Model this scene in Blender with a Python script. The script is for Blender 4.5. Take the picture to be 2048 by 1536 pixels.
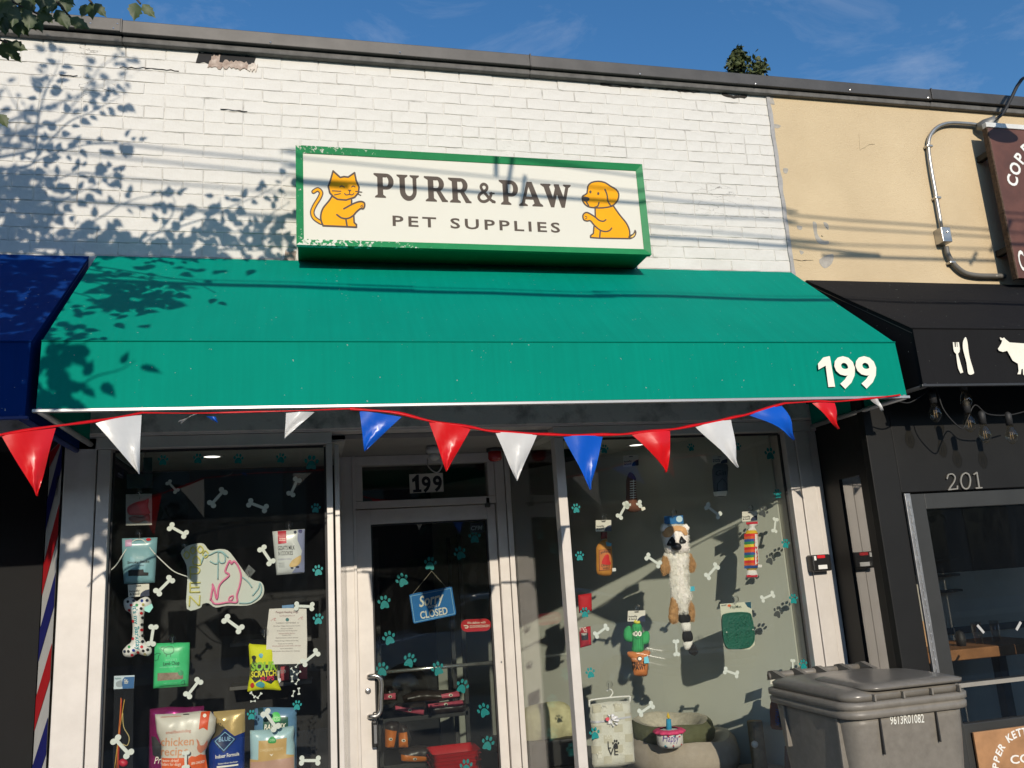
import bpy, bmesh, math, random
from mathutils import Vector, Matrix, noise
from mathutils.geometry import delaunay_2d_cdt
for o in list(bpy.data.objects): bpy.data.objects.remove(o)
S = bpy.context.scene
C = S.collection
R = math.radians
# ------------------------------------------------------------------ camera
CAM = Vector((0, -4.3, 1.6)); F = 1690.0
YAW, PIT, ROL = R(14.1), R(12.6), R(-3.73)
fw = Vector((math.sin(YAW)*math.cos(PIT), math.cos(YAW)*math.cos(PIT), math.sin(PIT)))
r0 = Vector((math.cos(YAW), -math.sin(YAW), 0)); u0 = r0.cross(fw)
rt = math.cos(ROL)*r0 + math.sin(ROL)*u0; up = -math.sin(ROL)*r0 + math.cos(ROL)*u0
cd = bpy.data.cameras.new('camera'); cam = bpy.data.objects.new('camera', cd); C.objects.link(cam)
cd.sensor_width = 36; cd.lens = F/2048*36; cd.clip_start = .05; cd.clip_end = 2000
m3 = Matrix((rt, up, -fw)).transposed()
cam.matrix_world = Matrix.Translation(CAM) @ m3.to_4x4()
S.camera = cam
# ------------------------------------------------------------------ sky, sun, exposure
SUN = Vector((.08, 1, -.39))                     # direction the light travels
EL = math.atan2(.39, math.hypot(.08, 1))
w = bpy.data.worlds.new('World'); S.world = w; w.use_nodes = True
nt = w.node_tree; nt.nodes.clear()
def N(t, ty, **k):
    n = t.nodes.new(ty)
    for a, b in k.items(): setattr(n, a, b)
    return n
out = N(nt, 'ShaderNodeOutputWorld'); bg = N(nt, 'ShaderNodeBackground')
sky = N(nt, 'ShaderNodeTexSky', sky_type='NISHITA', sun_disc=False, sun_elevation=EL, sun_rotation=R(180-4.6), altitude=0, air_density=1.0, dust_density=.35, ozone_density=3.0)
tc = N(nt, 'ShaderNodeTexCoord'); mp = N(nt, 'ShaderNodeMapping'); mp.inputs['Scale'].default_value = (2.2, 2.2, 5.0)
no = N(nt, 'ShaderNodeTexNoise'); no.inputs['Scale'].default_value = 2.3; no.inputs['Detail'].default_value = 9; no.inputs['Roughness'].default_value = .62; no.inputs['Distortion'].default_value = .6
cr = N(nt, 'ShaderNodeValToRGB'); cr.color_ramp.elements[0].position = .51; cr.color_ramp.elements[1].position = .86
cr.color_ramp.elements[0].color = (0, 0, 0, 1); cr.color_ramp.elements[1].color = (.3, .3, .3, 1)
mx = N(nt, 'ShaderNodeMixRGB'); mx.inputs['Color2'].default_value = (5.5, 5.6, 6.0, 1)
hs = N(nt, 'ShaderNodeHueSaturation'); hs.inputs['Saturation'].default_value = 1.22
for a, b in ((tc.outputs['Generated'], mp.inputs['Vector']), (mp.outputs[0], no.inputs['Vector']), (no.outputs['Fac'], cr.inputs[0]), (cr.outputs[0], mx.inputs['Fac']), (sky.outputs[0], hs.inputs['Color']), (hs.outputs[0], mx.inputs['Color1']), (mx.outputs[0], bg.inputs['Color']), (bg.outputs[0], out.inputs['Surface'])):
    nt.links.new(a, b)
bg.inputs['Strength'].default_value = .15
sd = bpy.data.lights.new('sun', 'SUN'); sd.energy = 3.6; sd.angle = R(.5); sd.color = (1, .90, .76)
sun = bpy.data.objects.new('sun', sd); C.objects.link(sun)
sun.rotation_euler = SUN.to_track_quat('-Z', 'Y').to_euler(); sun.location = (-2, -20, 12)
S.view_settings.view_transform = 'Standard'; S.view_settings.look = 'None'; S.view_settings.gamma = 1
S.view_settings.exposure = 0.0; S.view_settings.use_curve_mapping = False
S.render.engine = 'CYCLES'
S.cycles.max_bounces = 8; S.cycles.transparent_max_bounces = 16; S.cycles.caustics_reflective = False; S.cycles.caustics_refractive = False
# ------------------------------------------------------------------ measuring: a photo point carried to a plane at its real depth
def ray(u, v): return rt*(u-1024) - up*(v-768) + fw*F
def W(u, v, y=0.0):
    d = ray(u, v); return CAM + d*((y-CAM.y)/d.y)
class K:                                          # zoomed-crop coordinates -> photo pixels
    def __init__(s, ox, oy, k): s.o = (ox, oy); s.k = k
    def __call__(s, *pts): return [(s.o[0]+x/s.k, s.o[1]+y/s.k) for x, y in pts]
    def p(s, x, y): return (s.o[0]+x/s.k, s.o[1]+y/s.k)
C2 = K(560, 260, 2.6256); CC = K(610, 320, 5.851); CD = K(950, 320, 5.851); C4 = K(1548, 480, 4.042)
C6 = K(0, 800, 2.087); C7 = K(640, 800, 2.086); D7 = K(700, 1100, 3.5226); C8 = K(1030, 800, 2.0877); R3 = K(1200, 980, 3.491)
L1 = K(220, 880, 4.8); L2 = K(220, 1180, 4.315); L3 = K(420, 1020, 5.486); L4 = K(420, 1260, 5.565); B1 = K(280, 1380, 5.389)
T1 = K(1140, 980, 3.84); T2 = K(1300, 980, 4.518); T3 = K(1150, 1280, 4.357); N1 = K(1640, 780, 4.517); N2 = K(1540, 1300, 4.0315); N3 = K(1840, 140, 3.49)
Q3 = K(560, 780, 3.2); Q4 = K(1100, 780, 3.4133)
# ------------------------------------------------------------------ materials
MATS = {}
def mat(name, col, rough=.6, metal=0, var=.12, vs=6, bump=0, bs=60, spec=.5, col2=None, coat=0, emit=0, sub=0):
    if name in MATS: return MATS[name]
    m = bpy.data.materials.new(name); m.use_nodes = True; t = m.node_tree; b = t.nodes['Principled BSDF']
    b.inputs['Roughness'].default_value = rough; b.inputs['Metallic'].default_value = metal
    b.inputs['Specular IOR Level'].default_value = spec; b.inputs['Coat Weight'].default_value = coat
    if sub: b.inputs['Subsurface Weight'].default_value = sub; b.inputs['Subsurface Radius'].default_value = (.004, .004, .004)
    co = N(t, 'ShaderNodeTexCoord')
    if var or col2:
        n = N(t, 'ShaderNodeTexNoise'); n.inputs['Scale'].default_value = vs; n.inputs['Detail'].default_value = 7; n.inputs['Roughness'].default_value = .62
        r = N(t, 'ShaderNodeValToRGB'); e = r.color_ramp.elements
        e[0].position = .3; e[1].position = .72
        c2 = col2 or tuple(min(1, c*(1+var)) for c in col)
        e[0].color = tuple(c*(1-var) for c in col)+(1,); e[1].color = tuple(c2)+(1,)
        t.links.new(co.outputs['Object'], n.inputs['Vector']); t.links.new(n.outputs['Fac'], r.inputs[0]); t.links.new(r.outputs[0], b.inputs['Base Color'])
    else: b.inputs['Base Color'].default_value = tuple(col)+(1,)
    if bump:
        n2 = N(t, 'ShaderNodeTexNoise'); n2.inputs['Scale'].default_value = bs; n2.inputs['Detail'].default_value = 5
        bp = N(t, 'ShaderNodeBump'); bp.inputs['Strength'].default_value = bump; bp.inputs['Distance'].default_value = .004
        t.links.new(co.outputs['Object'], n2.inputs['Vector']); t.links.new(n2.outputs['Fac'], bp.inputs['Height']); t.links.new(bp.outputs[0], b.inputs['Normal'])
    if emit: b.inputs['Emission Color'].default_value = tuple(col)+(1,); b.inputs['Emission Strength'].default_value = emit
    MATS[name] = m; return m
def s2l(r, g, b): return tuple((c/255/12.92 if c <= 10 else ((c/255+.055)/1.055)**2.4) for c in (r, g, b))
def pr(r, g, b, rough=.45, **k):                  # printed / dyed colour by its sRGB look
    n = 'print_%d_%d_%d_%d' % (r, g, b, int(rough*100)); return mat(n, s2l(r, g, b), rough, var=k.pop('var', .06), **k)
def glass(name, tint, refl=1.0, ior=1.5, dust=.010):
    m = bpy.data.materials.new(name); m.use_nodes = True; t = m.node_tree; t.nodes.clear()
    o = N(t, 'ShaderNodeOutputMaterial'); tr = N(t, 'ShaderNodeBsdfTransparent'); gl = N(t, 'ShaderNodeBsdfGlossy'); mi = N(t, 'ShaderNodeMixShader'); fr = N(t, 'ShaderNodeFresnel')
    tr.inputs[0].default_value = tuple(tint)+(1,); gl.inputs['Roughness'].default_value = .004; gl.inputs[0].default_value = (refl, refl, refl, 1); fr.inputs[0].default_value = 1.5
    co = N(t, 'ShaderNodeTexCoord'); nn = N(t, 'ShaderNodeTexNoise'); nn.inputs['Scale'].default_value = 2.2; bp = N(t, 'ShaderNodeBump'); bp.inputs['Strength'].default_value = .02; bp.inputs['Distance'].default_value = .01
    t.links.new(co.outputs['Object'], nn.inputs['Vector']); t.links.new(nn.outputs['Fac'], bp.inputs['Height']); t.links.new(bp.outputs[0], gl.inputs['Normal'])
    ge = N(t, 'ShaderNodeNewGeometry'); io = N(t, 'ShaderNodeMapRange'); io.inputs[3].default_value = ior; io.inputs[4].default_value = 1/ior      # a thin sheet reflects alike from both sides
    t.links.new(ge.outputs['Backfacing'], io.inputs[0]); t.links.new(io.outputs[0], fr.inputs[0])
    t.links.new(fr.outputs[0], mi.inputs[0]); t.links.new(tr.outputs[0], mi.inputs[1]); t.links.new(gl.outputs[0], mi.inputs[2]); 
    df = N(t, 'ShaderNodeBsdfDiffuse'); df.inputs[0].default_value = (.75, .76, .74, 1); m2 = N(t, 'ShaderNodeMixShader'); mpd = N(t, 'ShaderNodeMapping'); mpd.inputs['Scale'].default_value = (3, 3, 1.1); mpd.inputs['Rotation'].default_value = (0, .5, 0)
    nd = N(t, 'ShaderNodeTexNoise'); nd.inputs['Scale'].default_value = 3.5; nd.inputs['Detail'].default_value = 9; nd.inputs['Roughness'].default_value = .72; nd.inputs['Distortion'].default_value = 1.2; rd = N(t, 'ShaderNodeMapRange'); rd.inputs[1].default_value = .48; rd.inputs[2].default_value = .85; rd.inputs[3].default_value = .002; rd.inputs[4].default_value = dust
    for a_, c_ in ((co.outputs['Object'], mpd.inputs[0]), (mpd.outputs[0], nd.inputs['Vector']), (nd.outputs['Fac'], rd.inputs[0]), (rd.outputs[0], m2.inputs[0]), (mi.outputs[0], m2.inputs[1]), (df.outputs[0], m2.inputs[2]), (m2.outputs[0], o.inputs[0])): t.links.new(a_, c_)
    MATS[name] = m; return m
GL = glass('window_glass', (.955, .965, .95)); GLD = glass('door_glass', (.86, .88, .86)); GLC = glass('clear_plastic', (.97, .97, .97), .9, dust=.02)
# ------------------------------------------------------------------ object helpers
def props(o, label=None, cat=None, group=None, kind=None):
    if label: o['label'] = label
    if cat: o['category'] = cat
    if group: o['group'] = group
    if kind: o['kind'] = kind
    return o
def par(o, p):
    if p is not None: o.parent = p; o.matrix_parent_inverse = Matrix.Translation(-WL[p.name])
WL = {}
def thing(name, label, cat, loc=(0, 0, 0), group=None):
    o = bpy.data.objects.new(name, None); C.objects.link(o); o.location = loc; o.empty_display_size = .1
    WL[o.name] = Vector(loc); return props(o, label, cat, group)
def mk(name, V, Fc, m, parent=None, smooth=False, **pp):
    V = [Vector(v) for v in V]
    lo = Vector([min(v[i] for v in V) for i in range(3)]); hi = Vector([max(v[i] for v in V) for i in range(3)])
    c = (lo+hi)/2
    me = bpy.data.meshes.new(name); me.from_pydata([v-c for v in V], [], Fc); me.update()
    ms = m if isinstance(m, (list, tuple)) else [m]
    for q in ms: me.materials.append(q)
    if smooth:
        for p in me.polygons: p.use_smooth = True
    return put(name, me, c, parent, **pp)
def put(name, me, loc, parent=None, rot=None, scale=None, **pp):
    o = bpy.data.objects.new(name, me); C.objects.link(o); o.location = loc; WL[o.name] = Vector(loc)
    if rot: o.rotation_euler = rot
    if scale: o.scale = scale
    par(o, parent); return props(o, **pp)
def frombm(name, bm, m, parent=None, smooth=False, **pp):
    bm.verts.ensure_lookup_table(); bm.normal_update()
    V = [v.co.copy() for v in bm.verts]; ix = {v: i for i, v in enumerate(bm.verts)}
    Fc = [[ix[v] for v in f.verts] for f in bm.faces]; bm.free()
    return mk(name, V, Fc, m, parent, smooth, **pp)
def boxbm(bm, x0, x1, y0, y1, z0, z1, bev=0):
    g = bmesh.ops.create_cube(bm, size=1)['verts']
    for v in g: v.co = Vector((x0+(v.co.x+.5)*(x1-x0), y0+(v.co.y+.5)*(y1-y0), z0+(v.co.z+.5)*(z1-z0)))
    if bev:
        ed = list({e for v in g for e in v.link_edges}); bmesh.ops.bevel(bm, geom=ed, offset=bev, segments=2, affect='EDGES', profile=.5)
def box(name, x0, x1, y0, y1, z0, z1, m, parent=None, bev=.002, **pp):
    bm = bmesh.new(); boxbm(bm, x0, x1, y0, y1, z0, z1, bev); return frombm(name, bm, m, parent, **pp)
def tubebm(bm, pts, rad, seg=8, cap=True):
    pts = [Vector(p) for p in pts]; n = len(pts); rings = []
    rads = rad if isinstance(rad, (list, tuple)) else [rad]*n
    tg = [(pts[min(i+1, n-1)]-pts[max(i-1, 0)]).normalized() for i in range(n)]
    a = Vector((0, 0, 1)) if abs(tg[0].z) < .9 else Vector((1, 0, 0))
    nx = tg[0].cross(a).normalized()
    for i in range(n):
        nx = (nx - tg[i]*nx.dot(tg[i])).normalized(); ny = tg[i].cross(nx)
        rings.append([bm.verts.new(pts[i]+(nx*math.cos(2*math.pi*k/seg)+ny*math.sin(2*math.pi*k/seg))*rads[i]) for k in range(seg)])
    for i in range(n-1):
        for k in range(seg): bm.faces.new((rings[i][k], rings[i][(k+1) % seg], rings[i+1][(k+1) % seg], rings[i+1][k]))
    if cap: bm.faces.new(rings[0][::-1]); bm.faces.new(rings[-1])
def tube(name, pts, rad, m, parent=None, seg=8, **pp):
    bm = bmesh.new(); tubebm(bm, pts, rad, seg); return frombm(name, bm, m, parent, True, **pp)
def smooth_path(pts, n=6):                        # Catmull-Rom through the points
    P = [Vector(p) for p in pts]; o = []
    for i in range(len(P)-1):
        a, b, c, d = P[max(i-1, 0)], P[i], P[i+1], P[min(i+2, len(P)-1)]
        for k in range(n):
            t = k/n; o.append(.5*((2*b)+(c-a)*t+(2*a-5*b+4*c-d)*t*t+(3*b-a-3*c+d)*t**3))
    o.append(P[-1]); return o
def lathe(name, prof, c, m, parent=None, seg=20, sx=1, sy=1, **pp):
    bm = bmesh.new(); rings = []
    for r_, z in prof: rings.append([bm.verts.new((c[0]+sx*r_*math.cos(2*math.pi*k/seg), c[1]+sy*r_*math.sin(2*math.pi*k/seg), c[2]+z)) for k in range(seg)])
    for i in range(len(rings)-1):
        for k in range(seg): bm.faces.new((rings[i][k], rings[i][(k+1) % seg], rings[i+1][(k+1) % seg], rings[i+1][k]))
    bm.faces.new(rings[0][::-1]); bm.faces.new(rings[-1])
    return frombm(name, bm, m, parent, True, **pp)
def spl(pts, n=5):                                # closed smooth outline through photo points
    P = [Vector(p) for p in pts]; o = []; L = len(P)
    for i in range(L):
        a, b, c, d = P[i-1], P[i], P[(i+1) % L], P[(i+2) % L]
        for k in range(n):
            t = k/n; q = .5*((2*b)+(c-a)*t+(2*a-5*b+4*c-d)*t*t+(3*b-a-3*c+d)*t**3); o.append((q.x, q.y))
    return o
def spo(pts, n=5): return [(p.x, p.y) for p in smooth_path([(a, b, 0) for a, b in pts], n)]
def ell(cx, cy, rx, ry, n=14, a=0): 
    ca, sa = math.cos(a), math.sin(a)
    return [(cx+rx*math.cos(2*math.pi*i/n)*ca-ry*math.sin(2*math.pi*i/n)*sa, cy+rx*math.cos(2*math.pi*i/n)*sa+ry*math.sin(2*math.pi*i/n)*ca) for i in range(n)]
def strokes(path, wd, n=8):                       # thick line as overlapping quads and discs (2-D)
    o = []
    for i in range(len(path)-1):
        a, b = Vector(path[i]), Vector(path[i+1]); d = b-a
        if d.length < 1e-9: continue
        q = Vector((-d.y, d.x)).normalized()*wd/2
        o.append([tuple(a+q), tuple(a-q), tuple(b-q), tuple(b+q)])
    for p in path: o.append(ell(p[0], p[1], wd/2, wd/2, n))
    return o
def ccw(p):
    a = sum(p[i-1][0]*p[i][1]-p[i][0]*p[i-1][1] for i in range(len(p)))
    return p if a > 0 else p[::-1]
def cdt(polys, grid=None):                        # union of 2-D polygons -> triangles
    V = []; Fi = []
    for p in polys:
        p = ccw(p); Fi.append(list(range(len(V), len(V)+len(p)))); V += [Vector((a, b)) for a, b in p]
    if grid: V += [Vector(g) for g in grid]
    ov, oe, of, _a, _b, src = delaunay_2d_cdt(V, [], Fi, 1, 1e-7)
    def cen(f): return sum(ov[i].x for i in f)/len(f), sum(ov[i].y for i in f)/len(f)
    of = [f for f, k in zip(of, src) if k or any(inside(*cen(f), p) for p in polys)]
    used = sorted({i for f in of for i in f}); ix = {i: j for j, i in enumerate(used)}
    return [ov[i] for i in used], [[ix[i] for i in f] for f in of]
def xz(polys, y): return [[(q.x, q.z) for q in (W(u, v, y) for u, v in p)] for p in polys]
def slab(name, P2, y, t, m, parent=None, bevel=0, yf=None, **pp):     # P2: polygons in (x,z); front face at y, t thick away from the viewer
    ov, of = cdt(P2); n = len(ov)
    fy = yf or (lambda x, z: y)
    V = [(v.x, fy(v.x, v.y), v.y) for v in ov]; Fc = []
    for f in of:
        a = [ov[i] for i in f]; s = (a[1]-a[0]).cross(a[2]-a[0]) if len(a) == 3 else 1
        Fc.append(list(f))
    if t > 0:
        V += [(v.x, fy(v.x, v.y)+t, v.y) for v in ov]; e = {}
        for f in of:
            for i in range(len(f)): e[(f[i-1], f[i])] = 1
        Fc += [[n+i for i in f[::-1]] for f in of]
        Fc += [[a, a+n, b+n, b] for a, b in e if (b, a) not in e]
    return mk(name, V, Fc, m, parent, **pp)
def flat(name, polys, y, t, m, parent=None, **pp): return slab(name, xz(polys, y), y, t, m, parent, **pp)
def dpoly(x, z, P):
    best = 9
    for i in range(len(P)):
        ax, az = P[i-1]; bx, bz = P[i]; dx, dz = bx-ax, bz-az; L = dx*dx+dz*dz
        t = 0 if L < 1e-12 else max(0, min(1, ((x-ax)*dx+(z-az)*dz)/L)); best = min(best, (x-ax-t*dx)**2+(z-az-t*dz)**2)
    return math.sqrt(best)
def inside(x, z, P):
    r = False
    for i in range(len(P)):
        (ax, az), (bx, bz) = P[i-1], P[i]
        if (az > z) != (bz > z) and x < (bx-ax)*(z-az)/(bz-az)+ax: r = not r
    return r
class Puff:                                       # a filled shape: flat outline, swelling towards front and back
    def __init__(s, name, poly, y, T, m, parent=None, back=.6, rim=None, wr=0, ws=30, cell=None, world=False, **pp):
        P = poly if world else xz([poly], y)[0]; s.P = P; s.y = y; s.T = T; s.wr = wr; s.ws = ws
        x0, x1 = min(p[0] for p in P), max(p[0] for p in P); z0, z1 = min(p[1] for p in P), max(p[1] for p in P)
        s.rim = rim or min(x1-x0, z1-z0)*.5
        c = cell or max(min(x1-x0, z1-z0)/9, .004); g = []
        nx, nz = int((x1-x0)/c), int((z1-z0)/c)
        for i in range(nx+1):
            for j in range(nz+1):
                x, z = x0+(i+.5*(j % 2))*c, z0+j*c
                if inside(x, z, P) and dpoly(x, z, P) > c*.35: g.append((x, z))
        ov, of = cdt([P], g); n = len(ov); h = [s.h(v.x, v.y) for v in ov]
        V = [(v.x, y-h[i], v.y) for i, v in enumerate(ov)] + [(v.x, y+.0006+h[i]*back, v.y) for i, v in enumerate(ov)]
        Fc = [list(f) for f in of] + [[n+i for i in f[::-1]] for f in of]; e = {}
        for f in of:
            for i in range(len(f)): e[(f[i-1], f[i])] = 1
        Fc += [[a, a+n, b+n, b] for a, b in e if (b, a) not in e]
        s.o = mk(name, V, Fc, m, parent, True, **pp)
    def h(s, x, z):
        d = dpoly(x, z, s.P); q = min(1, d/s.rim); f = math.sqrt(max(0, 1-(1-q)**2))
        k = s.wr*noise.noise(Vector((x*s.ws, s.y*50, z*s.ws*.8)))*min(1, q*3) if s.wr else 0
        return s.T*f+k
    def front(s, x, z): return s.y-(s.h(x, z) if inside(x, z, s.P) else 0)-.0012
    def mark(s, name, polys, m, lift=0, parent=None, cell=.009):      # print that follows the bulge
        P2 = []; g = []
        for P in xz(polys, s.y-s.T*.6):
            Q = []
            for i in range(len(P)):
                a, b = P[i-1], P[i]; k = max(1, int(math.hypot(b[0]-a[0], b[1]-a[1])/.009)); Q += [(a[0]+(b[0]-a[0])*j/k, a[1]+(b[1]-a[1])*j/k) for j in range(k)]
            P2.append(Q)
        for P in P2[:1]:
            x0, x1 = min(p[0] for p in P), max(p[0] for p in P); z0, z1 = min(p[1] for p in P), max(p[1] for p in P)
            for i in range(int((x1-x0)/cell)+1):
                for j in range(int((z1-z0)/cell)+1):
                    x, z = x0+(i+.5)*cell, z0+(j+.5)*cell
                    if inside(x, z, P): g.append((x, z))
        ov, of = cdt(P2, g)
        return mk(name, [(v.x, s.front(v.x, v.y)-lift*1.3-.0006, v.y) for v in ov], [list(f) for f in of], m, parent or s.o, True)
# ------------------------------------------------------------------ lettering
_tc = {}
def glyphs(txt, bold=0, space=1.0, shear=0):
    k = (txt, bold, space, shear)
    if k in _tc: return _tc[k]
    cu = bpy.data.curves.new('t', 'FONT'); cu.body = txt; cu.size = 1; cu.offset = bold; cu.space_character = space; cu.shear = shear; cu.resolution_u = 3; cu.fill_mode = 'FRONT'
    ob = bpy.data.objects.new('t', cu); C.objects.link(ob); bpy.context.view_layer.update()
    me = ob.evaluated_get(bpy.context.evaluated_depsgraph_get()).to_mesh()
    V = [(v.co.x, v.co.y) for v in me.vertices]; Fc = [list(p.vertices) for p in me.polygons]
    bpy.data.objects.remove(ob); bpy.data.curves.remove(cu); _tc[k] = (V, Fc); return V, Fc
def text(name, txt, a, b, cap, y, m, parent, bold=.02, space=1.0, shear=0, yf=None, t=0, arc=0):
    # a, b: photo points of baseline start and end; cap: height in metres; y: plane depth; yf: surface the print follows
    V, Fc = glyphs(txt, bold, space, shear)
    x0, x1 = min(v[0] for v in V), max(v[0] for v in V); A, B = W(*a, y), W(*b, y); e = (B-A); L = e.length; e.normalize(); n = Vector((-e.z, 0, e.x))
    o = []
    for vx, vy in V:
        q = A+e*((vx-x0)/(x1-x0)*L)+n*(vy/.729*cap)
        if arc: k = (vx-x0)/(x1-x0); q += n*arc*4*k*(1-k)
        o.append((q.x, yf(q.x, q.z) if yf else y, q.z))
    if t:
        k = len(o); ed = {}
        for f in Fc:
            for i in range(len(f)): ed[(f[i-1], f[i])] = 1
        Fc = Fc+[[a_, a_+k, b_+k, b_] for a_, b_ in ed if (b_, a_) not in ed]; o = o+[(p[0], p[1]+t, p[2]) for p in o]
    return mk(name, o, Fc, m, parent)
# ================================================================== the setting
asph = mat('asphalt', (.05, .05, .052), .9, var=.25, vs=3, bump=.5, bs=90)
conc = mat('concrete', (.27, .26, .245), .9, var=.15, vs=2, bump=.3, bs=60)
def sheet(name, x0, x1, y0, y1, z, m, **k): return mk(name, [(x0, y0, z), (x1, y0, z), (x1, y1, z), (x0, y1, z)], [[0, 1, 2, 3]], m, **k)
sheet('ground', -700, 700, -700, 700, -.16, mat('earth', (.16, .15, .12), .95, var=.3, vs=.2), kind='structure')
sheet('road', -120, 120, -15.0, -6.0, -.15, asph, kind='structure')
box('pavement', -60, 60, -5.95, 6, -.155, 0, conc, bev=0, kind='structure')
box('kerb', -60, 60, -6.12, -5.95, -.155, .004, mat('kerb_stone', (.33, .32, .30), .85, bump=.3), bev=.01, kind='structure')
box('far_pavement', -60, 60, -19, -15.0, -.155, -.01, conc, bev=0, kind='structure')
# ------------------------------------------------------------------ pet shop building
white = mat('white_painted_brick', (.67, .645, .59), .62, var=.06, vs=3.5, bump=.75, bs=38, col2=(.735, .715, .665))
def cracked(m, lo=.492, hi=.508, sc=9, dark=(.09, .075, .06)):            # fine hairline crazing in old paint
    t = m.node_tree; b = t.nodes['Principled BSDF']; src = b.inputs['Base Color'].links[0].from_socket
    co = N(t, 'ShaderNodeNewGeometry'); mp_ = N(t, 'ShaderNodeMapping'); mp_.inputs['Scale'].default_value = (1, 1, 3.2)
    n = N(t, 'ShaderNodeTexNoise'); n.inputs['Scale'].default_value = sc; n.inputs['Detail'].default_value = 4
    r = N(t, 'ShaderNodeValToRGB'); e = r.color_ramp.elements; e[0].position = lo-.006; e[0].color = (0, 0, 0, 1); e[1].position = hi+.006; e[1].color = (0, 0, 0, 1)
    k = e.new((lo+hi)/2); k.color = (1, 1, 1, 1)
    n2 = N(t, 'ShaderNodeTexNoise'); n2.inputs['Scale'].default_value = 2.3; r2 = N(t, 'ShaderNodeValToRGB'); r2.color_ramp.elements[0].position = .60; r2.color_ramp.elements[1].position = .72
    mu = N(t, 'ShaderNodeMath', operation='MULTIPLY'); mi = N(t, 'ShaderNodeMixRGB'); mi.inputs['Color2'].default_value = dark+(1,)
    for a, c in ((co.outputs['Position'], mp_.inputs[0]), (mp_.outputs[0], n.inputs['Vector']), (n.outputs['Fac'], r.inputs[0]), (co.outputs['Position'], n2.inputs['Vector']), (n2.outputs['Fac'], r2.inputs[0]), (r.outputs[0], mu.inputs[0]), (r2.outputs[0], mu.inputs[1]), (mu.outputs[0], mi.inputs['Fac']), (src, mi.inputs['Color1']), (mi.outputs[0], b.inputs['Base Color'])): t.links.new(a, c)
cracked(white, .496, .504, 5)
stuc = mat('cream_stucco', (.63, .49, .30), .85, var=.10, vs=1.6, bump=.9, bs=130, col2=(.67, .53, .33))
cracked(stuc, .497, .503, 2.2, (.30, .24, .15))
alu = mat('aluminium_frame', (.72, .67, .61), .36, .12, var=.07, vs=9, bump=.06, bs=25, col2=(.77, .72, .66))
dkm = mat('dark_soffit_metal', (.075, .073, .07), .6, .0, var=.15)
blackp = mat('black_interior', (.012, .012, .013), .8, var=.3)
cop = mat('coping_metal', (.075, .071, .067), .5, .3, var=.22, vs=5, bump=.12, bs=14)
lipm = mat('weathered_lip', (.12, .115, .108), .75, var=.35, vs=14, bump=.5, bs=40)
shop = thing('shop_building', 'white painted brick shop with aluminium shopfront under green awning', 'building', (.9, .05, 0))
mortar = mat('painted_mortar', (.54, .515, .465), .85, var=.4, vs=9, bump=.6, bs=60, col2=(.71, .685, .63)); mortar.node_tree.nodes['Color Ramp'].color_ramp.elements[1].position = .52
wall = box('wall', -5, 2.872, 0.0032, .14, 2.372, 4.50, mortar, shop, bev=0)
cw, ch, jt = .1985, .0697, .0045
rb = random.Random(4)
def brickmesh(nm, w_, h_):
    bm = bmesh.new(); e_ = .0024; gx = [-w_/2, -w_/2+e_, -w_*.3, -w_*.12, w_*.08, w_*.29, w_/2-e_, w_/2]; gz = [-h_/2, -h_/2+e_, h_/2-e_, h_/2]; nx, nz = 7, 3; g = {}
    for i in range(nx+1):
        for j in range(nz+1):
            x, z = gx[i], gz[j]; edge = i in (0, nx) or j in (0, nz)
            if edge or i in (1, nx-1) or j in (1, nz-1): x += rb.uniform(-.0016, .0016); z += rb.uniform(-.0019, .0019)
            g[i, j] = bm.verts.new((x, (.0027 if edge else rb.uniform(-.0007, .0009)), z))
    for i in range(nx):
        for j in range(nz): bm.faces.new((g[i, j], g[i+1, j], g[i+1, j+1], g[i, j+1]))
    loop = [g[i, 0] for i in range(nx+1)]+[g[nx, j] for j in range(1, nz+1)]+[g[i, nz] for i in range(nx-1, -1, -1)]+[g[0, j] for j in range(nz-1, 0, -1)]
    bk = [bm.verts.new((v.co.x, .02, v.co.z)) for v in loop]
    for i in range(len(loop)): bm.faces.new((loop[i-1], bk[i-1], bk[i], loop[i]))
    me = bpy.data.meshes.new(nm); bm.to_mesh(me); bm.free(); me.materials.append(white)
    return me
BM = [brickmesh('brick', cw-jt, ch-jt) for _ in range(9)]; BH = [brickmesh('half_brick', cw/2-jt, ch-jt) for _ in range(5)]
row, count, rest = 0, 0, []
z = 4.453-ch/2
while z > 2.5:
    header = row % 6 == 5
    step = cw/2 if header else cw
    x = 2.868-step/2 - (0 if (row % 2 == 0 or header) else cw/2); x0row = True
    if row % 2 and not header:                              # half brick closing the row at the seam
        loc = Vector((2.868-cw/4, 0, z)); put('brick', rb.choice(BH), loc, wall, rot=(0, 0, 0)) if z > 3.24 else rest.append((loc, BH[0])); count += z > 3.24
    while x > -4.9:
        zz = z+.0015*math.sin(x*3+row); loc = Vector((x, rb.uniform(-.0012, .0012), zz))
        hid = (.10 < x < 1.80 and 3.40 < zz < 3.86)          # wholly behind the sign box
        vis = zz > 3.24 and x > -1.47 and not hid
        hole = row == 0 and -.57 < x < -.24
        if not hole:
            me = rb.choice(BH if header else BM)
            if vis and count < 298 and not (header and (.0 < x < 1.9) and zz < 3.9):
                put('brick', me, loc, wall, rot=(rb.uniform(-.014, .014), rb.uniform(-.007, .007), rb.uniform(-.009, .009))); count += 1
            else: rest.append((loc, me))
        x -= step
    z -= ch; row += 1
bm = bmesh.new()
for loc, me in rest:
    k = len(bm.verts); bm.from_mesh(me); bm.verts.ensure_lookup_table()
    for v in bm.verts[k:]: v.co += loc
frombm('bricks', bm, white, wall, kind='stuff')
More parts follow.
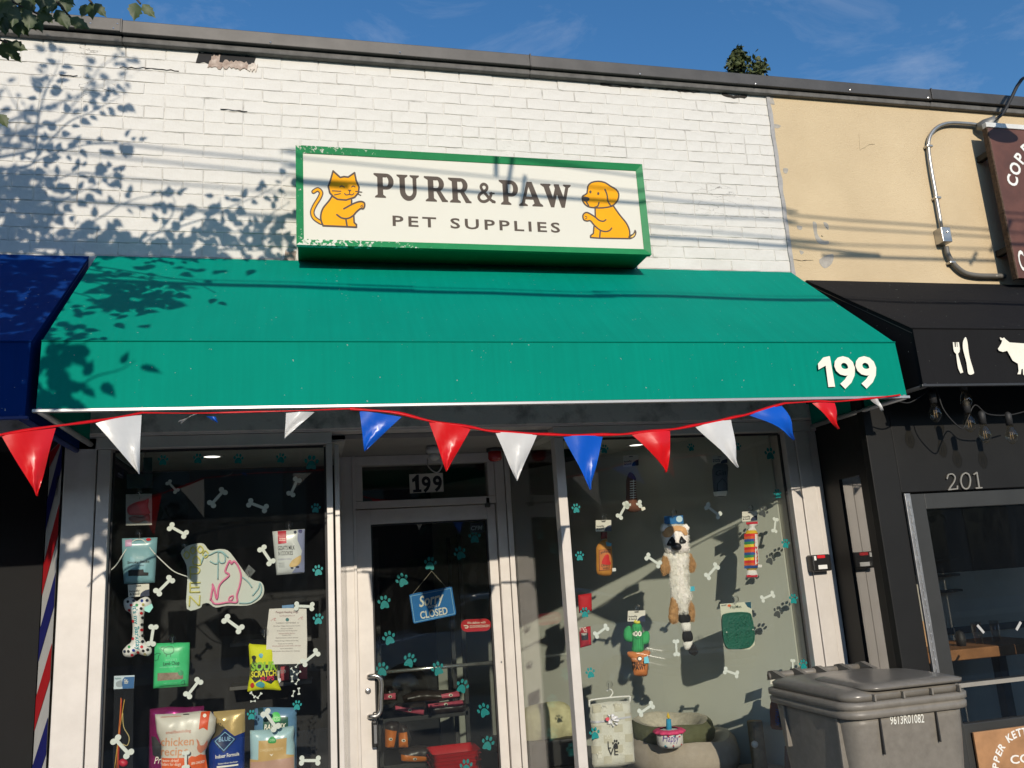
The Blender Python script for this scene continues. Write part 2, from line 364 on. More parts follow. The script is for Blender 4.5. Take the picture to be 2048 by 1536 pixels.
# end closures of half rows at the seam, broken top course under the coping
dirt = mat('bare_broken_brick', (.40, .27, .21), .95, var=.35, vs=30, bump=1, bs=70, col2=(.62, .52, .44))
hx0, hx1 = W(392, 100).x, W(512, 110).x

rb2 = random.Random(7)
def rubble(name, x0, x1, z0, z1, y, t, m, parent, n=26, amp=.008, seed=1):
    r = random.Random(seed); p = []
    for i in range(n): a = x0+(x1-x0)*i/n; p.append((a, z0+r.uniform(-amp, amp)))
    for i in range(n): a = x1-(x1-x0)*i/n; p.append((a, z1+r.uniform(-amp, amp)))
    return slab(name, [p], y, t, m, parent)
rubble('hole', hx0, hx1, 4.388, 4.446, -.0022, .004, blackp, wall, 20, .007, 31)
rubble('broken_brick', hx0+.06, hx1-.005, 4.362, 4.402, -.005, .012, dirt, wall, 22, .012, 3)
rubble('broken_brick', hx0+.075, hx0+.125, 4.38, 4.435, -.004, .010, dirt, wall, 9, .01, 5)
rubble('broken_brick', hx1-.045, hx1+.01, 4.36, 4.40, -.006, .010, mat('flaking_paint', (.66, .58, .5), .9, var=.3, vs=40), wall, 9, .012, 9)
crk = mat('crack_gap', (.03, .026, .022), .95)
def crack(pts, wd, seed, parent=wall, y=-.0045):
    r = random.Random(seed); P = [W(*p, 0) for p in pts]; o = []
    for i in range(len(P)-1):
        n = max(2, int((P[i+1]-P[i]).length/.018))
        for k in range(n): q = P[i].lerp(P[i+1], k/n); o.append((q.x, q.z+r.uniform(-.004, .004)))
    wdts = [wd*r.uniform(.15, 1.0) for _ in o]
    pol = [(a, b+wdts[i]/2) for i, (a, b) in enumerate(o)]+[(a, b-wdts[i]/2) for i, (a, b) in reversed(list(enumerate(o)))]
    slab('crack', [pol], y, .003, crk, parent)
C1 = K(0, 0, 2.926)
crack(C1((0, 205), (150, 215), (340, 238), (370, 240)), .010, 1); crack(C1((690, 245), (730, 265), (800, 258), (1040, 290)), .009, 2)
crack(C1((1850, 350), (2040, 358)), .007, 3)
K2 = K(1200, 150, 3.7475)
crack(K2((0, 68), (100, 82), (160, 90), (350, 92)), .012, 4); crack(K2((350, 92), (500, 110), (700, 128), (830, 120), (920, 145)), .010, 5)
crack(K2((910, 145), (1000, 165), (1120, 162)), .028, 6); crack(K2((1130, 150), (1200, 125), (1260, 158)), .014, 7)
crack(C1((700, 395), (860, 400), (1070, 418)), .005, 8); crack(C1((350, 440), (480, 448)), .005, 10); crack(C1((1290, 640), (1470, 655)), .005, 11)
rubble('exposed_brick', W(568, 520).x, W(593, 520).x, 3.268, 3.315, -.0042, .004, dirt, wall, 8, .008, 12)
# ---- coping along the roof edge
xs = [-5, W(243, 50, -.06).x, W(1060, 110, -.06).x, W(1863, 188, -.06).x, 8]
rest_b = thing('restaurant_building', 'cream stucco building with black painted restaurant front under black awning', 'building', (5, .05, 0))
for i in range(4):
    pb = shop if i < 3 else rest_b; dz = (.004, 0, -.002, .002)[i]; dy = (-.004, 0, .002, 0)[i]
    c_ = box('coping', xs[i]+.002, xs[i+1]-.002, -.062+dy, .30, 4.487+dz, 4.563+dz, cop, pb, bev=.004)
    box('drip_lip', xs[i], xs[i+1], -.036, .012, 4.449, 4.4855+min(dz, 0), lipm, pb, bev=.006)
def screw(u, v, y, parent):
    p = W(u, v, y); return put('screw', SCREW, p, parent)
SCREW = bpy.data.meshes.new('screw'); bm = bmesh.new(); bmesh.ops.create_uvsphere(bm, u_segments=8, v_segments=5, radius=.006); bm.to_mesh(SCREW); bm.free(); SCREW.materials.append(mat('bright_screw', (.6, .6, .6), .3, .8))
copings = [o for o in bpy.data.objects if o.name.startswith('coping')]
for u, v, i in ((181, 47, 0), (235, 48, 0), (227, 57, 0), (541, 85, 1), (800, 105, 1), (1511, 168, 2), (1280, 148, 2), (1856, 196, 2), (1700, 180, 2)): screw(u, v, -.063, copings[i])
for i, u in ((1, 243), (2, 1060), (3, 1863)):
    x = xs[i]; box('lap_joint', x-.004, x+.004, -.068, -.05, 4.486, 4.566, cop, copings[i], bev=.001)
box('roof', -5, 8, .31, 9, 4.40, 4.47, mat('roof_felt', (.06, .06, .06), .9), shop, bev=0)
box('back_wall', -5, 8, 8.8, 9, 0, 4.4, conc, shop, bev=0)
# ---- stucco neighbour wall
sw = box('wall', 2.884, 8, -.004, .14, 2.372, 4.4485, stuc, rest_b, bev=0)
caulk = mat('grey_caulk', (.38, .37, .36), .8, var=.2, vs=20, bump=.6)
seam = []
for i in range(40):
    z = 3.2+1.255*i/39; seam.append((2.869+.004*noise.noise(Vector((0, 0, z*9))), z))
pol = [(x-.008-.004*noise.noise(Vector((3, 0, z*14))), z) for x, z in seam]+[(x+.017+.009*noise.noise(Vector((7, 0, z*11))), z) for x, z in reversed(seam)]
slab('caulk_seam', [pol], -.009, .014, caulk, sw)
grey = mat('bare_patch', (.40, .37, .32), .9, var=.25, vs=25)
N3s = K(1348, 0, 2.926)
for i, (pts) in enumerate([((812, 1300), (835, 1310), (840, 1370), (870, 1405), (905, 1410), (900, 1430), (850, 1425), (825, 1385)), ((875, 1300), (900, 1310), (905, 1345), (885, 1330)), ((720, 1320), (750, 1325), (745, 1345), (725, 1340)), ((640, 985), (668, 988), (660, 1015), (642, 1008)), ((850, 1520), (930, 1485), (925, 1540), (880, 1570)), ((585, 725), (625, 735), (610, 750), (588, 745)), ((1015, 570), (1035, 575), (1028, 590)), ((735, 1465), (760, 1475), (745, 1490)), ((560, 535), (850, 545), (850, 556), (600, 560), (590, 610), (562, 600))]):
    flat('bare_patch', [spl(N3s(*pts), 3)], -.0052, .0008, grey, sw)
crack(N3s((680, 1520), (760, 1528), (830, 1522)), .006, 21, sw, -.0058); crack(N3s((885, 1330), (905, 1342)), .008, 22, sw, -.0062); crack(N3s((860, 1385), (878, 1392)), .008, 23, sw, -.0062)
crack(N3s((1080, 790), (1085, 880), (1140, 850), (1190, 845)), .0022, 24, sw, -.0052)
crack(N3s((560, 528), (900, 560), (1300, 590), (1900, 640), (2040, 655)), .012, 25, sw, -.0055)
# ---- shopfront framing
ZH = 2.30
box('fascia', -1.10, 2.90, .028, .13, 2.395, 3.24, dkm, shop, bev=0)
box('head_rail', -1.10, .128, .03, .13, ZH, 2.358, alu, shop); box('head_rail', 1.30, 2.90, .03, .13, ZH, 2.358, alu, shop)
box('head_trim', -1.10, 2.90, .022, .13, 2.3605, 2.392, alu, shop)
box('pilaster', -1.105, -.967, .03, .16, 0, 2.358, alu, shop, bev=.004); box('stile', -.961, -.905, .034, .13, 0, ZH-.002, alu, shop)
box('pilaster', 2.688, 2.748, .032, .2, 0, ZH-.002, alu, shop, bev=.003); box('pilaster', 2.752, 2.838, .026, .2, 0, ZH-.002, alu, shop, bev=.003); box('pilaster', 2.842, 2.895, .034, .2, 0, ZH-.002, alu, shop, bev=.003)
box('mullion', .099, .129, .03, .12, 0, ZH-.002, alu, shop); box('mullion', .140, .163, .06, .14, 0, ZH-.002, alu, shop)
box('mullion', 1.302, 1.352, .03, .105, 0, ZH-.002, alu, shop, bev=.003)
box('sill', -.903, .097, .04, .13, .34, .40, alu, shop); box('sill', 1.354, 2.686, .04, .13, .34, .40, alu, shop)
box('bulkhead', -.903, .097, .06, .13, 0, .338, dkm, shop); box('bulkhead', 1.354, 2.686, .06, .13, 0, .338, dkm, shop)
soff = mat('soffit_panel', (.34, .32, .29), .6, var=.08)
box('soffit', .131, 1.30, .135, .87, 2.335, 2.358, soff, shop, bev=0)
def pane(name, x0, x1, y, z0, z1, m, parent, y1=None):          # 6 mm sheet
    y1 = y if y1 is None else y1; d = Vector((x1-x0, y1-y, 0)).normalized(); n = Vector((d.y, -d.x, 0))*.003
    V = [Vector((x0, y, z0))-n, Vector((x1, y1, z0))-n, Vector((x1, y1, z1))-n, Vector((x0, y, z1))-n, Vector((x0, y, z0))+n, Vector((x1, y1, z0))+n, Vector((x1, y1, z1))+n, Vector((x0, y, z1))+n]
    return mk(name, V, [[0, 3, 2, 1], [4, 5, 6, 7], [0, 1, 5, 4], [1, 2, 6, 5], [2, 3, 7, 6], [3, 0, 4, 7]], m, parent)
def window(x0, x1, y, z0, z1, m, y1=None, nm='window'):
    wd = pane(nm, x0, x1, y, z0, z1, m, shop, y1); return wd
GY = .085                                                       # display glass
win_l = window(-.904, .098, GY, .402, ZH-.001, GL); win_r = window(1.353, 2.687, GY, .402, ZH-.001, GL)
rub = mat('black_gasket', (.02, .02, .02), .6)
for wd, x0, x1 in ((win_l, -.904, .098), (win_r, 1.353, 2.687)):
    box('gasket', x0, x0+.009, GY-.008, GY+.008, .41, ZH-.01, rub, wd, bev=0); box('gasket', x1-.009, x1, GY-.008, GY+.008, .41, ZH-.01, rub, wd, bev=0); box('gasket', x0+.01, x1-.01, GY-.008, GY+.008, ZH-.012, ZH-.002, rub, wd, bev=0)
window(.150, .216, .142, .05, ZH-.001, GL, .745); side_w = window(1.220, 1.322, .745, .05, ZH-.001, GL, .110)
# ---- recessed entrance
DY = .78
box('jamb', .205, .276, .748, .84, 0, 2.334, alu, shop, bev=.003); box('jamb', .262, .279, .74, .747, 0, 2.334, alu, shop, bev=.002)
box('jamb', 1.122, 1.180, .748, .84, 0, 2.334, alu, shop, bev=.003); box('jamb', 1.184, 1.216, .742, .84, 0, 2.334, alu, shop, bev=.003)
box('door_head', .278, 1.120, .75, .84, 2.024, 2.066, alu, shop); box('transom_rail', .278, 1.120, .752, .84, 2.278, 2.333, alu, shop)
box('transom_stile', .278, .322, .753, .84, 2.068, 2.276, alu, shop); box('transom_stile', 1.078, 1.120, .753, .84, 2.068, 2.276, alu, shop)
transom = pane('transom_window', .324, 1.076, .80, 2.068, 2.276, GLD, shop)
bm = bmesh.new()
for b_ in ((.281, .366, 2.018), (1.066, 1.118, 2.018)): boxbm(bm, b_[0], b_[1], DY, DY+.045, .02, b_[2], .002)
boxbm(bm, .3665, 1.0655, DY+.001, DY+.044, 1.932, 2.018, .002); boxbm(bm, .3665, 1.0655, DY+.001, DY+.044, .02, .26, .002)
door = frombm('door', bm, alu, shop)
dpane = pane('pane', .3665, 1.0655, DY+.022, .261, 1.931, GLD, door)
box('gasket', .3665, .376, DY+.008, DY+.036, .262, 1.93, rub, door, bev=0); box('gasket', 1.057, 1.0655, DY+.008, DY+.036, .262, 1.93, rub, door, bev=0); box('gasket', .377, 1.056, DY+.008, DY+.036, 1.922, 1.931, rub, door, bev=0)
steel = mat('brushed_steel', (.55, .54, .52), .25, .9, var=.08)
p0, p1 = W(*D7.p(190, 862), DY+.06), W(*D7.p(1012, 795), DY+.06); zc = (p0.z+p1.z)/2
tube('push_bar', [(.37, DY+.06, zc), (1.065, DY+.06, zc)], .0105, mat('push_bar_metal', (.7, .68, .62), .25, .85), door)
hd = [W(*D7.p(135, 890), DY-.005), W(*D7.p(140, 888), DY-.04), W(*D7.p(195, 890), DY-.05), W(*D7.p(222, 935), DY-.05), W(*D7.p(218, 1040), DY-.05), W(*D7.p(214, 1130), DY-.05), W(*D7.p(190, 1168), DY-.05), W(*D7.p(142, 1172), DY-.04), W(*D7.p(136, 1172), DY-.005)]
tube('handle', smooth_path(hd, 5), .0125, steel, door, 10)
lk = W(*D7.p(127, 993), DY); lathe('lock', [(.001, 0), (.017, 0), (.017, .006), (.013, .009), (.001, .009)], (0, 0, 0), steel, None, 16)
lko = C.objects[-1]; lko.rotation_euler = (R(90), 0, 0); lko.location = (lk.x, DY-.004, lk.z); WL[lko.name] = Vector(lko.location); par(lko, door)
cl0 = W(1002, 1015, DY-.02); box('hinge', 1.055, 1.085, DY-.03, DY-.001, 2.0, 2.062, dkm, door, bev=.005)
screw(1003, 1324, DY-.001, door)
# ---- inside
grw = mat('sage_grey_wall', (.53, .55, .475), .8, var=.05, vs=2, bump=.1)
A_, B_ = Vector((2.672, .18)), Vector((1.02, 2.823))
mk('interior_wall', [(A_.x, A_.y, 0), (B_.x, B_.y, 0), (B_.x, B_.y, 2.62), (A_.x, A_.y, 2.62), (A_.x+.05, A_.y+.03, 0), (B_.x+.05, B_.y+.03, 0), (B_.x+.05, B_.y+.03, 2.62), (A_.x+.05, A_.y+.03, 2.62)], [[1, 0, 3, 2], [4, 5, 6, 7], [0, 1, 5, 4], [1, 2, 6, 5], [2, 3, 7, 6], [3, 0, 4, 7]], grw, shop)
ceil = mat('interior_ceiling', (.55, .54, .50), .8)
box('ceiling', -.96, .20, .135, 1.05, 2.325, 2.36, ceil, shop, bev=0); box('ceiling', 1.0, 2.75, .135, 2.9, 2.36, 2.39, ceil, shop, bev=0)
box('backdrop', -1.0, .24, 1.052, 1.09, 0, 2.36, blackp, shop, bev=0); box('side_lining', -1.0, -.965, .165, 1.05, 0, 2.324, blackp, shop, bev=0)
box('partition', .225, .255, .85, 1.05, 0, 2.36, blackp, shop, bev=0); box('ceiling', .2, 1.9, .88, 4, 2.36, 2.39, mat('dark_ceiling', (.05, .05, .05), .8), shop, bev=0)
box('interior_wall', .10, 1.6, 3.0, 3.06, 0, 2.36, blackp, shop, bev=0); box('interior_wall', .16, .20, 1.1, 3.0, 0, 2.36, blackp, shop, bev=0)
box('interior_floor', -1, 2.75, .165, 4, .002, .02, mat('dark_floor', (.03, .028, .025), .6), shop, bev=0)
deck = mat('display_deck', (.10, .10, .10), .7)
box('display_shelf', -.96, .14, .14, 1.05, .40, .44, deck, shop, bev=.003); box('display_shelf', 1.33, 2.68, .14, .20, .40, .44, deck, shop, bev=.003)
mk('display_deck', [(1.33, .20, .44), (2.66, .20, .44), (1.35, 2.25, .44), (1.24, 2.3, .44), (1.33, .20, .40), (2.66, .20, .40), (1.35, 2.25, .40), (1.24, 2.3, .40)], [[0, 1, 2, 3], [7, 6, 5, 4], [0, 4, 5, 1], [1, 5, 6, 2], [2, 6, 7, 3], [3, 7, 4, 0]], deck, shop)
lamp = mat('lit_downlight', (1, .96, .88), .5, var=0, emit=2.2)
for u, v, y, zc in ((424, 912, None, 2.3245), (1272, 889, None, 2.3595)):
    d = ray(u, v); p = CAM+d*((zc-CAM.z)/d.z)
    t_ = thing('recessed_light', 'round lit recessed light in ceiling of %s display window' % ('neon sign' if u < 800 else 'plush toy'), 'light', p, 'recessed ceiling lights')
    lathe('trim', [(.060, 0), (.060, -.004), (.045, -.006), (.045, -.001)], p, mat('white_trim', (.8, .8, .78), .5), t_, 24); lathe('lamp', [(.001, -.002), (.044, -.003), (.044, -.0015), (.001, -.0015)], p, lamp, t_, 20)
# fixtures under the soffit
p = W(867, 880, .45); p.z = 2.33
t_ = thing('security_camera', 'white dome camera with looped cable under entrance soffit', 'camera', p)
lathe('mount', [(.045, 0), (.045, -.03), (.03, -.04), (.001, -.04)], p, mat('white_plastic', (.6, .59, .55), .45), t_); lathe('dome', [(.032, -.04), (.03, -.062), (.018, -.075), (.001, -.08)], p, mat('white_plastic', (.6, .59, .55), .45), t_)
tube('cable', smooth_path([p+Vector((.03, .02, -.01)), p+Vector((.05, .03, -.09)), p+Vector((.02, .05, -.14)), p+Vector((-.02, .1, -.10)), p+Vector((0, .28, -.03))], 5), .004, mat('white_plastic', (.6, .59, .55), .45), t_)
p = W(988, 880, .6); p.z = 2.334
t_ = thing('alarm_light', 'small red alarm beacon under entrance soffit', 'alarm light', p)
lathe('base', [(.05, 0), (.05, -.02), (.001, -.02)], p, dkm, t_); lathe('lens', [(.042, -.02), (.042, -.06), (.03, -.075), (.001, -.08)], p, mat('red_lens', (.45, .02, .02), .25, coat=.5), t_)
# ================================================================== awnings
def fabric(name, col, rough=.75):
    m = mat(name, col, rough, var=.05, vs=2.5); t = m.node_tree; b = t.nodes['Principled BSDF']
    co = N(t, 'ShaderNodeTexCoord'); w1 = N(t, 'ShaderNodeTexWave', wave_type='BANDS', bands_direction='X'); w1.inputs['Scale'].default_value = 130; w1.inputs['Distortion'].default_value = .6
    n = N(t, 'ShaderNodeTexNoise'); n.inputs['Scale'].default_value = 3.0; ad = N(t, 'ShaderNodeMath', operation='MULTIPLY_ADD'); ad.inputs[1].default_value = 6
    bp = N(t, 'ShaderNodeBump'); bp.inputs['Strength'].default_value = .12; bp.inputs['Distance'].default_value = .006
    for a, c in ((co.outputs['Object'], w1.inputs[0]), (co.outputs['Object'], n.inputs['Vector']), (n.outputs['Fac'], ad.inputs[0]), (w1.outputs['Fac'], ad.inputs[2]), (ad.outputs[0], bp.inputs['Height']), (bp.outputs[0], b.inputs['Normal'])): t.links.new(a, c)
    b.inputs['Specular IOR Level'].default_value = .06
    src = b.inputs['Base Color'].links[0].from_socket; mp_ = N(t, 'ShaderNodeMapping'); mp_.inputs['Scale'].default_value = (26, 1.2, 1.2); n3 = N(t, 'ShaderNodeTexNoise'); n3.inputs['Scale'].default_value = 1.6; n3.inputs['Detail'].default_value = 6
    r3 = N(t, 'ShaderNodeValToRGB'); r3.color_ramp.elements[0].position = .35; r3.color_ramp.elements[0].color = (.95, .95, .95, 1); r3.color_ramp.elements[1].position = .7; r3.color_ramp.elements[1].color = (1.03, 1.03, 1.03, 1); mu = N(t, 'ShaderNodeMixRGB', blend_type='MULTIPLY'); mu.inputs[0].default_value = 1
    n4 = N(t, 'ShaderNodeTexNoise'); n4.inputs['Scale'].default_value = 70; r4 = N(t, 'ShaderNodeValToRGB'); r4.color_ramp.elements[0].position = .74; r4.color_ramp.elements[1].position = .78; m4 = N(t, 'ShaderNodeMixRGB'); m4.inputs['Color2'].default_value = (.35, .38, .34, 1)
    for a, c in ((co.outputs['Object'], mp_.inputs[0]), (mp_.outputs[0], n3.inputs['Vector']), (n3.outputs['Fac'], r3.inputs[0]), (src, mu.inputs[1]), (r3.outputs[0], mu.inputs[2]), (co.outputs['Object'], n4.inputs['Vector']), (n4.outputs['Fac'], r4.inputs[0]), (r4.outputs[0], m4.inputs['Fac']), (mu.outputs[0], m4.inputs['Color1']), (m4.outputs[0], b.inputs['Base Color'])): t.links.new(a, c)
    return m
def awning(name, label, x0, x1, zt, yf, zf, zb, m, barm, yb=None, seams=(), ends=(1, 1)):
    yb = yf-.018 if yb is None else yb
    t = thing(name, label, 'awning', ((x0+x1)/2, 0, zb)); r = random.Random(name.__hash__() % 7)
    def surf(nm, a, b, sag, n=40, k=8):
        V = []; Fc = []
        for i in range(n+1):
            for j in range(k+1):
                s_, q = i/n, j/k; x = x0+(x1-x0)*s_
                y = a[0]+(b[0]-a[0])*q; z = a[1]+(b[1]-a[1])*q
                d = sag*math.sin(math.pi*q)*(.6+.4*math.sin(x*2.1+1))*min(1, 12*s_, 12*(1-s_))+sag*.55*abs(math.sin(4*math.pi*s_))*math.sin(math.pi*q)+.0012*noise.noise(Vector((x*5, q*4, a[1]*7))); V.append((x, y+d*.6, z-d))
        for lay in (0,):
            for i in range(n):
                for j in range(k): p = i*(k+1)+j; Fc.append([p, p+1, p+k+2, p+k+1][::-1])
        L = len(V); V += [(v[0], v[1]+.0018, v[2]-.0018) for v in V]; Fc += [[L+q for q in f[::-1]] for f in Fc]
        return mk(nm, V, Fc, m, t, True)
    surf('canopy', (-.012, zt), (yf, zf), .008); surf('valance', (yf-.0015, zf-.001), (yb, zb+.012), .003)
    for i, x in enumerate((x0, x1)):
        if ends[i]:
            s_ = .002 if i == 0 else -.002
            P = [(-.012, zt-.004), (yf, zf-.004), (yb, zb+.012), (-.012, zb+.012)]
            mk('end_panel', [(x+s_, *p) for p in P]+[(x+s_*2.5, *p) for p in P], [[0, 1, 2, 3], [7, 6, 5, 4]], m, t)
    tube('fold_piping', [(x0, yf-.003, zf+.001), (x1, yf-.003, zf+.001)], .0035, m, t, 6)
    box('front_bar', x0-.012, x1+.012, yb-.008, yb+.014, zb-.003, zb+.010, barm, t, bev=.002)
    for x in (x0+.012, x1-.012):
        bm = bmesh.new(); tubebm(bm, [(x, yb, zb+.004), (x, -.02, zb+.004)], .013, 6); tubebm(bm, [(x, yf+.01, zf-.02), (x, -.02, zt-.03)], .011, 6); frombm('frame_arm', bm, barm, t, True)
    for k in range(1, 4):
        x = x0+(x1-x0)*k/4; bm = bmesh.new(); tubebm(bm, [(x, yf+.012, zf-.02), (x, -.02, zt-.035)], .010, 6); tubebm(bm, [(x, yf+.012, zf-.02), (x, yb+.02, zb+.01)], .010, 6); frombm('rafter', bm, barm, t, True)
    return t
green = fabric('green_canvas', s2l(0, 136, 116)); black = fabric('black_canvas', (.016, .016, .017)); blue = fabric('blue_canvas', s2l(6, 48, 112))
wbar = mat('bright_bar', (.50, .50, .49), .35, .5, var=.05); kbar = mat('dark_bar', (.06, .06, .06), .4, .4)
GB = -.822
ga = awning('shop_awning', 'green canvas shop awning with white number on its valance', -.995, 2.854, 3.262, -.800, 2.598, 2.312, green, wbar, GB)
ra = awning('restaurant_awning', 'black canvas awning with white cutlery and cow symbols', 2.945, 6.2, 3.214, -.831, 2.662, 2.365, black, kbar, -.838)
ba = awning('barber_awning', 'blue canvas awning over striped barber front', -4.6, -1.030, 3.258, -.812, 2.592, 2.285, blue, mat('blue_bar', s2l(20, 45, 110), .5), -.83)
cream = pr(245, 240, 222)
slab('digit', xz([C4((442, 940), (398, 950), (356, 1000), (360, 1048), (418, 1015), (440, 1188), (494, 1186), (452, 940))], -.827), -.827, .001, cream, ga)
for a_, b_ in (((512, 1186), (678, 1184)), ((684, 1184), (850, 1182))): text('digit', '9', C4.p(*a_), C4.p(*b_), .152, -.8265, cream, ga, bold=.032, yf=lambda x, z: -.827)
fy = lambda x, z: -.844
fk = lambda *p: xz([C4(*p)], -.844)
P2 = fk((1446, 826), (1458, 826), (1462, 865), (1470, 865), (1470, 826), (1476, 826), (1479, 865), (1484, 865), (1482, 826), (1495, 826), (1503, 880), (1500, 905), (1488, 920), (1510, 1000), (1530, 1070), (1508, 1078), (1490, 1040), (1482, 1000), (1472, 920), (1457, 905), (1450, 880))
slab('fork_symbol', P2, -.844, .001, cream, ra)
slab('knife_symbol', xz([spl(C4((1540, 795), (1552, 787), (1565, 830), (1572, 890), (1585, 960), (1612, 1050), (1614, 1080), (1572, 1082), (1556, 990), (1530, 890), (1527, 830)), 4)], -.844), -.844, .001, cream, ra)
cow = C4((1826, 786), (1848, 795), (1860, 788), (1872, 802), (1905, 828), (2020, 836), (2180, 832), (2300, 828), (2330, 850), (2345, 960), (2352, 1020), (2330, 1010), (2325, 920), (2310, 900), (2300, 985), (2290, 1090), (2265, 1090), (2262, 1010), (2240, 975), (2120, 985), (2050, 1000), (2040, 1090), (2015, 1092), (2012, 1040), (2000, 1045), (1995, 1085), (1968, 1085), (1978, 1060), (1972, 1000), (1930, 975), (1905, 930), (1885, 895), (1850, 905), (1820, 895), (1810, 880), (1838, 835), (1845, 812), (1830, 805))
slab('cow_symbol', xz([cow], -.844), -.844, .001, cream, ra)
# ================================================================== the shop sign
SY = -.25
def chipped(nm, amt):
    m = mat(nm, s2l(34, 134, 80), .5, spec=.25, var=.1, vs=12, bump=.1); t = m.node_tree; b = t.nodes['Principled BSDF']; src = b.inputs['Base Color'].links[0].from_socket
    ge_ = N(t, 'ShaderNodeNewGeometry'); n = N(t, 'ShaderNodeTexNoise'); n.inputs['Scale'].default_value = 42; n.inputs['Detail'].default_value = 8; n.inputs['Roughness'].default_value = .7
    sx = N(t, 'ShaderNodeSeparateXYZ'); mr = N(t, 'ShaderNodeMapRange'); mr.inputs[1].default_value = .0; mr.inputs[2].default_value = .85; mr.inputs[3].default_value = amt; mr.inputs[4].default_value = -.09
    ad = N(t, 'ShaderNodeMath', operation='ADD'); r = N(t, 'ShaderNodeValToRGB'); r.color_ramp.elements[0].position = .60; r.color_ramp.elements[1].position = .63; mi = N(t, 'ShaderNodeMixRGB'); mi.inputs['Color2'].default_value = (.70, .70, .60, 1)
    for a, c in ((ge_.outputs['Position'], n.inputs['Vector']), (ge_.outputs['Position'], sx.inputs[0]), (sx.outputs['X'], mr.inputs[0]), (n.outputs['Fac'], ad.inputs[0]), (mr.outputs[0], ad.inputs[1]), (ad.outputs[0], r.inputs[0]), (r.outputs[0], mi.inputs['Fac']), (src, mi.inputs['Color1']), (mi.outputs[0], b.inputs['Base Color'])): t.links.new(a, c)
    return m
sgreen = chipped('green_sign_paint', -.02); sgreen_b = chipped('green_sign_paint_flaking', .15); sgreen_t = chipped('green_sign_paint_worn', .05)
sgreen2 = mat('green_sign_side', s2l(24, 112, 66), .5, var=.12, vs=8)
a_, b_, c_, d_ = W(591, 288, SY), W(1286, 330, SY), W(1302, 513, SY), W(593, 485, SY)
sx0, sx1, sz0, sz1 = (a_.x+d_.x)/2, (b_.x+c_.x)/2, (c_.z+d_.z)/2, (a_.z+b_.z)/2
sg = thing('shop_sign', 'green framed sign box with orange cat and dog on cream panel', 'sign', ((sx0+sx1)/2, -.1, sz0))
box('cabinet', sx0+.006, sx1-.006, SY+.03, -.012, sz0+.006, sz1-.006, sgreen2, sg, bev=.003)
fr = .036
def lip(nm, P, m):
    V = [(p[0], SY if i < 2 else SY+.012, p[1]) for i, p in enumerate(P)]; V += [(p[0], SY+.03, p[1]) for p in P]
    mk(nm, V, [[0, 1, 2, 3], [4, 7, 6, 5], [0, 4, 5, 1], [2, 6, 7, 3], [1, 5, 6, 2], [3, 7, 4, 0]], m, sg)
lip('frame_edge', [(sx1, sz1), (sx0, sz1), (sx0+fr, sz1-.036), (sx1-fr, sz1-.036)], sgreen_t); lip('frame_edge', [(sx0, sz0), (sx1, sz0), (sx1-fr, sz0+fr), (sx0+fr, sz0+fr)], sgreen_b)
lip('frame_edge', [(sx0, sz1), (sx0, sz0), (sx0+fr, sz0+fr), (sx0+fr, sz1-.036)], sgreen); lip('frame_edge', [(sx1, sz0), (sx1, sz1), (sx1-fr, sz1-.036), (sx1-fr, sz0+fr)], sgreen)
FY = SY+.016
face = box('face_panel', sx0+fr-.004, sx1-fr+.004, FY, FY+.01, sz0+fr-.004, sz1-.033, mat('cream_acrylic', (.74, .715, .62), .6, spec=.2, var=.02, vs=2), sg, bev=0)
ora = pr(250, 172, 28, .7, spec=.15); lin = pr(94, 84, 76, .7, spec=.15); ora2 = pr(252, 205, 110, .7, spec=.15)
def art(nm, polys, m, k): slab(nm, xz(polys, FY), FY-.0006*k, .0005*k, m, face)
def line(nm, paths, wd, kk, m=lin, k=2):
    P = []
    for p in paths: P += strokes(p, wd)
    art(nm, P, m, k)
tail = spo(CC((100, 372), (150, 345), (188, 385), (165, 450), (115, 530), (85, 610), (110, 680), (190, 735)), 5)
head = spl(CC((328, 130), (412, 206), (455, 196), (505, 202), (580, 150), (598, 240), (632, 320), (625, 385), (580, 438), (480, 470), (380, 462), (330, 430), (290, 385), (272, 310), (298, 240)), 1)
body = CC((318, 430), (280, 480), (215, 560), (188, 630), (186, 700), (212, 770), (490, 782), (602, 788), (602, 758), (576, 735), (568, 650), (600, 612), (648, 565), (685, 568), (698, 530), (678, 492), (640, 490), (548, 530), (545, 465))
art('cat_drawing', strokes(tail, 56/5.851), lin, 1); art('cat_drawing', [head, body]+strokes(tail, 26/5.851), ora, 2)
line('cat_outline', [head+head[:1], spo(CC((312, 430), (280, 480), (215, 560), (188, 630), (186, 700), (212, 770)), 4)+CC((490, 782), (602, 788), (602, 758), (576, 735), (570, 650)), spo(CC((545, 470), (545, 525)), 2), spo(CC((455, 572), (560, 515), (640, 488), (690, 500), (698, 540), (680, 572), (650, 570), (600, 610), (560, 655), (500, 685), (430, 680), (372, 640)), 4), CC((478, 690), (492, 775))], 20/5.851, CC, k=3)
line('cat_face', [spo(CC((408, 318), (432, 304), (460, 322)), 4), spo(CC((545, 318), (565, 306), (585, 318)), 4), spo(CC((462, 392), (480, 410), (520, 405), (550, 410), (570, 395)), 4), CC((522, 370), (520, 402)), CC((318, 362), (420, 368)), CC((345, 410), (415, 395)), CC((592, 368), (665, 378)), CC((615, 398), (652, 415))], 11/5.851, CC, k=4)
art('cat_nose', [CC((500, 350), (545, 352), (522, 376))], lin, 4)
line('cat_paw_line', [CC((650, 545), (672, 528)), CC((662, 560), (676, 545))], 9/5.851, CC, k=4)
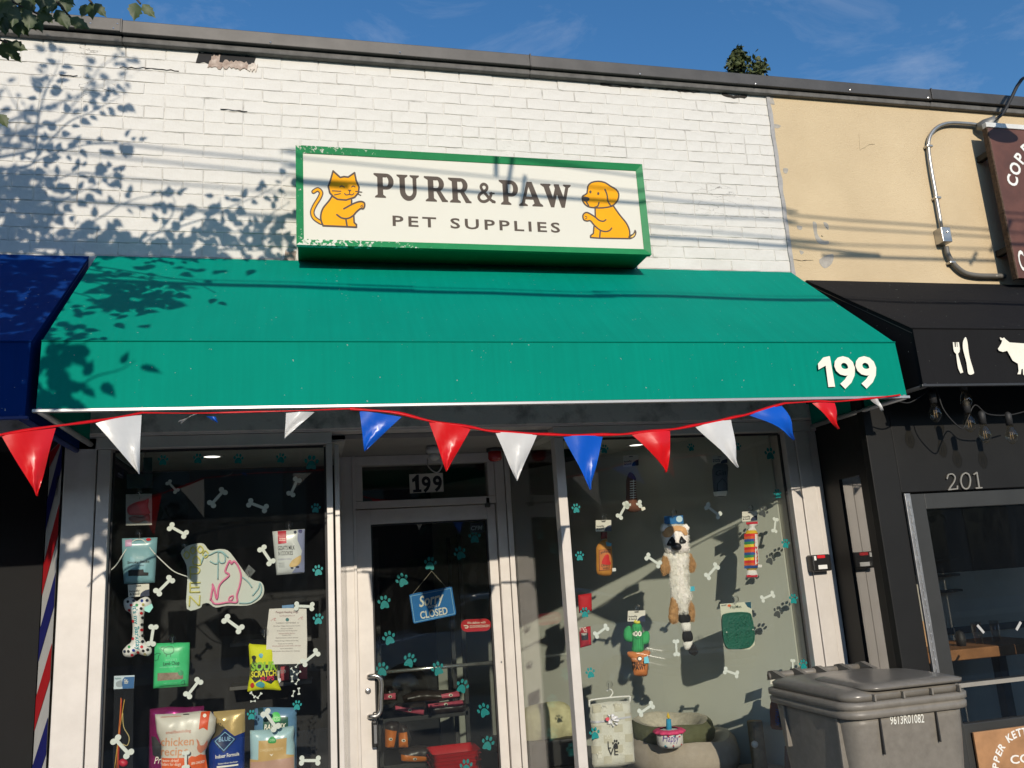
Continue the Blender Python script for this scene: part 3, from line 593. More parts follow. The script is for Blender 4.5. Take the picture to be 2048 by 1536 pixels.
dhead = spl(CD((1320, 310), (1360, 265), (1440, 250), (1520, 265), (1590, 310), (1650, 345), (1682, 400), (1670, 470), (1625, 525), (1590, 545), (1500, 560), (1400, 560), (1320, 545), (1270, 500), (1255, 450), (1262, 420), (1310, 390)), 2)
dbody = CD((1405, 550), (1408, 670), (1330, 620), (1290, 618), (1262, 650), (1270, 700), (1310, 715), (1350, 712), (1395, 770), (1385, 860), (1350, 885), (1352, 908), (1460, 918), (1790, 925), (1810, 900), (1808, 830), (1770, 740), (1690, 640), (1620, 540))
dtail = CD((1800, 885), (1850, 860), (1870, 815), (1890, 850), (1865, 905), (1800, 930))
art('dog_drawing', [dhead, dbody], ora, 1); art('dog_tail', [spl(dtail, 3)], lin, 1); art('dog_tail', [CD((1815, 905), (1862, 868), (1872, 850), (1868, 880), (1845, 905))], ora2, 2)
line('dog_outline', [dhead+dhead[:1], CD((1405, 560), (1408, 668)), spo(CD((1620, 540), (1690, 640), (1770, 740), (1808, 830), (1808, 920)), 4)+CD((1460, 916), (1352, 908), (1352, 885), (1385, 860), (1392, 775)), spo(CD((1530, 700), (1500, 718), (1450, 705), (1408, 670), (1330, 622), (1290, 618), (1262, 650), (1272, 700), (1310, 715), (1350, 712), (1400, 770), (1470, 825), (1530, 838), (1575, 825), (1598, 798)), 4), CD((1465, 835), (1458, 912)), spo(CD((1520, 345), (1545, 410), (1555, 480), (1590, 535), (1625, 525)), 4), spo(CD((1398, 555), (1435, 540), (1450, 500)), 4), CD((1305, 495), (1330, 535))], 17/5.851, CD, k=2)
art('dog_eye', [ell(*CD.p(1350, 374), 13/5.851, 18/5.851)], lin, 3); art('dog_eye', [ell(*CD.p(1442, 394), 13/5.851, 18/5.851)], lin, 3)
art('dog_nose', [spl(CD((1255, 430), (1290, 430), (1335, 445), (1330, 475), (1300, 490), (1262, 470)), 4)], lin, 3)
line('dog_paw_line', [CD((1285, 655), (1310, 668)), CD((1290, 690), (1310, 680))], 8/5.851, CD, k=3)
# slab-serif lettering drawn glyph by glyph on a 100-high grid
def arcs(cx, cy, ro, ri, a0, a1, n=14, dx=0):
    o = []
    for i in range(n):
        t0, t1 = R(a0+(a1-a0)*i/n), R(a0+(a1-a0)*(i+1)/n)
        o.append([(cx+ro[0]*math.cos(t0), cy+ro[1]*math.sin(t0)), (cx+ro[0]*math.cos(t1), cy+ro[1]*math.sin(t1)), (cx+dx+ri[0]*math.cos(t1), cy+ri[1]*math.sin(t1)), (cx+dx+ri[0]*math.cos(t0), cy+ri[1]*math.sin(t0))])
    return o
def q(*p): return list(p)
def serif(x0, x1, s0, s1, y, d): return [(x0, y), (x1, y), (x1, y+5*d), (s1, y+13*d), (s0, y+13*d), (x0, y+5*d)]
GLY = {
 'P': (96, [q((20, 5), (45, 5), (45, 95), (20, 95)), serif(8, 57, 20, 45, 0, 1), q((4, 100), (60, 100), (60, 84), (20, 84), (4, 94)), q((44, 34), (60, 34), (60, 48), (44, 48))]+arcs(60, 67, (34, 33), (10, 19), -90, 90)),
 'U': (104, [q((14, 38), (38, 38), (38, 95), (14, 95)), serif(2, 50, 14, 38, 100, -1), q((72, 38), (89, 38), (89, 95), (72, 95)), serif(60, 101, 72, 89, 100, -1)]+arcs(51.5, 38, (37.5, 41), (17, 22), 180, 360, 18, 3.5)),
 'R': (106, [q((20, 5), (45, 5), (45, 95), (20, 95)), serif(8, 57, 20, 45, 0, 1), q((4, 100), (60, 100), (60, 85), (20, 85), (4, 94)), q((44, 41), (60, 41), (60, 54), (44, 54)), q((50, 52), (72, 48), (98, 10), (106, 6), (106, 0), (80, 0))]+arcs(60, 70.5, (32, 29.5), (9, 16), -90, 90)),
 'A': (112, [q((42, 100), (66, 100), (102, 8), (74, 8)), q((42, 100), (56, 100), (26, 8), (11, 8)), q((30, 27), (80, 27), (75, 39), (33, 39)), serif(0, 40, 11, 26, 0, 1), serif(62, 112, 74, 102, 0, 1)]),
 'W': (150, [q((12, 95), (40, 95), (62, 26), (58, 0), (44, 0)), q((44, 0), (60, 0), (86, 80), (82, 95), (74, 95)), q((66, 95), (92, 95), (116, 26), (108, 0), (96, 0)), q((96, 0), (112, 0), (140, 95), (124, 95)), serif(0, 50, 12, 40, 100, -1), serif(112, 150, 124, 140, 100, -1), q((66, 94), (92, 94), (92, 100), (66, 100))]),
 '&': (108, strokes(spo([(102, 6), (84, 14), (58, 42), (36, 68), (32, 84), (44, 95), (58, 93), (66, 82), (60, 66), (34, 50), (20, 38), (16, 22), (28, 8), (48, 6), (68, 16), (82, 34), (88, 50)], 4), 15)+[q((76, 46), (106, 46), (106, 54), (76, 54)), q((86, 0), (108, 0), (108, 8), (96, 12))])}
for ch_, xa, xb, yb, yt in (('P', 490, 602, 356, 226), ('U', 614, 738, 368, 234), ('R', 756, 882, 376, 242), ('R', 884, 1006, 382, 250), ('&', 1030, 1132, 382, 278), ('P', 1152, 1258, 393, 262), ('A', 1256, 1382, 400, 270), ('W', 1376, 1536, 406, 282)):
    wd, PP = GLY[ch_]; A, B = W(*C2.p(xa, yb-2), FY), W(*C2.p(xb, yb+3), FY); tp = W(*C2.p(xa, yt), FY); hgt = tp.z-A.z
    slab('letter', [[(A.x+(B.x-A.x)*x/wd, A.z+(B.z-A.z)*x/wd*.3+hgt*yy/100) for x, yy in p] for p in PP], FY-.0012, .001, lin, face)
text('lettering', 'PET SUPPLIES', C2.p(592, 502), C2.p(1472, 538), .058, FY-.0012, lin, face, bold=.018, space=1.32)
# ================================================================== bunting
vin = {k: mat('pennant_'+k, c, .28, var=.05, vs=12, bump=.15, bs=9, sub=0) for k, c in (('red', s2l(234, 26, 32)), ('white', (.80, .80, .78)), ('blue', s2l(20, 98, 214)))}
for m_ in vin.values():
    t = m_.node_tree; b = t.nodes['Principled BSDF']; tl = N(t, 'ShaderNodeBsdfTranslucent'); ms = N(t, 'ShaderNodeMixShader'); ms.inputs[0].default_value = .25
    t.links.new(b.inputs['Base Color'].links[0].from_socket, tl.inputs[0]); t.links.new(b.outputs[0], ms.inputs[1]); t.links.new(tl.outputs[0], ms.inputs[2]); t.links.new(ms.outputs[0], t.nodes['Material Output'].inputs[0])
bt = thing('bunting', 'string of red, white and blue pennants hung along green awning', 'bunting', (.9, -.83, 2.1))
YB = -.846
def pennant(col, a, b, c, y, bend=0, ys=None):           # a,b top corners, c tip in the photo
    ya, yb_ = ys or (y, y)
    A, B, T_ = W(*a, ya), W(*b, yb_), W(*c, (ya+yb_)/2+bend*.3); n = 7; V = []; Fc = []
    for j in range(n+1):
        q_ = j/n
        for i in range(n+1):
            s_ = i/n; top = A.lerp(B, s_); p = top.lerp(T_, q_); k = math.sin(math.pi*s_)*(1-q_)
            p = p+Vector((bend*.25*math.sin(math.pi*q_)*(.3+k), -.012*k-abs(bend)*.35*math.sin(math.pi*q_)+.008*math.sin(7*s_+6*q_+a[0])*(.3+q_), bend*.1*math.sin(math.pi*q_))); V.append(p)
    for j in range(n):
        for i in range(n): p = j*(n+1)+i; Fc.append([p, p+n+1, p+n+2, p+1])
    mk('pennant', V, Fc, vin[col], bt, True)
pennant('red', (3, 872), (112, 856), (74, 992), 0, 0, (-1.12, -1.06)); pennant('white', (190, 846), (283, 829), (278, 948), 0, .02, (-1.0, -.93))
pennant('white', (572, 826), (629, 824), (569, 878), -.90+.03, .01); pennant('blue', (719, 822), (803, 834), (729, 903), YB)
pennant('red', (857, 842), (942, 857), (893, 943), YB); pennant('white', (990, 864), (1074, 870), (1034, 962), YB)
pennant('blue', (1126, 872), (1206, 872), (1181, 979), YB); pennant('red', (1262, 869), (1340, 861), (1332, 945), YB, .05); pennant('white', (1390, 853), (1462, 838), (1476, 935), YB, -.02); pennant('blue', (1497, 830), (1562, 809), (1588, 880), YB, .06)
pennant('red', (1624, 806), (1669, 806), (1677, 858), YB, -.02); pennant('white', (1741, 799), (1757, 798), (1765, 821), YB)
pennant('blue', (412, 833), (432, 834), (436, 846), YB+.06); pennant('white', (356, 845), (396, 828), (362, 849), YB+.04, .08)
sp = [W(-60, 880, -1.2), W(3, 870, -1.12), W(112, 852, -1.06), W(190, 843, -1.0), W(283, 826, -.93)] ; sp2 = [W(700, 818, YB), W(780, 824, YB), W(857, 841, YB), W(942, 855, YB), W(990, 863, YB), W(1074, 868, YB), W(1126, 870, YB), W(1206, 870, YB), W(1262, 867, YB), W(1340, 859, YB), W(1390, 851, YB), W(1462, 836, YB), W(1497, 828, YB), W(1567, 807, YB)]
sp3 = [W(283, 826, -.93), W(430, 826, -.86), W(572, 822, -.862), W(700, 818, YB)]; sp4 = [W(1567, 807, YB), W(1624, 803, YB), W(1669, 803, YB), W(1741, 797, YB), W(1800, 790, -.835)]
tape = vin['red']
for P_, wd in ((sp, .007), (sp2, .0085), (sp3, .004), (sp4, .006)):
    P_ = smooth_path(P_, 5); V = []; Fc = []
    for i, p in enumerate(P_): tw = .6*math.sin(i*.7); V += [p+Vector((0, -.003+.003*tw, wd*(.75+.25*math.cos(i*.9)))), p+Vector((0, -.006-.002*tw, -wd*.6)), p+Vector((0, .001, -wd*.6))]
    for i in range(len(P_)-1):
        for k in range(3): Fc.append([i*3+k, i*3+(k+1) % 3, i*3+3+(k+1) % 3, i*3+3+k])
    mk('tape', V, Fc, tape, bt, True)
# ================================================================== restaurant front (201)
bw = mat('black_paint', (.010, .010, .0095), .6, spec=.3, var=.2, vs=4, bump=.1, bs=30)
box('fascia', 2.90, 8, .028, .13, 2.45, 3.2, bw, rest_b, bev=0)
YR = -.5                                                     # the painted front stands forward of the shopfront as a shallow bay
box('front_panel', 2.832, 2.990, YR, YR+.05, 0, 2.50, bw, rest_b, bev=.004); box('front_panel', 2.993, 4.9, YR+.004, YR+.05, 1.878, 2.50, bw, rest_b, bev=.003); box('front_panel', 3.985, 4.9, YR+.004, YR+.05, 0, 1.876, bw, rest_b, bev=.003)
box('bay_roof', 2.84, 4.9, YR+.051, .027, 2.455, 2.50, bw, rest_b, bev=0)
sxa, sxb = 2.897, 2.836                                      # side of the bay, running forward from the pilaster
def side(nm, y0, y1, z0, z1, m, t=.03, o=0):
    f = lambda y: sxa+(sxb-sxa)*(.03-y)/(.03-YR)+o
    V = [(f(y0), y0, z0), (f(y1), y1, z0), (f(y1), y1, z1), (f(y0), y0, z1)]; V += [(x+t, y, z) for x, y, z in V]
    return mk(nm, V, [[0, 1, 2, 3], [7, 6, 5, 4], [0, 4, 5, 1], [1, 5, 6, 2], [2, 6, 7, 3], [3, 7, 4, 0]], m, rest_b)
side('side_panel', .026, -.148, 0, 2.50, bw); side('side_panel', -.372, YR+.052, 0, 2.50, bw); side('side_panel', -.1485, -.3715, 1.992, 2.50, bw); side('side_panel', -.1485, -.3715, 0, .60, bw)
sl = side('side_window', -.1485, -.3715, .602, 1.991, glass('mirror_glass', (.5, .5, .5), 1, 3.4), .006, .010)
side('side_window_backing', -.1486, -.3714, .602, 1.991, mat('pale_blind', (.34, .33, .29), .6, var=.08), .004, .03)
hng = mat('galvanised_hinge', (.42, .42, .41), .4, .7, var=.25, vs=30)
h = box('hinge', 2.996, 3.030, YR-.012, YR+.003, .02, 1.872, hng, rest_b, bev=.002)
for k in range(44): box('hinge_pin', 3.011, 3.016, YR-.017, YR-.0125, .04+k*.041, .070+k*.041, mat('bright_screw', (.6, .6, .6), .3, .8), h, bev=.001)
bm = bmesh.new(); boxbm(bm, 3.033, 3.125, YR+.004, YR+.05, .02, 1.868, .003); boxbm(bm, 3.1255, 3.98, YR+.005, YR+.049, 1.788, 1.868, .003); boxbm(bm, 3.87, 3.98, YR+.004, YR+.05, .02, 1.7875, .003); boxbm(bm, 3.1255, 3.8695, YR+.005, YR+.049, .02, .735, .003); boxbm(bm, 3.1255, 3.8695, YR+.005, YR+.049, .905, .925, .003)
rdoor = frombm('door', bm, mat('charcoal_door', (.035, .036, .034), .5, var=.15, vs=5), rest_b)
dgl = glass('dusty_glass', (.93, .94, .93), dust=.006); pane('pane', 3.1255, 3.8695, YR+.028, .9255, 1.7875, dgl, rdoor); pane('pane', 3.1255, 3.8695, YR+.028, .7355, .9045, dgl, rdoor)
box('glazing_bead', 3.126, 3.869, YR-.001, YR+.004, .905, .925, mat('worn_bead', (.3, .28, .24), .6), rdoor, bev=0)
tm = mat('tape_grey', (.5, .5, .48), .5)
for u, v, an in ((1962, 1258, -.9), (2038, 1252, .8)):
    p = W(u, v, YR+.02); o = box('tape_strip', p.x-.026, p.x+.026, YR+.022, YR+.0235, p.z-.007, p.z+.007, tm, rdoor, bev=0); o.rotation_euler = (0, -an, 0)
num = mat('brass_number', (.55, .5, .42), .3, .6)
nm = thing('house_number', 'metal door number fixed above charcoal restaurant door', 'number', W(1930, 980, YR))
def digit(pp, wd=9):
    slab('digit', xz([q_ for path in pp for q_ in strokes(spo(N1(*path), 4) if len(path) > 2 else N1(*path), wd/4.517)], YR-.008), YR-.008, .007, num, nm)
digit([((1150, 800), (1162, 765), (1200, 760), (1222, 790), (1212, 830), (1185, 870), (1165, 902)), ((1165, 900), (1243, 892)), ((1243, 892), (1243, 868))], 11)
digit([((1316, 748), (1286, 770), (1274, 822), (1290, 875), (1322, 893), (1350, 872), (1360, 815), (1346, 765), (1316, 748))], 12); digit([((1418, 745), (1440, 882)), ((1392, 762), (1418, 745)), ((1412, 886), (1464, 882))], 12)
# dim dining room seen through the door
dk = mat('dark_room', (.02, .02, .022), .8); cw_ = mat('lit_wall_tone', (.42, .40, .34), .8, var=.06)
box('interior_wall', 2.95, 6.2, .60, .64, 0, 1.42, cw_, rest_b, bev=0); box('interior_wall', 2.95, 6.2, .60, .64, 1.421, 2.45, dk, rest_b, bev=0); box('interior_wall', 2.93, 2.945, -.44, 1.0, 0, 2.45, dk, rest_b, bev=0); box('interior_wall', 6.2, 6.24, .13, 2.2, 0, 2.6, dk, rest_b, bev=0)  # pale lower colour paints in the wall's lit zone, dark upper its shade
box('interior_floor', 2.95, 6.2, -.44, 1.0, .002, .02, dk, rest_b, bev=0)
pzr = W(1900, 1262, .59).z
for k in range(3): box('wall_shelf', 3.86, 4.14, .53, .599, 1.30+k*.1, 1.315+k*.1, dk, rest_b, bev=.002)
box('wall_rail', 2.95, 6.2, .585, .5995, pzr-.02, pzr+.02, mat('blue_grey_rail', (.05, .06, .07), .6), rest_b, bev=.002)
wood = mat('warm_wood', (.30, .14, .055), .45, var=.25, vs=8)
tb = thing('dining_table', 'brown wooden dining table behind restaurant door glass', 'table', (3.8, .4, 0)); pz = W(1890, 1300, .10).z
box('table_top', 3.35, 4.3, .06, .50, pz-.06, pz, wood, tb, bev=.006)
for x in (3.42, 4.22):
    for y in (.12, .42): box('leg', x-.03, x+.03, y-.03, y+.03, .02, pz-.061, bw, tb)
for i in range(4):
    p = Vector((3.92+.065*i, .22+.07*(i % 2), pz)); g = thing('drinking_glass', 'clear drinking glass standing on dining table', 'glass', p, 'glasses on the dining table')
    lathe('glass_wall', [(.022, 0), (.028, .12), (.026, .12), (.020, .006)], p, GLC, g, 14)
p = Vector((3.60, .30, pz)); g = thing('menu_board', 'small wooden menu board leaning on dining table', 'menu', p)
o = box('board', p.x-.055, p.x+.055, p.y, p.y+.012, p.z, p.z+.15, mat('light_wood', (.45, .27, .13), .5, var=.2, vs=10), g); o.rotation_euler = (R(-14), 0, 0)
p = Vector((3.78, .2, pz)); g = thing('salt_shaker', 'small dark shaker standing on dining table beside menu board', 'shaker', p); lathe('jar', [(.025, 0), (.03, .04), (.02, .08), (.001, .09)], p, rub, g, 12)
# ---- hanging wooden sign
ws = mat('dark_red_wood', (.115, .042, .028), .6, var=.35, vs=5, bump=.4, bs=20); wse = mat('rough_wood_edge', (.075, .045, .025), .9, var=.6, vs=60, bump=1, bs=60)
q0, q1 = W(1983, 255, -.15), W(2023, 557, -.15); xs_ = (q0.x+q1.x)/2
sgn = thing('wooden_sign', 'dark wooden restaurant sign with white lettering on stucco wall', 'sign', (xs_+.8, -.1, q1.z))
box('edge_board', xs_, xs_+.012, -.152, -.112, q1.z, q0.z, wse, sgn, bev=.003); zz = q1.z
for k in range(4):
    zb_ = q1.z+.0+(q0.z-q1.z)*k/4; 
for k in range(6):
    xa = xs_+.013+k*.30; box('board', xa, xa+.297, -.15+.001*(k % 2), -.118, q1.z+.004, q0.z-.003, ws, sgn, bev=.003)
box('top_rail', xs_, xs_+1.8, -.155, -.12, q0.z, q0.z+.035, mat('white_rail', (.7, .7, .66), .5), sgn, bev=.003)
box('bracket', xs_+.02, xs_+.06, -.117, -.005, q0.z-.18, q0.z-.14, bw, sgn); box('bracket', xs_+.02, xs_+.06, -.117, -.005, q1.z+.2, q1.z+.24, bw, sgn); box('bracket', xs_+1.6, xs_+1.64, -.117, -.005, q0.z-.18, q0.z-.14, bw, sgn)
q2_ = W(2027, 362, -.15); cxs, czs = q2_.x+.56*.93, q2_.z-.56*.36
wt = pr(240, 238, 230)
def arcword(word, cx, cz, rad, a0, a1, cap, y, m, parent, bold=.03):
    for i, ch_ in enumerate(word):
        if ch_ == ' ': continue
        a = R(a0+(a1-a0)*i/(len(word)-1)); V, Fc = glyphs(ch_, bold, 1, 0); x0, x1 = min(v[0] for v in V), max(v[0] for v in V); xm = (x0+x1)/2
        ro = a-math.pi/2; ca, sa = math.cos(ro), math.sin(ro); bx, bz = cx+rad*math.cos(a), cz+rad*math.sin(a)
        mk('letter', [(bx+((vx-xm)*ca-vy*sa)/.729*cap, y, bz+((vx-xm)*sa+vy*ca)/.729*cap) for vx, vy in V], Fc, m, parent)
arcword('COPPER KETTLE CO', cxs, czs, .53, 159, 14, .082, -.1525, wt, sgn)
text('letter', 'CO', N3.p(705, 1400), N3.p(800, 1400), .14, -.1525, wt, sgn)
# ---- wooden plaque on the door
lw = mat('plaque_wood', (.42, .22, .10), .55, var=.3, vs=6, bump=.2, bs=25)
y_ = YR-.018; a_, b_ = W(1941, 1466, y_), W(1965, 1536, y_)
pl = thing('wooden_plaque', 'light wooden plaque with white arched lettering on restaurant door', 'plaque', (a_.x+.3, y_, .2))
box('board', (a_.x+b_.x)/2, (a_.x+b_.x)/2+.62, y_, y_+.014, .10, a_.z, lw, pl, bev=.003)
kq = W(2022, 1482, y_); arcword('COPPER KETTLE', kq.x+.08, kq.z-.172, .19, 178, 70, .036, y_-.001, wt, pl, .03); text('letter', 'CO', (2022, 1528), (2062, 1524), .04, y_-.001, wt, pl)
# ---- conduit
gal = mat('galvanised_pipe', (.48, .46, .42), .35, .75, var=.12, vs=20)
cdt_ = thing('conduit', 'bent grey metal conduit with junction box on stucco wall', 'conduit', W(1888, 480, 0))
cy = -.03
tube('pipe', smooth_path([W(*N3.p(*p), cy) for p in ((415, 385), (330, 375), (200, 372), (120, 400), (70, 460), (58, 540), (75, 680), (105, 850), (148, 1095))], 4), .0125, gal, cdt_, 10)
tube('flexible_pipe', smooth_path([W(*N3.p(*p), cy) for p in ((182, 1235), (195, 1290), (240, 1360), (310, 1415), (400, 1435), (500, 1438), (590, 1440))], 4), .0165, mat('grey_flex', (.16, .15, .13), .5), cdt_, 10)
p0, p1 = W(*N3.p(122, 1100), -.06), W(*N3.p(215, 1215), -.06); bx = box('junction_box', p0.x+.012, p1.x+.004, -.075, -.006, p1.z+.01, p0.z, gal, cdt_, bev=.003)
screw(*N3.p(190, 1130), -.077, bx)
for p in ((60, 535), (118, 895), (220, 1345), (540, 1440)):
    q_ = W(*N3.p(*p), cy); box('strap', q_.x-.022, q_.x+.022, -.046, -.005, q_.z-.008, q_.z+.008, gal, cdt_, bev=.004)
q_ = W(*N3.p(455, 390), -.06); tube('weatherhead', [q_+Vector((-.05, .02, 0)), q_+Vector((-.01, 0, 0)), q_+Vector((.04, -.05, .0))], [.022, .042, .046], mat('grey_cast', (.2, .2, .19), .5, .4), cdt_, 14)
tube('cable', smooth_path([q_, W(*N3.p(520, 350), -.10), W(*N3.p(580, 300), -.11), W(*N3.p(640, 190), -.12), W(*N3.p(690, 95), -.12), W(*N3.p(760, 45), -.05), W(*N3.p(1000, 20), .6)], 5), .011, rub, cdt_, 8)
# ---- gooseneck lamp above the sign (out of frame; throws the lamp shaped shadow)
gp = Vector((4.43, -.68, 4.40)); gl_ = thing('gooseneck_lamp', 'black gooseneck lamp reaching over wooden sign', 'lamp', gp)
tube('arm', smooth_path([(4.9, -.02, 4.42), (4.85, -.3, 4.75), (4.6, -.6, 4.74), gp+Vector((0, 0, .1))], 6), .011, bw, gl_); lathe('shade', [(.03, .12), (.045, .06), (.12, 0), (.112, .0), (.03, .05)], gp, bw, gl_, 20)
# ---- festoon lights
fl = thing('festoon_lights', 'black cable of clear filament bulbs under black awning', 'string lights', W(1930, 800, -.6))
fy_ = -.735
path = [(1790, 800), (1820, 805), (1860, 778), (1872, 776), (1885, 815), (1905, 842), (1925, 857), (1935, 838), (1950, 810), (1975, 828), (2018, 830), (2060, 820)]
tube('cable', smooth_path([W(u, v, fy_) for u, v in path], 5), .0035, rub, fl, 6)
bulbglass = glass('bulb_glass', (.92, .88, .78)); fil = mat('filament', (.45, .34, .2), .4, var=0)
def bulb(u, v, y, top=None):
    p = W(u, v, y); s_ = lathe('socket', [(.012, .045), (.017, .045), (.019, .10), (.010, .112), (.004, .115)], p+Vector((0, 0, -.02)), rub, fl, 12)
    lathe('bulb', [(.001, -.055), (.012, -.05), (.024, -.035), (.030, -.015), (.028, .005), (.018, .028), (.013, .045)], p+Vector((0, 0, -.02)), bulbglass, fl, 14)
    tube('filament', [p+Vector((-.006, 0, -.01)), p+Vector((-.008, 0, -.05)), p+Vector((0, 0, -.02)), p+Vector((.008, 0, -.05)), p+Vector((.006, 0, -.01))], .0011, fil, fl, 5)
for u, v in ((1869, 816), (1930, 790), (1937, 836), (1968, 858), (2021, 860)): bulb(u, v, fy_)
# ---- lockbox on the pilaster
lb0, lb1 = W(1626, 1110, -.045), W(1667, 1141, -.045)
lkb = thing('card_reader_box', 'small black box with red and white label on aluminium pilaster', 'box', (lb0.x, 0, lb1.z))
box('case', lb0.x, lb1.x, -.035, .0255, lb1.z, lb0.z, mat('black_plastic', (.015, .015, .015), .35), lkb, bev=.008)
e_ = lambda u, v: W(*K(1548, 780, 2.032).p(u, v), -.0365)
for nm_, a_, b_, m_ in (('label', (175, 672), (208, 682), pr(210, 30, 40)), ('label', (162, 675), (173, 692), pr(235, 235, 230)), ('label', (180, 712), (218, 726), pr(235, 235, 230))):
    p_, q_ = e_(*a_), e_(*b_); box(nm_, p_.x, q_.x, -.0365, -.0352, q_.z, p_.z, m_, lkb, bev=0)
# ================================================================== barber front on the left
st = thing('barber_shopfront', 'barber shop entrance with diagonal red, white and blue stripes', 'shopfront', (-1.6, .2, 0))
a_, b_ = Vector((-1.122, .06)), Vector((-1.272, .42)); dv = b_-a_; L_ = dv.length; dv.normalize(); nv = Vector((dv.y, -dv.x))
pn = mk('panel', [(a_.x, a_.y, 0), (b_.x, b_.y, 0), (b_.x, b_.y, 2.36), (a_.x, a_.y, 2.36), (a_.x+.02, a_.y+.01, 0), (b_.x+.02, b_.y+.01, 0), (b_.x+.02, b_.y+.01, 2.36), (a_.x+.02, a_.y+.01, 2.36)], [[0, 1, 2, 3], [7, 6, 5, 4]], mat('stripe_white', (.62, .60, .56), .6, var=.06), st)
cr_, cb_ = pr(196, 24, 32), pr(22, 26, 110)
off = Vector((-.7*.003, -.4*.003))
for k in range(9):                                       # diagonals climb towards the pilaster edge
    z0 = -.25+k*.315; m_ = cr_ if k % 2 == 0 else cb_
    pts = [(0, z0+.26), (L_, z0), (L_, z0+.155), (0, z0+.415)]
    pts = [(s_, min(2.355, max(.01, z_))) for s_, z_ in pts]
    mk('stripe', [(a_.x+dv.x*s_+off.x, a_.y+dv.y*s_+off.y, z_) for s_, z_ in pts], [[0, 1, 2, 3]], m_, pn)
V, Fc = glyphs('197', .02); x1 = max(v[0] for v in V)
mk('number', [(a_.x+dv.x*(.35-(vx/x1)*.22)*.4+off.x*1.6, a_.y+dv.y*(.35-(vx/x1)*.22)*.4+off.y*1.6, 2.10+vy*.13) for vx, vy in V], Fc, rub, pn)
box('recess_wall', -4, -1.28, .43, .46, 0, 2.36, mat('deep_black', (.005, .005, .005), .9), st, bev=0); box('soffit', -4, -1.107, .04, .46, 2.362, 2.37, blackp, st, bev=0)
box('door_panel', -2.3, -1.64, .40, .428, 0, 2.2, mat('dark_grey_panel', (.012, .012, .013), .7), st, bev=.004)
# ================================================================== wheeled bin
gb = mat('grey_bin_plastic', (.21, .19, .16), .45, var=.16, vs=26, bump=.2, bs=60, col2=(.235, .215, .182)); gb2 = mat('bin_lid_plastic', (.175, .16, .136), .28, var=.14, vs=20)
bn = thing('wheeled_bin', 'grey wheeled rubbish bin with white serial number before the window', 'bin', (2.36, -.78, 0))
BX0, BX1, BY0, BY1, BZ = 2.085, 2.69, -1.125, -.46, 1.0
def rrect(x0, x1, y0, y1, r, n=5):
    o = []
    for cx, cy_, a in ((x1-r, y0+r, -90), (x1-r, y1-r, 0), (x0+r, y1-r, 90), (x0+r, y0+r, 180)):
        for i in range(n+1): t_ = R(a+90*i/n); o.append((cx+r*math.cos(t_), cy_+r*math.sin(t_)))
    return o
def loft(nm, secs, m, parent, cap=(True, True), smooth=True):
    bm = bmesh.new(); rings = [[bm.verts.new((x, y, z if not callable(z) else z(x, y))) for x, y in rrect(*a)] for a, z in secs]
    for i in range(len(rings)-1):
        n = len(rings[i])
        for k in range(n): bm.faces.new((rings[i][k-1], rings[i][k], rings[i+1][k], rings[i+1][k-1]))
    if cap[0]: bm.faces.new(rings[0][::-1])
    if cap[1]: bm.faces.new(rings[-1])
    return frombm(nm, bm, m, parent, smooth)
def ins(d, r=.07, dy=0): return (BX0+d, BX1-d, BY0+d+dy, BY1-d, r)
loft('body', [(ins(.10, .05, .02), .03), (ins(.085, .06), .10), (ins(.055, .07), .5), (ins(.03, .08), .80), (ins(.024, .08), BZ-.09), (ins(.022, .08), BZ-.06)], gb, bn)
loft('rim', [(ins(.012, .08), BZ-.062), (ins(.0, .09), BZ-.058), (ins(-.002, .09), BZ-.036), (ins(.006, .085), BZ-.032), (ins(.006, .085), BZ-.026), (ins(-.004, .09), BZ-.022), (ins(-.004, .09), BZ), (ins(.012, .085), BZ+.003)], gb, bn)
loft('lid', [(ins(.018, .08), BZ+.004), (ins(.014, .08), BZ+.026), (ins(.03, .08), BZ+.040), (ins(.06, .08), BZ+.048), (ins(.10, .08), BZ+.052), (ins(.13, .07), BZ+.053)], gb2, bn)
bn_l = loft('lid_panel', [((BX0+.10, BX1-.02, BY0-.004, BY1-.25, .07), BZ+.044), ((BX0+.10, BX1-.018, BY0-.008, BY1-.25, .07), BZ+.056), ((BX0+.13, BX1-.05, BY0+.06, BY1-.28, .07), BZ+.066), ((BX0+.16, BX1-.08, BY0+.10, BY1-.30, 0.06), BZ+.068)], gb2, bn)
tube('hinge_bar', [(BX0+.06, BY1+.03, BZ+.042), (BX1-.02, BY1+.03, BZ+.042)], .017, gb, bn, 12)
for k in range(5):
    x = BX0+.075+k*(BX1-BX0-.12)/4
    mk('hinge_lug', [(x-.012, BY1+.055, BZ+.02), (x-.012, BY1+.045, BZ+.062), (x-.012, BY1+.005, BZ+.070), (x-.012, BY1-.10, BZ+.046), (x+.012, BY1+.055, BZ+.02), (x+.012, BY1+.045, BZ+.062), (x+.012, BY1+.005, BZ+.070), (x+.012, BY1-.10, BZ+.046)], [[0, 1, 2, 3], [7, 6, 5, 4], [0, 4, 5, 1], [1, 5, 6, 2], [2, 6, 7, 3]], gb2, bn)
for k in range(4): x = BX0+.13+k*.135; box('rib', x, x+.008, BY0-.003, BY0+.02, BZ+.004, BZ+.030, gb, bn, bev=.002)
for x, zz in ((W(*N2.p(872, 540), BY0+.02).x, .80), (W(*N2.p(1332, 540), BY0+.02).x, .82)): box('rib', x, x+.006, BY0+.012, BY0+.055, zz, BZ-.064, rub, bn, bev=.001)
for y, z0 in ((BY0+.10, .74), (BY0+.51, .76)): box('rib', BX0+.012, BX0+.06, y, y+.014, z0, BZ-.064, gb, bn, bev=.002)
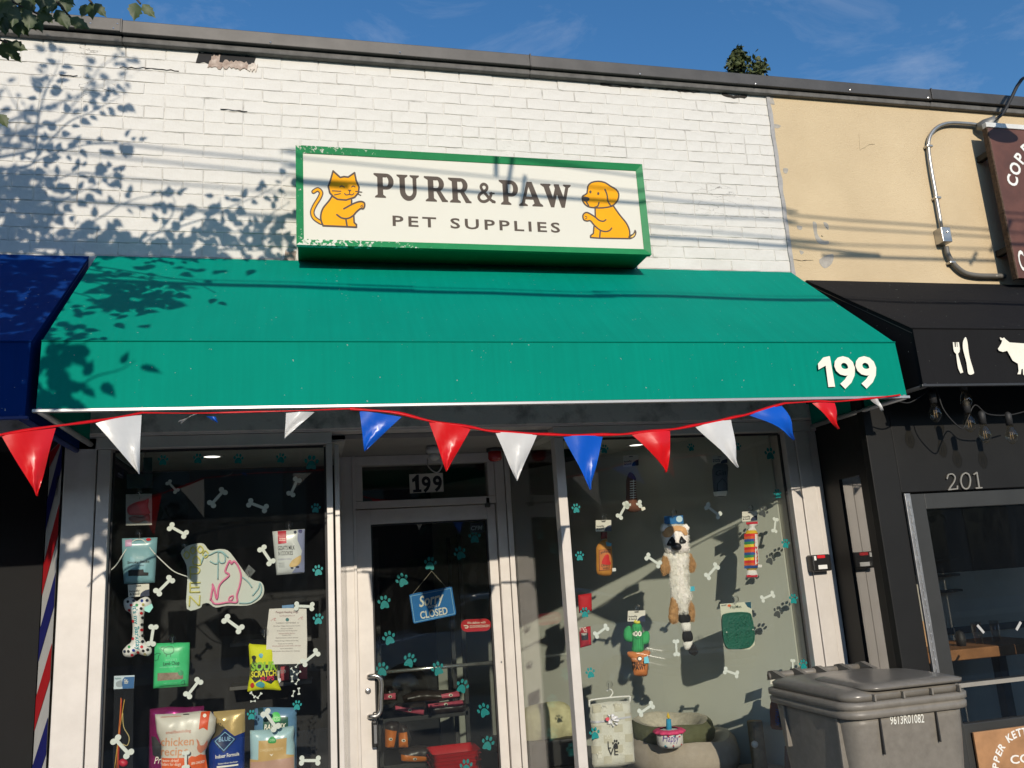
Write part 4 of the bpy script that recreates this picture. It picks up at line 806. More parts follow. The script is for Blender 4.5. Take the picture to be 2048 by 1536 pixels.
box('front_step', BX0+.235, BX1-.135, BY0+.004, BY0+.10, .30, .565, gb, bn, bev=.012); box('grab_recess', BX0+.235, BX1-.155, BY0+.0, BY0+.05, .567, .577, rub, bn, bev=0)
loft('lower_body', [((BX0+.05, BX0+.20, BY0+.035, BY0+.2, .04), .05), ((BX0+.045, BX0+.20, BY0+.028, BY0+.2, .05), .53), ((BX0+.075, BX0+.18, BY0+.05, BY0+.18, .04), .57)], gb, bn)
zy = lambda x, z: BY0+.0235+(.84-z)*.045
text('serial_number', '9613R01082', N2.p(975, 602), N2.p(1250, 585), .034, BY0+.018, pr(232, 232, 222), bn, bold=.012, yf=lambda x, z: BY0+.020+max(0, (.93-z))*.07)
for x in (BX0+.09, BX1-.09):
    wl = tube('wheel', [(x-.03, BY1+.0, .12), (x+.03, BY1+.0, .12)], .115, rub, bn, 20)
    tube('rim', [(x-.034, BY1, .12), (x+.034, BY1, .12)], .06, gb, wl, 16)
tube('axle', [(BX0+.1, BY1, .12), (BX1-.1, BY1, .12)], .012, steel, bn)
# ================================================================== wires over the pavement
def back(p, y): t_ = (p.y-y); return p-SUN*t_             # follow the sunlight back from a shadow to the thing at depth y
wires = [('black service wire strung above the pavement, thickest of the wires', [W(181, 403), W(591, 431), W(1300, 473), W(1575, 493), W(1760, 511), W(2000, 523)], -3.0, .010),
         ('slim upper wire strung above the pavement', [W(190, 283), W(581, 300), W(1300, 395), W(1575, 420), W(2000, 462)], -3.4, .0065),
         ('slim middle wire strung above the pavement', [W(210, 312), W(581, 330), W(1300, 424), W(1575, 441), W(2000, 476)], -3.5, .006),
         ('slim lowest wire strung above the pavement', [W(1300, 452), W(1575, 482), W(2000, 500)], -3.6, .0055)]
for lab, P_, y, r_ in wires:
    Q = [back(p, y) for p in P_]; d0 = (Q[0]-Q[-1]).normalized(); Q = [Q[0]+d0*14+Vector((0, 0, .3))]+Q+[Q[-1]-d0*14+Vector((0, 0, .5))]
    o = tube('overhead_wire', smooth_path(Q, 5), r_, rub, None, 6); props(o, lab, 'wire', 'overhead wires')
def slope(u, v):                                           # the sloping canvas of the green awning
    d = ray(u, v); n_ = Vector((0, .662, -.8)).normalized(); n_ = Vector((0, -(3.262-2.598), -(-.8-0))); n_ = Vector((0, -.664, .800)); a = Vector((0, -.012, 3.262)); t_ = (a-CAM).dot(n_)/d.dot(n_); return CAM+d*t_
Q = [back(slope(u, v), -3.2) for u, v in ((260, 561), (700, 574), (1200, 590), (1700, 600))]; d0 = (Q[0]-Q[-1]).normalized(); Q = [Q[0]+d0*14]+Q+[Q[-1]-d0*14]
o = thing('cable_bundle', 'thick lashed bundle of black cables above the pavement', 'cable', Q[2]); tube('bundle', smooth_path(Q, 5), .021, rub, o, 8)
Q2 = [q_+Vector((0, 0, .055)) for q_ in Q]; tube('messenger_wire', smooth_path(Q2, 5), .004, rub, o, 6)
hw = thing('cable_spacers', 'black spacer rods clamped to wires above the pavement', 'spacers', back(W(1000, 360, -.25), -3.2))
for (a_, b_, r_) in (((992, 312), (992, 352), .013), ((1024, 322), (1014, 385), .012), ((1050, 352), (1042, 415), .011)):
    tube('spacer', [back(W(*a_, -.23), -3.1), back(W(*b_, -.23), -3.1)], r_, rub, hw, 8)
for (a_, b_) in (((1982, 470), (1968, 495)), ((2022, 440), (2010, 470))): tube('spacer', [back(W(*a_, -.15), -3.1), back(W(*b_, -.15), -3.1)], .012, rub, hw, 8)
# ================================================================== trees
leafm = mat('leaf_green', (.035, .065, .018), .5, var=.35, vs=3, col2=(.07, .10, .028)); t = leafm.node_tree; b = t.nodes['Principled BSDF']
tl = N(t, 'ShaderNodeBsdfTranslucent'); tl.inputs[0].default_value = (.16, .22, .03, 1); ms = N(t, 'ShaderNodeMixShader'); ms.inputs[0].default_value = .12
t.links.new(b.outputs[0], ms.inputs[1]); t.links.new(tl.outputs[0], ms.inputs[2]); t.links.new(ms.outputs[0], t.nodes['Material Output'].inputs[0])
bark = mat('bark', (.09, .07, .05), .9, var=.4, vs=12, bump=1, bs=30)
LEAF = [(0, 0, 0), (.16, -.03, .10), (.30, -.05, .22), (.27, -.04, .36), (.34, -.06, .44), (.22, -.03, .60), (.20, -.03, .72), (.08, -.01, .86), (0, .03, 1.08), (-.08, -.01, .86), (-.22, -.03, .70), (-.21, -.03, .58), (-.34, -.06, .46), (-.26, -.04, .34), (-.30, -.05, .20), (-.15, -.03, .08), (0, .02, .4)]
LF = [[i, i+1, 16] for i in range(15)]+[[15, 0, 16]]
rl = random.Random(11)
class Leaves:
    def __init__(s): s.V = []; s.F = []
    def add(s, p, size, d=None, face=None):
        d = (d or Vector((rl.uniform(-1, 1), rl.uniform(-.6, .6), rl.uniform(-1, .5)))).normalized()
        n_ = (face or Vector((rl.uniform(-.7, .7), -1, rl.uniform(-.5, .7)))); sx = d.cross(n_).normalized(); ny = sx.cross(d)
        k = len(s.V); w_ = rl.uniform(.85, 1.15)
        s.V += [p+(sx*x*w_+ny*y+d*z)*size for x, y, z in LEAF]; s.F += [[k+i for i in f] for f in LF]
tr = thing('street_tree', 'leafy street tree reaching over the left shopfront', 'tree', (-2.9, -3.0, 0))
lv = Leaves(); tw = bmesh.new()
tk = [Vector((-2.9, -3.0, -.02)), Vector((-2.88, -2.98, 1.2)), Vector((-2.8, -2.9, 2.6)), Vector((-2.6, -2.75, 3.8)), Vector((-2.4, -2.6, 5.2)), Vector((-2.5, -2.5, 6.6))]
tube('trunk', smooth_path(tk, 4), [.16, .15, .145, .14, .135, .13, .13, .125, .12, .115, .11, .105, .10, .09, .08, .07, .06, .05, .04, .03, .02], bark, tr, 12)
crotch = Vector((-2.6, -2.75, 3.9))
def twig(P_, size=.062, den=1.35, spread=.055, root=True, rad=.006):
    P_ = smooth_path(P_, 5)
    if root:
        a = P_[0]; mid = crotch.lerp(a, .55)+Vector((0, 0, .22)); R_ = smooth_path([crotch, mid, a], 5); n_ = len(R_); tubebm(tw, R_, [.017-(.017-rad)*i/(n_-1) for i in range(n_)], 6)
    n_ = len(P_); tubebm(tw, P_, [rad*(1-.75*i/(n_-1)) for i in range(n_)], 5)
    L_ = sum((P_[i+1]-P_[i]).length for i in range(n_-1)); c = max(3, int(L_/.045*den))
    for i in range(c):
        f = (i+.5)/c*(n_-1); k = int(f); p = P_[k].lerp(P_[min(k+1, n_-1)], f-k)
        side = 1 if i % 2 else -1; ax = (P_[min(k+1, n_-1)]-P_[max(k-1, 0)]).normalized(); nn = Vector((-ax.z, 0, ax.x))
        for _ in range(rl.choice((1, 1, 2))):
            d = ax*rl.uniform(.2, .9)+nn*side*rl.uniform(.4, 1)+Vector((0, rl.uniform(-.4, .4), -.25)); q_ = p+d.normalized()*rl.uniform(.01, spread); lv.add(q_, size*rl.uniform(.65, 1.1), d)
            side = -side
def sh(pts, y, **k): twig([back(W(*p, 0), y+rl.uniform(-.08, .08)) for p in pts], **k)
M7 = K(0, 0, 5.908)
sh([(70, 300), (80, 220), (95, 175), (108, 150), (120, 120)], -1.7); sh([(60, 300), (85, 200), (92, 140), (108, 90)], -2.9, den=.6)
sh([(120, 240), (170, 180), (200, 135), (230, 118), (256, 108)], -2.7, den=.9); sh([(160, 190), (220, 165), (268, 152)], -2.8, den=.8)
sh([(60, 330), (130, 250), (180, 225), (215, 207), (243, 192)], -1.65); sh([(20, 350), (100, 310), (170, 290), (230, 288), (262, 285)], -1.75)
sh([(10, 400), (90, 370), (160, 345), (230, 355)], -1.8); sh([(20, 430), (120, 400), (190, 370), (225, 345)], -1.9)
sh([(60, 500), (190, 440), (250, 405), (300, 392), (352, 388)], -1.9, den=.8); sh([(100, 520), (300, 470), (400, 440), (470, 410), (530, 385), (578, 352)], -1.8, den=.85)
sh([(160, 520), (300, 490), (400, 470), (480, 462), (562, 455)], -1.9); sh([(300, 520), (400, 510), (440, 450), (440, 395)], -1.8); sh([(350, 520), (470, 490), (540, 430), (580, 405)], -1.75, den=.9)
sh([(260, 510), (330, 450), (350, 410), (340, 385)], -1.95); sh([(300, 515), (420, 500), (520, 500), (575, 485)], -1.7)
sh([(0, 300), (40, 240), (20, 190), (5, 165)], -2.6, den=.7); sh([(-30, 340), (20, 280), (60, 240), (50, 215)], -2.4, den=.8)
def fill(n_, poly, y0, y1, plane='wall', size=.07):
    us = [p[0] for p in poly]; vs_ = [p[1] for p in poly]; c = 0
    while c < n_:
        u, v = rl.uniform(min(us), max(us)), rl.uniform(min(vs_), max(vs_))
        if not inside(u, v, poly): continue
        c += 1; p = W(u, v, 0) if plane == 'wall' else (slope(u, v) if plane == 'slope' else W(u, v, -.82)); lv.add(back(p, rl.uniform(y0, y1)), size*rl.uniform(.7, 1.15))
fill(390, [(-160, 330), (60, 340), (120, 350), (130, 420), (150, 512), (-160, 520)], -2.7, -1.75); fill(90, [(130, 430), (260, 470), (330, 512), (140, 515)], -2.4, -1.8)
fill(95, [(250, 470), (580, 440), (580, 520), (250, 520)], -2.5, -1.8)
fill(80, [(110, 530), (190, 520), (520, 535), (400, 560), (300, 575), (345, 600), (290, 640), (330, 655), (250, 665), (110, 690), (90, 680)], -2.9, -2.1, 'slope', .075); fill(560, [(-200, 520), (170, 520), (60, 690), (-200, 690)], -2.9, -1.95, 'slope', .09)
fill(34, [(80, 690), (180, 690), (200, 710), (140, 725), (130, 760), (150, 800), (82, 815)], -3.1, -2.5, 'val', .08); fill(260, [(-120, 690), (55, 690), (50, 840), (-120, 840)], -3.1, -2.3, 'val', .095)
fill(60, [(100, 960), (190, 960), (212, 1060), (190, 1110), (105, 1140)], -3.3, -2.8, 'wall', .09)
def shv(pts, y, **k): twig([back(W(*p, -.82), y) for p in pts], **k)
shv([(90, 810), (150, 775), (190, 750), (240, 735), (268, 715)], -2.7, size=.085, den=.7)
# the sprays hanging into the top left corner
def spray(pts, y, **k): twig([W(*p, y) for p in pts], root=True, **k)
def leafpx(u, v, y, du, dv, size):
    p = W(u, v, y); q_ = W(u+du, v+dv, y); lv.add(p, size, q_-p, Vector((rl.uniform(-.35, .35), -1, rl.uniform(-.3, .3))))
for u, v, du, dv, sz in ((272, 5, -3, 26, .055), (285, 8, 24, 26, .05), (172, 8, -8, 24, .045), (180, 5, 6, 36, .052), (190, 6, 22, 28, .05), (100, -12, -4, 42, .062), (130, -6, 3, 36, .055), (128, 28, 6, 24, .05), (140, 35, 30, 18, .058), (45, 2, 15, 24, .05), (10, 2, 8, 40, .062), (30, 15, -4, 30, .055), (20, 30, 15, 22, .05), (50, 18, 12, 26, .05), (75, 30, 26, 6, .044), (70, 36, 14, 28, .048), (30, 40, 8, 34, .052), (5, 44, 6, 26, .04), (8, 78, 12, 26, .055), (20, 85, 22, 10, .045), (0, 88, 16, 30, .052), (20, 100, 18, 20, .044), (0, 228, 10, 18, .04), (75, -8, 5, 18, .035), (62, 28, -12, 26, .045), (0, 15, 10, 30, .05)):
    leafpx(u, v, -1.7+rl.uniform(-.1, .1), du, dv, sz*1.18)
for _ in range(34):
    u_ = rl.uniform(-15, 125); leafpx(u_, rl.uniform(-25, 45-.25*max(0, u_-40)), -1.7+rl.uniform(-.15, .15), rl.uniform(-14, 22), rl.uniform(14, 38), rl.uniform(.05, .072))
for P_ in (((-60, -60), (20, 0), (60, 20), (90, 35)), ((40, -60), (110, 0), (132, 25), (142, 36)), ((120, -70), (170, -10), (184, 6)), ((210, -70), (265, -10), (281, 8)), ((-80, 20), (-20, 70), (15, 85))):
    tubebm(tw, smooth_path([W(*p, -1.7) for p in P_], 4), .0035, 5); a = W(*P_[0], -1.7); tubebm(tw, smooth_path([crotch, crotch.lerp(a, .5)+Vector((0, 0, .3)), a], 4), [.012-.001*i for i in range(9)], 5)
for _ in range(45):
    p = back(W(rl.uniform(-60, 200), rl.uniform(-60, 100), -1.7), rl.uniform(-3.3, -2.5)); lv.add(p, rl.uniform(.07, .10))
for _ in range(700):                                      # the rest of the crown, above and to the left of the picture
    th, ph = rl.uniform(0, 6.283), rl.uniform(-.4, 1.5); r_ = rl.uniform(.6, 1.25)
    p = Vector((-3.1+r_*1.2*math.cos(th)*math.cos(ph), -3.0+r_*.9*math.sin(th)*math.cos(ph), 5.2+r_*1.4*math.sin(ph))); lv.add(p, rl.uniform(.08, .13))
bra = frombm('branches', tw, bark, tr, True); mk('crown', lv.V, lv.F, leafm, tr, True)
def far_tree(label, base, top, rx, n_, sz, cat='tree', conic=False, grp=None, seed=1):
    r = random.Random(seed); t_ = thing('tree', label, cat, base, grp); bz = Vector(base); hgt = top-bz.z
    tube('trunk', [bz, bz+Vector((.1, 0, hgt*.4)), bz+Vector((0, .1, hgt*.85))], [hgt*.022, hgt*.016, hgt*.004], bark, t_, 10); L_ = Leaves()
    bmx = bmesh.new()
    cl = []
    for i in range(46):
        q_ = r.random()**.8; a = r.uniform(0, 6.283); rr = rx*(1-q_*.8 if conic else math.sin(math.pi*min(1, .12+q_*.84)))*r.uniform(.25, 1); p = bz+Vector((rr*math.cos(a), rr*math.sin(a), hgt*(.3+.66*q_))); cl.append(p); tubebm(bmx, [bz+Vector((0, 0, max(hgt*.2, p.z-bz.z-rr*.6))), p], [hgt*.006, hgt*.002], 5)
    frombm('branches', bmx, bark, t_, True)
    for i in range(n_):
        c = r.choice(cl); d = Vector((r.gauss(0, 1), r.gauss(0, 1), r.gauss(0, .8)))*rx*.16; L_.add(c+d, sz*r.uniform(.7, 1.3), None, Vector((r.uniform(-1, 1), r.uniform(-1, .4), r.uniform(-.2, 1))))
    return t_, L_
t_, L_ = far_tree('tall tree behind the roof with two leafy tips showing', (10.6, 12.5, -.1), 12.2, 1.5, 1500, .22, conic=True, seed=3)
for cx, cz, rz_, n_ in ((W(1476, 132, 12.2), None, .28, 420), (W(1514, 139, 12.2), None, .22, 300), (W(1478, 114, 12.2), None, .17, 160), (W(1476, 104, 12.2), None, .09, 60)):
    for i in range(n_): L_.add(cx+Vector((rl.gauss(0, .42)*rz_, rl.gauss(0, .5)*rz_, rl.gauss(0, .5)*rz_)), rl.uniform(.09, .15), None, Vector((rl.uniform(-1, 1), rl.uniform(-1, .3), rl.uniform(-.3, 1))))
mk('crown', L_.V, L_.F, mat('far_leaf', (.05, .075, .022), .55, var=.4, vs=2, col2=(.09, .11, .03)), t_)
# ================================================================== parked car behind the camera (mirrored in the door)
car = thing('parked_car', 'white hatchback parked along the kerb facing the shops', 'car', (4.2, -7.35, -.15)); paint = mat('car_paint', (.78, .80, .82), .25, .0, var=.03, coat=.8)
def prism(nm, pr_, y0, y1, m, ins=0, zt=None):
    n_ = len(pr_); V = []
    for yy, k in ((y0, 1), (y0+.10, 0), (y1-.10, 0), (y1, 1)): V += [(x+(2.1-abs(x-4.2))*0, yy, z-(.03 if k and z > .5 else 0)) for x, z in pr_]
    Fc = [list(range(n_))[::-1], [3*n_+i for i in range(n_)]]
    for r_ in range(3): Fc += [[r_*n_+i, r_*n_+(i+1) % n_, (r_+1)*n_+(i+1) % n_, (r_+1)*n_+i] for i in range(n_)]
    return mk(nm, V, Fc, m, car, True)
prism('body', [(2.05, .12), (2.0, .38), (2.05, .62), (2.5, .74), (3.15, .84), (5.95, .88), (6.35, .80), (6.42, .45), (6.35, .12)], -8.25, -6.45, paint)
prism('cabin', [(3.05, .80), (3.55, 1.12), (3.95, 1.30), (5.1, 1.33), (5.75, 1.18), (6.1, .86)], -8.08, -6.62, mat('car_glass', (.01, .012, .014), .05))
prism('roof', [(3.86, 1.268), (3.97, 1.325), (5.1, 1.355), (5.7, 1.21), (5.1, 1.31), (3.95, 1.285)], -8.09, -6.61, paint)
for x in (2.85, 5.5):
    for y in (-8.2, -6.5):
        wl = tube('wheel', [(x, y-.1, .17), (x, y+.1, .17)], .31, rub, car, 24); tube('rim', [(x, y-.105, .17), (x, y+.105, .17)], .19, steel, wl, 16)
for y in (-8.0, -6.7): box('headlight', 2.02, 2.25, y-.18, y+.18, .50, .62, GLC, car, bev=.03)
for y in (-8.2, -6.5): box('mirror', 3.5, 3.62, y-.06, y+.06, .88, 1.0, paint, car, bev=.03)
car.location.x -= 1.55
# ================================================================== across the street (what the glass mirrors)
brk = mat('red_brick_far', (.10, .05, .04), .85, var=.2, vs=3); dkg = mat('far_window', (.02, .025, .03), .1)
for i, (x, wd, hgt, m_, lab) in enumerate(((-24, 14, 5.5, brk, 'red brick shop house'), (-10, 10, 5.3, mat('tan_render', (.16, .14, .11), .85), 'tan rendered house'), (0, 12, 5.7, brk, 'long red brick house'), (12, 14, 5.4, mat('grey_render', (.12, .12, .12), .85), 'grey rendered house'), (26, 12, 5.6, brk, 'corner red brick house'))):
    o = thing('street_building', lab+' across the road', 'building', (x+wd/2, -22, 0)); box('wall', x, x+wd, -28, -19.2, -.15, hgt, m_, o, bev=0); box('roof_edge', x-.1, x+wd+.1, -28, -19.0, hgt, hgt+.35, cop, o, bev=0)
    for k in range(int(wd/2.4)):
        for zf_ in (.5, 3.4): box('window', x+.6+k*2.4, x+2.2+k*2.4, -19.2, -19.15, zf_, zf_+(2.2 if zf_ < 1 else 1.7), dkg, o, bev=0)
for i, x in enumerate((-14, -5, 4.5, 15, 24)):
    t_, L_ = far_tree(('low rounded tree before the %s across the road' % ('red shop house', 'tan house', 'long house', 'grey house', 'corner house')[i]), (x, -17.2, -.05), 5.4, 2.0, 900, .3, grp='trees across the road', seed=20+i); mk('crown', L_.V, L_.F, leafm, t_)
# ================================================================== window decals: bones and paws
def outline_bone():
    p = []
    for cx, cz, a0, a1 in ((.40, .13, -60, 190), (-.40, .13, -10, 240), (-.40, -.13, 120, 370), (.40, -.13, 170, 420)):
        pass
    P2 = [q_ for c in ((.40, .11), (.40, -.11), (-.40, .11), (-.40, -.11)) for q_ in [ell(c[0], c[1], (.122), .122, 14)]]+[[(-.42, -.068), (.42, -.068), (.42, .068), (-.42, .068)]]
    return P2
def unit_slab(nm, P2, t, m):
    ov, of = cdt(P2); n_ = len(ov); V = [(v.x, 0, v.y) for v in ov]+[(v.x, t, v.y) for v in ov]; e = {}
    for f in of:
        for i in range(len(f)): e[(f[i-1], f[i])] = 1
    Fc = [list(f) for f in of]+[[n_+i for i in f[::-1]] for f in of]+[[a, a+n_, b+n_, b] for a, b in e if (b, a) not in e]
    me = bpy.data.meshes.new(nm); me.from_pydata(V, [], Fc); me.materials.append(m); return me
MB_ = unit_slab('bone', outline_bone(), .03, pr(222, 226, 218, .6))
paw = [spl([(-.34, -.42), (-.30, -.12), (-.12, .12), (.12, .12), (.30, -.12), (.34, -.42), (.15, -.46), (0, -.40), (-.15, -.46)], 3), ell(-.40, .12, .11, .16, 12, .3), ell(-.15, .38, .115, .17, 12, .1), ell(.15, .38, .115, .17, 12, -.1), ell(.40, .12, .11, .16, 12, -.3)]
MPT = unit_slab('paw', paw, .03, pr(0, 150, 152, .45)); MPD = unit_slab('paw_dark', paw, .03, pr(70, 74, 74, .5))
YI = GY+.0045
def bone(a, b, y, lab, grp):
    A, B = W(*a, y), W(*b, y); d = B-A; L_ = d.length*1.36; o = put('bone_cutout', MB_, (A+B)/2, None, rot=(0, -math.atan2(d.z, d.x), 0), scale=(L_, .1, L_*1.02), label=lab, cat='cutout', group=grp); return o
def pawd(p, size, y, rot, lab, grp, me=MPT):
    q_ = W(*p, y); put('paw_decal', me, q_, None, rot=(0, rot, 0), scale=(size, .06, size), label=lab, cat='decal', group=grp)
LB = ['tilted bone cut-out high above the neon dog', 'bone cut-out above the goat milk bag', 'bone cut-out beside top of the pale blue pouch', 'bone cut-out touching the goat milk cookie bag', 'bone cut-out between pale blue pouch and neon sign', 'upright bone cut-out against the polka dot bone toy', 'bone cut-out hanging below the neon sign', 'bone cut-out touching corner of green lamb pouch', 'bone cut-out over the cat wand toy', 'bone cut-out over the teal raw mix bag', 'bone cut-out over top edge of the paper notice', 'bone cut-out at lower corner of the paper notice', 'level bone cut-out beside the sandy recipe pouch', 'upright bone cut-out over the white chicken bag', 'dim bone cut-out high beside the mullion', 'dim bone cut-out beneath the round recessed light']
RB = ['white bone cut-out hanging below the plush football', "white bone cut-out beside the plush lemur's arm", 'dim bone cut-out below the grey gin bottle toy', 'white bone cut-out between lemur and sweet roll toys', 'white bone cut-out beside the fire alarm toy', "upright bone cut-out beside the lemur's striped tail", 'white bone cut-out above corner of lick mat', "upright bone cut-out beside the sweet roll's card", 'white bone cut-out below the green lick mat', 'white bone cut-out between blanket and green pet bed', 'bone cut-out peeping above the bin lid', 'level bone cut-out across the plush football']
for kb, (a, b) in enumerate((((885, 432), (930, 382)), ((1045, 430), (1105, 452)), ((715, 530), (770, 560)), ((1095, 622), (1130, 675)), ((660, 800), (710, 750)), ((640, 950), (630, 1015)), ((945, 915), (1000, 955)), ((785, 1230), (828, 1175)), ((485, 1420), (535, 1475)), ((1110, 1308), (1150, 1365)), ((1240, 860), (1300, 862)), ((1270, 1095), (1320, 1055)), ((1262, 1505), (1325, 1505)), ((775, 1475), (775, 1530)), ((1215, 390), (1240, 335)), ((705, 345), (735, 378)))):
    bone(C6.p(*a), C6.p(*b), YI, LB[kb], 'bone cut-outs in the neon sign window')
for kb, (a, b) in enumerate((((437, 485), (462, 440)), ((555, 655), (600, 685)), ((805, 445), (850, 480)), ((805, 735), (840, 695)), ((340, 980), (380, 950)), ((672, 1010), (675, 1060)), ((1035, 830), (1075, 812)), ((1088, 500), (1083, 545)), ((880, 1130), (925, 1145)), ((525, 1305), (570, 1275)), ((1160, 1090), (1160, 1130)), ((470, 438), (520, 434)))):
    bone(C8.p(*a), C8.p(*b), YI, RB[kb], 'bone cut-outs in the plush toy window')
rp = random.Random(5)
PLB = ['small teal paw decal in the row across neon window top']*4+['large teal paw decal in top corner of neon sign window', 'teal paw decal above the goat milk bag beside mullion', 'teal paw decal between goat milk bag and paper notice', 'teal paw decal beside the paper notice', 'teal paw decal over corner of raw mix bag', 'teal paw decal beside the blue diamond emblem bag']
for i, (x, y, s_) in enumerate(((680, 252, .048), (827, 245, .048), (995, 246, .048), (1173, 243, .048), (1300, 262, .07), (1318, 452, .046), (1327, 712, .05), (1328, 915, .05), (1240, 1275, .042), (1050, 1315, .042))): pawd(C6.p(x, y), s_, YI, rp.uniform(-.15, .15), PLB[i], 'paw decals on the neon sign window')
PDB = ['dim teal paw decal below the glazier sticker', 'teal paw decal to the upper side of closed sign string', 'teal paw decal at the top of the closed sign string', 'teal paw decal beside the closed sign string', 'teal paw decal beside the tilted closed sign', 'teal paw decal below the tilted closed sign', 'teal paw decal just above the push bar', 'teal paw decal lying across the push bar', 'teal paw decal above the pink sack pile', 'teal paw decal beside the pink sack pile', 'teal paw decal beside the red basket stack', 'dim teal paw decal beside the door handle', 'teal paw decal over the red basket stack']
for i, (x, y, r_) in enumerate(((645, 572, 0), (584, 640, .35), (460, 683, .15), (343, 752, .4), (268, 845, -.1), (288, 994, .25), (374, 1087, .35), (491, 1122, .3), (594, 1195, .4), (683, 1295, .35), (700, 1433, .3), (258, 1125, 0), (610, 1530, 0))): pawd(C7.p(x, y), .073, DY+.0265, -r_ if i % 2 else r_, PDB[i], 'paw decals on the shop door')
PRB = ['teal paw decal behind the blue pennant at window top', 'teal paw decal between red and white pennants', 'large teal paw decal in top corner of plush toy window', 'teal paw decal above the whisky bottle toy beside mullion', 'teal paw decal beside the whisky bottle toy', 'teal paw decal over the plain red plush box', 'teal paw decal below the fire alarm toy', 'teal paw decal over the hanging blanket', 'teal paw decal in the column beside right pilaster', 'teal paw decal in the column beside right pilaster', 'teal paw decal in the column beside right pilaster', 'teal paw decal above the bin beside right pilaster', 'small teal paw decal behind the white pennant']
for i, (x, y, s_) in enumerate(((373, 205, .048), (735, 198, .042), (1065, 225, .066), (255, 453, .048), (270, 652, .048), (292, 888, .05), (315, 1140, .05), (333, 1393, .055), (1097, 392, .05), (1130, 600, .05), (1163, 831, .052), (1204, 1105, .05), (930, 195, .042))): pawd(C8.p(x, y), s_, YI, rp.uniform(-.15, .15), PRB[i], 'paw decals on the plush toy window')
for x, y in ((1037, 467), (1066, 665), (1098, 887)): pawd(C8.p(x, y), .058, YI, .45, 'dark grey paw print decal on the plush toy window', 'dark paw decals on the plush toy window', MPD)
# ---- suction hooks
def hook(parent, u, v, y):
    p = W(u, v, GY+.004); o = lathe('suction_cup', [(.001, .008), (.006, .008), (.018, .001), (.019, 0), (.001, 0)], (0, 0, 0), GLC, None, 14); o.rotation_euler = (R(-90), 0, 0); o.location = (p.x, GY+.0045, p.z); WL[o.name] = Vector(o.location); par(o, parent)
    tube('hook', smooth_path([p+Vector((0, .010, .004)), p+Vector((0, .016, -.006)), p+Vector((0, .018, -.024)), p+Vector((0, .012, -.03))], 3), .0015, steel, parent, 5)
# ---- hanging bags and toys
YH = GY+.022
crd = pr(226, 220, 205, .6); navy = pr(34, 44, 70, .6); ink = pr(28, 28, 30, .6); redp = pr(200, 30, 44, .5)
def card(parent, pts, y=YH-.006, txt=True):
    c = flat('header_card', [pts], y, .0012, crd, parent); (x0, y0), (x1, y1), (x2, y2), (x3, y3) = pts
    L = lambda s_, t_: ((x0*(1-s_)+x1*s_)*(1-t_)+(x3*(1-s_)+x2*s_)*t_, (y0*(1-s_)+y1*s_)*(1-t_)+(y3*(1-s_)+y2*s_)*t_)
    flat('corner_print', [[L(1, .45), L(1, 1), L(.55, 1), L(.58, .78), L(.68, .62), L(.82, .5)]], y-.0006, .0004, navy, c)
    flat('slot', [[L(.38, .1), L(.62, .1), L(.62, .18), L(.38, .18)]], y-.0006, .0004, ink, c)
    if txt: text('print', 'howlly', L(.06, .62), L(.55, .60), .010, y-.0009, ink, c, bold=.02); text('print', '& bond', L(.06, .86), L(.52, .84), .010, y-.0009, ink, c, bold=.02)
    return c
# left window ------------------------------------------------------
t_ = thing('fish_toy_bag', 'clear pack with pink fish toy hanging in dark display window', 'toy', W(278, 1050, YH)); hook(t_, 278, 985, YH)
pk = flat('pack', [L1((152, 522), (402, 515), (402, 815), (152, 820))], YH, .002, pr(170, 170, 160, .3), t_)
Puff('fish', spl(L1((165, 650), (240, 600), (330, 580), (372, 560), (365, 640), (385, 700), (340, 720), (250, 722), (180, 715)), 3), YH-.003, .014, pr(196, 96, 100, .35), t_); Puff('fish', spl(L1((178, 745), (230, 728), (310, 735), (370, 700), (385, 780), (340, 770), (270, 798), (200, 785)), 3), YH-.003, .012, pr(150, 110, 104, .35), t_)
t_ = thing('chew_toy_bag', 'dark teal pack hanging above pink fish pack', 'toy', W(280, 975, YH)); hook(t_, 285, 905, YH); flat('pack', [L1((160, 330), (408, 325), (405, 460), (162, 465))], YH, .003, pr(50, 70, 74, .3), t_); flat('header_card', [L1((320, 168), (405, 165), (405, 323), (320, 326))], YH, .0012, pr(38, 54, 60), t_)
t_ = thing('treat_pouch', 'pale blue pouch of meat sticks hanging above polka dot bone', 'pouch', W(280, 1168, YH)); hook(t_, *L1.p(278, 895), YH)
pb_ = Puff('pouch', L1((115, 945), (455, 935), (445, 1110), (430, 1368), (135, 1382), (120, 1200)), YH, .018, pr(132, 176, 184, .28), t_, rim=.05, wr=.004, ws=26)
pb_.mark('window_print', [L1((178, 1250), (325, 1242), (328, 1270), (372, 1272), (370, 1302), (178, 1306))], ink); pb_.mark('logo', [L1((148, 960), (212, 952), (212, 1020), (148, 1025))], pr(190, 150, 178)); pb_.mark('sticker', [ell(*L1.p(370, 955), 5, 3)], redp)
text('print', 'Smoky Sticks', L1.p(165, 1188), L1.p(378, 1176), .012, YH-.02, ink, t_, .015, yf=pb_.front); text('print', 'jerky sticks', L1.p(205, 1214), L1.p(325, 1208), .007, YH-.02, ink, t_, 0, yf=pb_.front); text('print', 'ROCCO', L1.p(255, 1140), L1.p(325, 1136), .011, YH-.02, pr(190, 215, 215), t_, 0, yf=pb_.front)
cab = tube('sign_cable', smooth_path([W(*L1.p(*p), YH-.014) for p in ((-15, 1270), (60, 1200), (130, 1090), (200, 990), (265, 955), (330, 970), (420, 1080), (520, 1180), (620, 1265), (745, 1312))], 4), .0028, pr(220, 220, 212), None, 6); props(cab, 'white power cable draped from pouch hook to neon sign', 'cable')
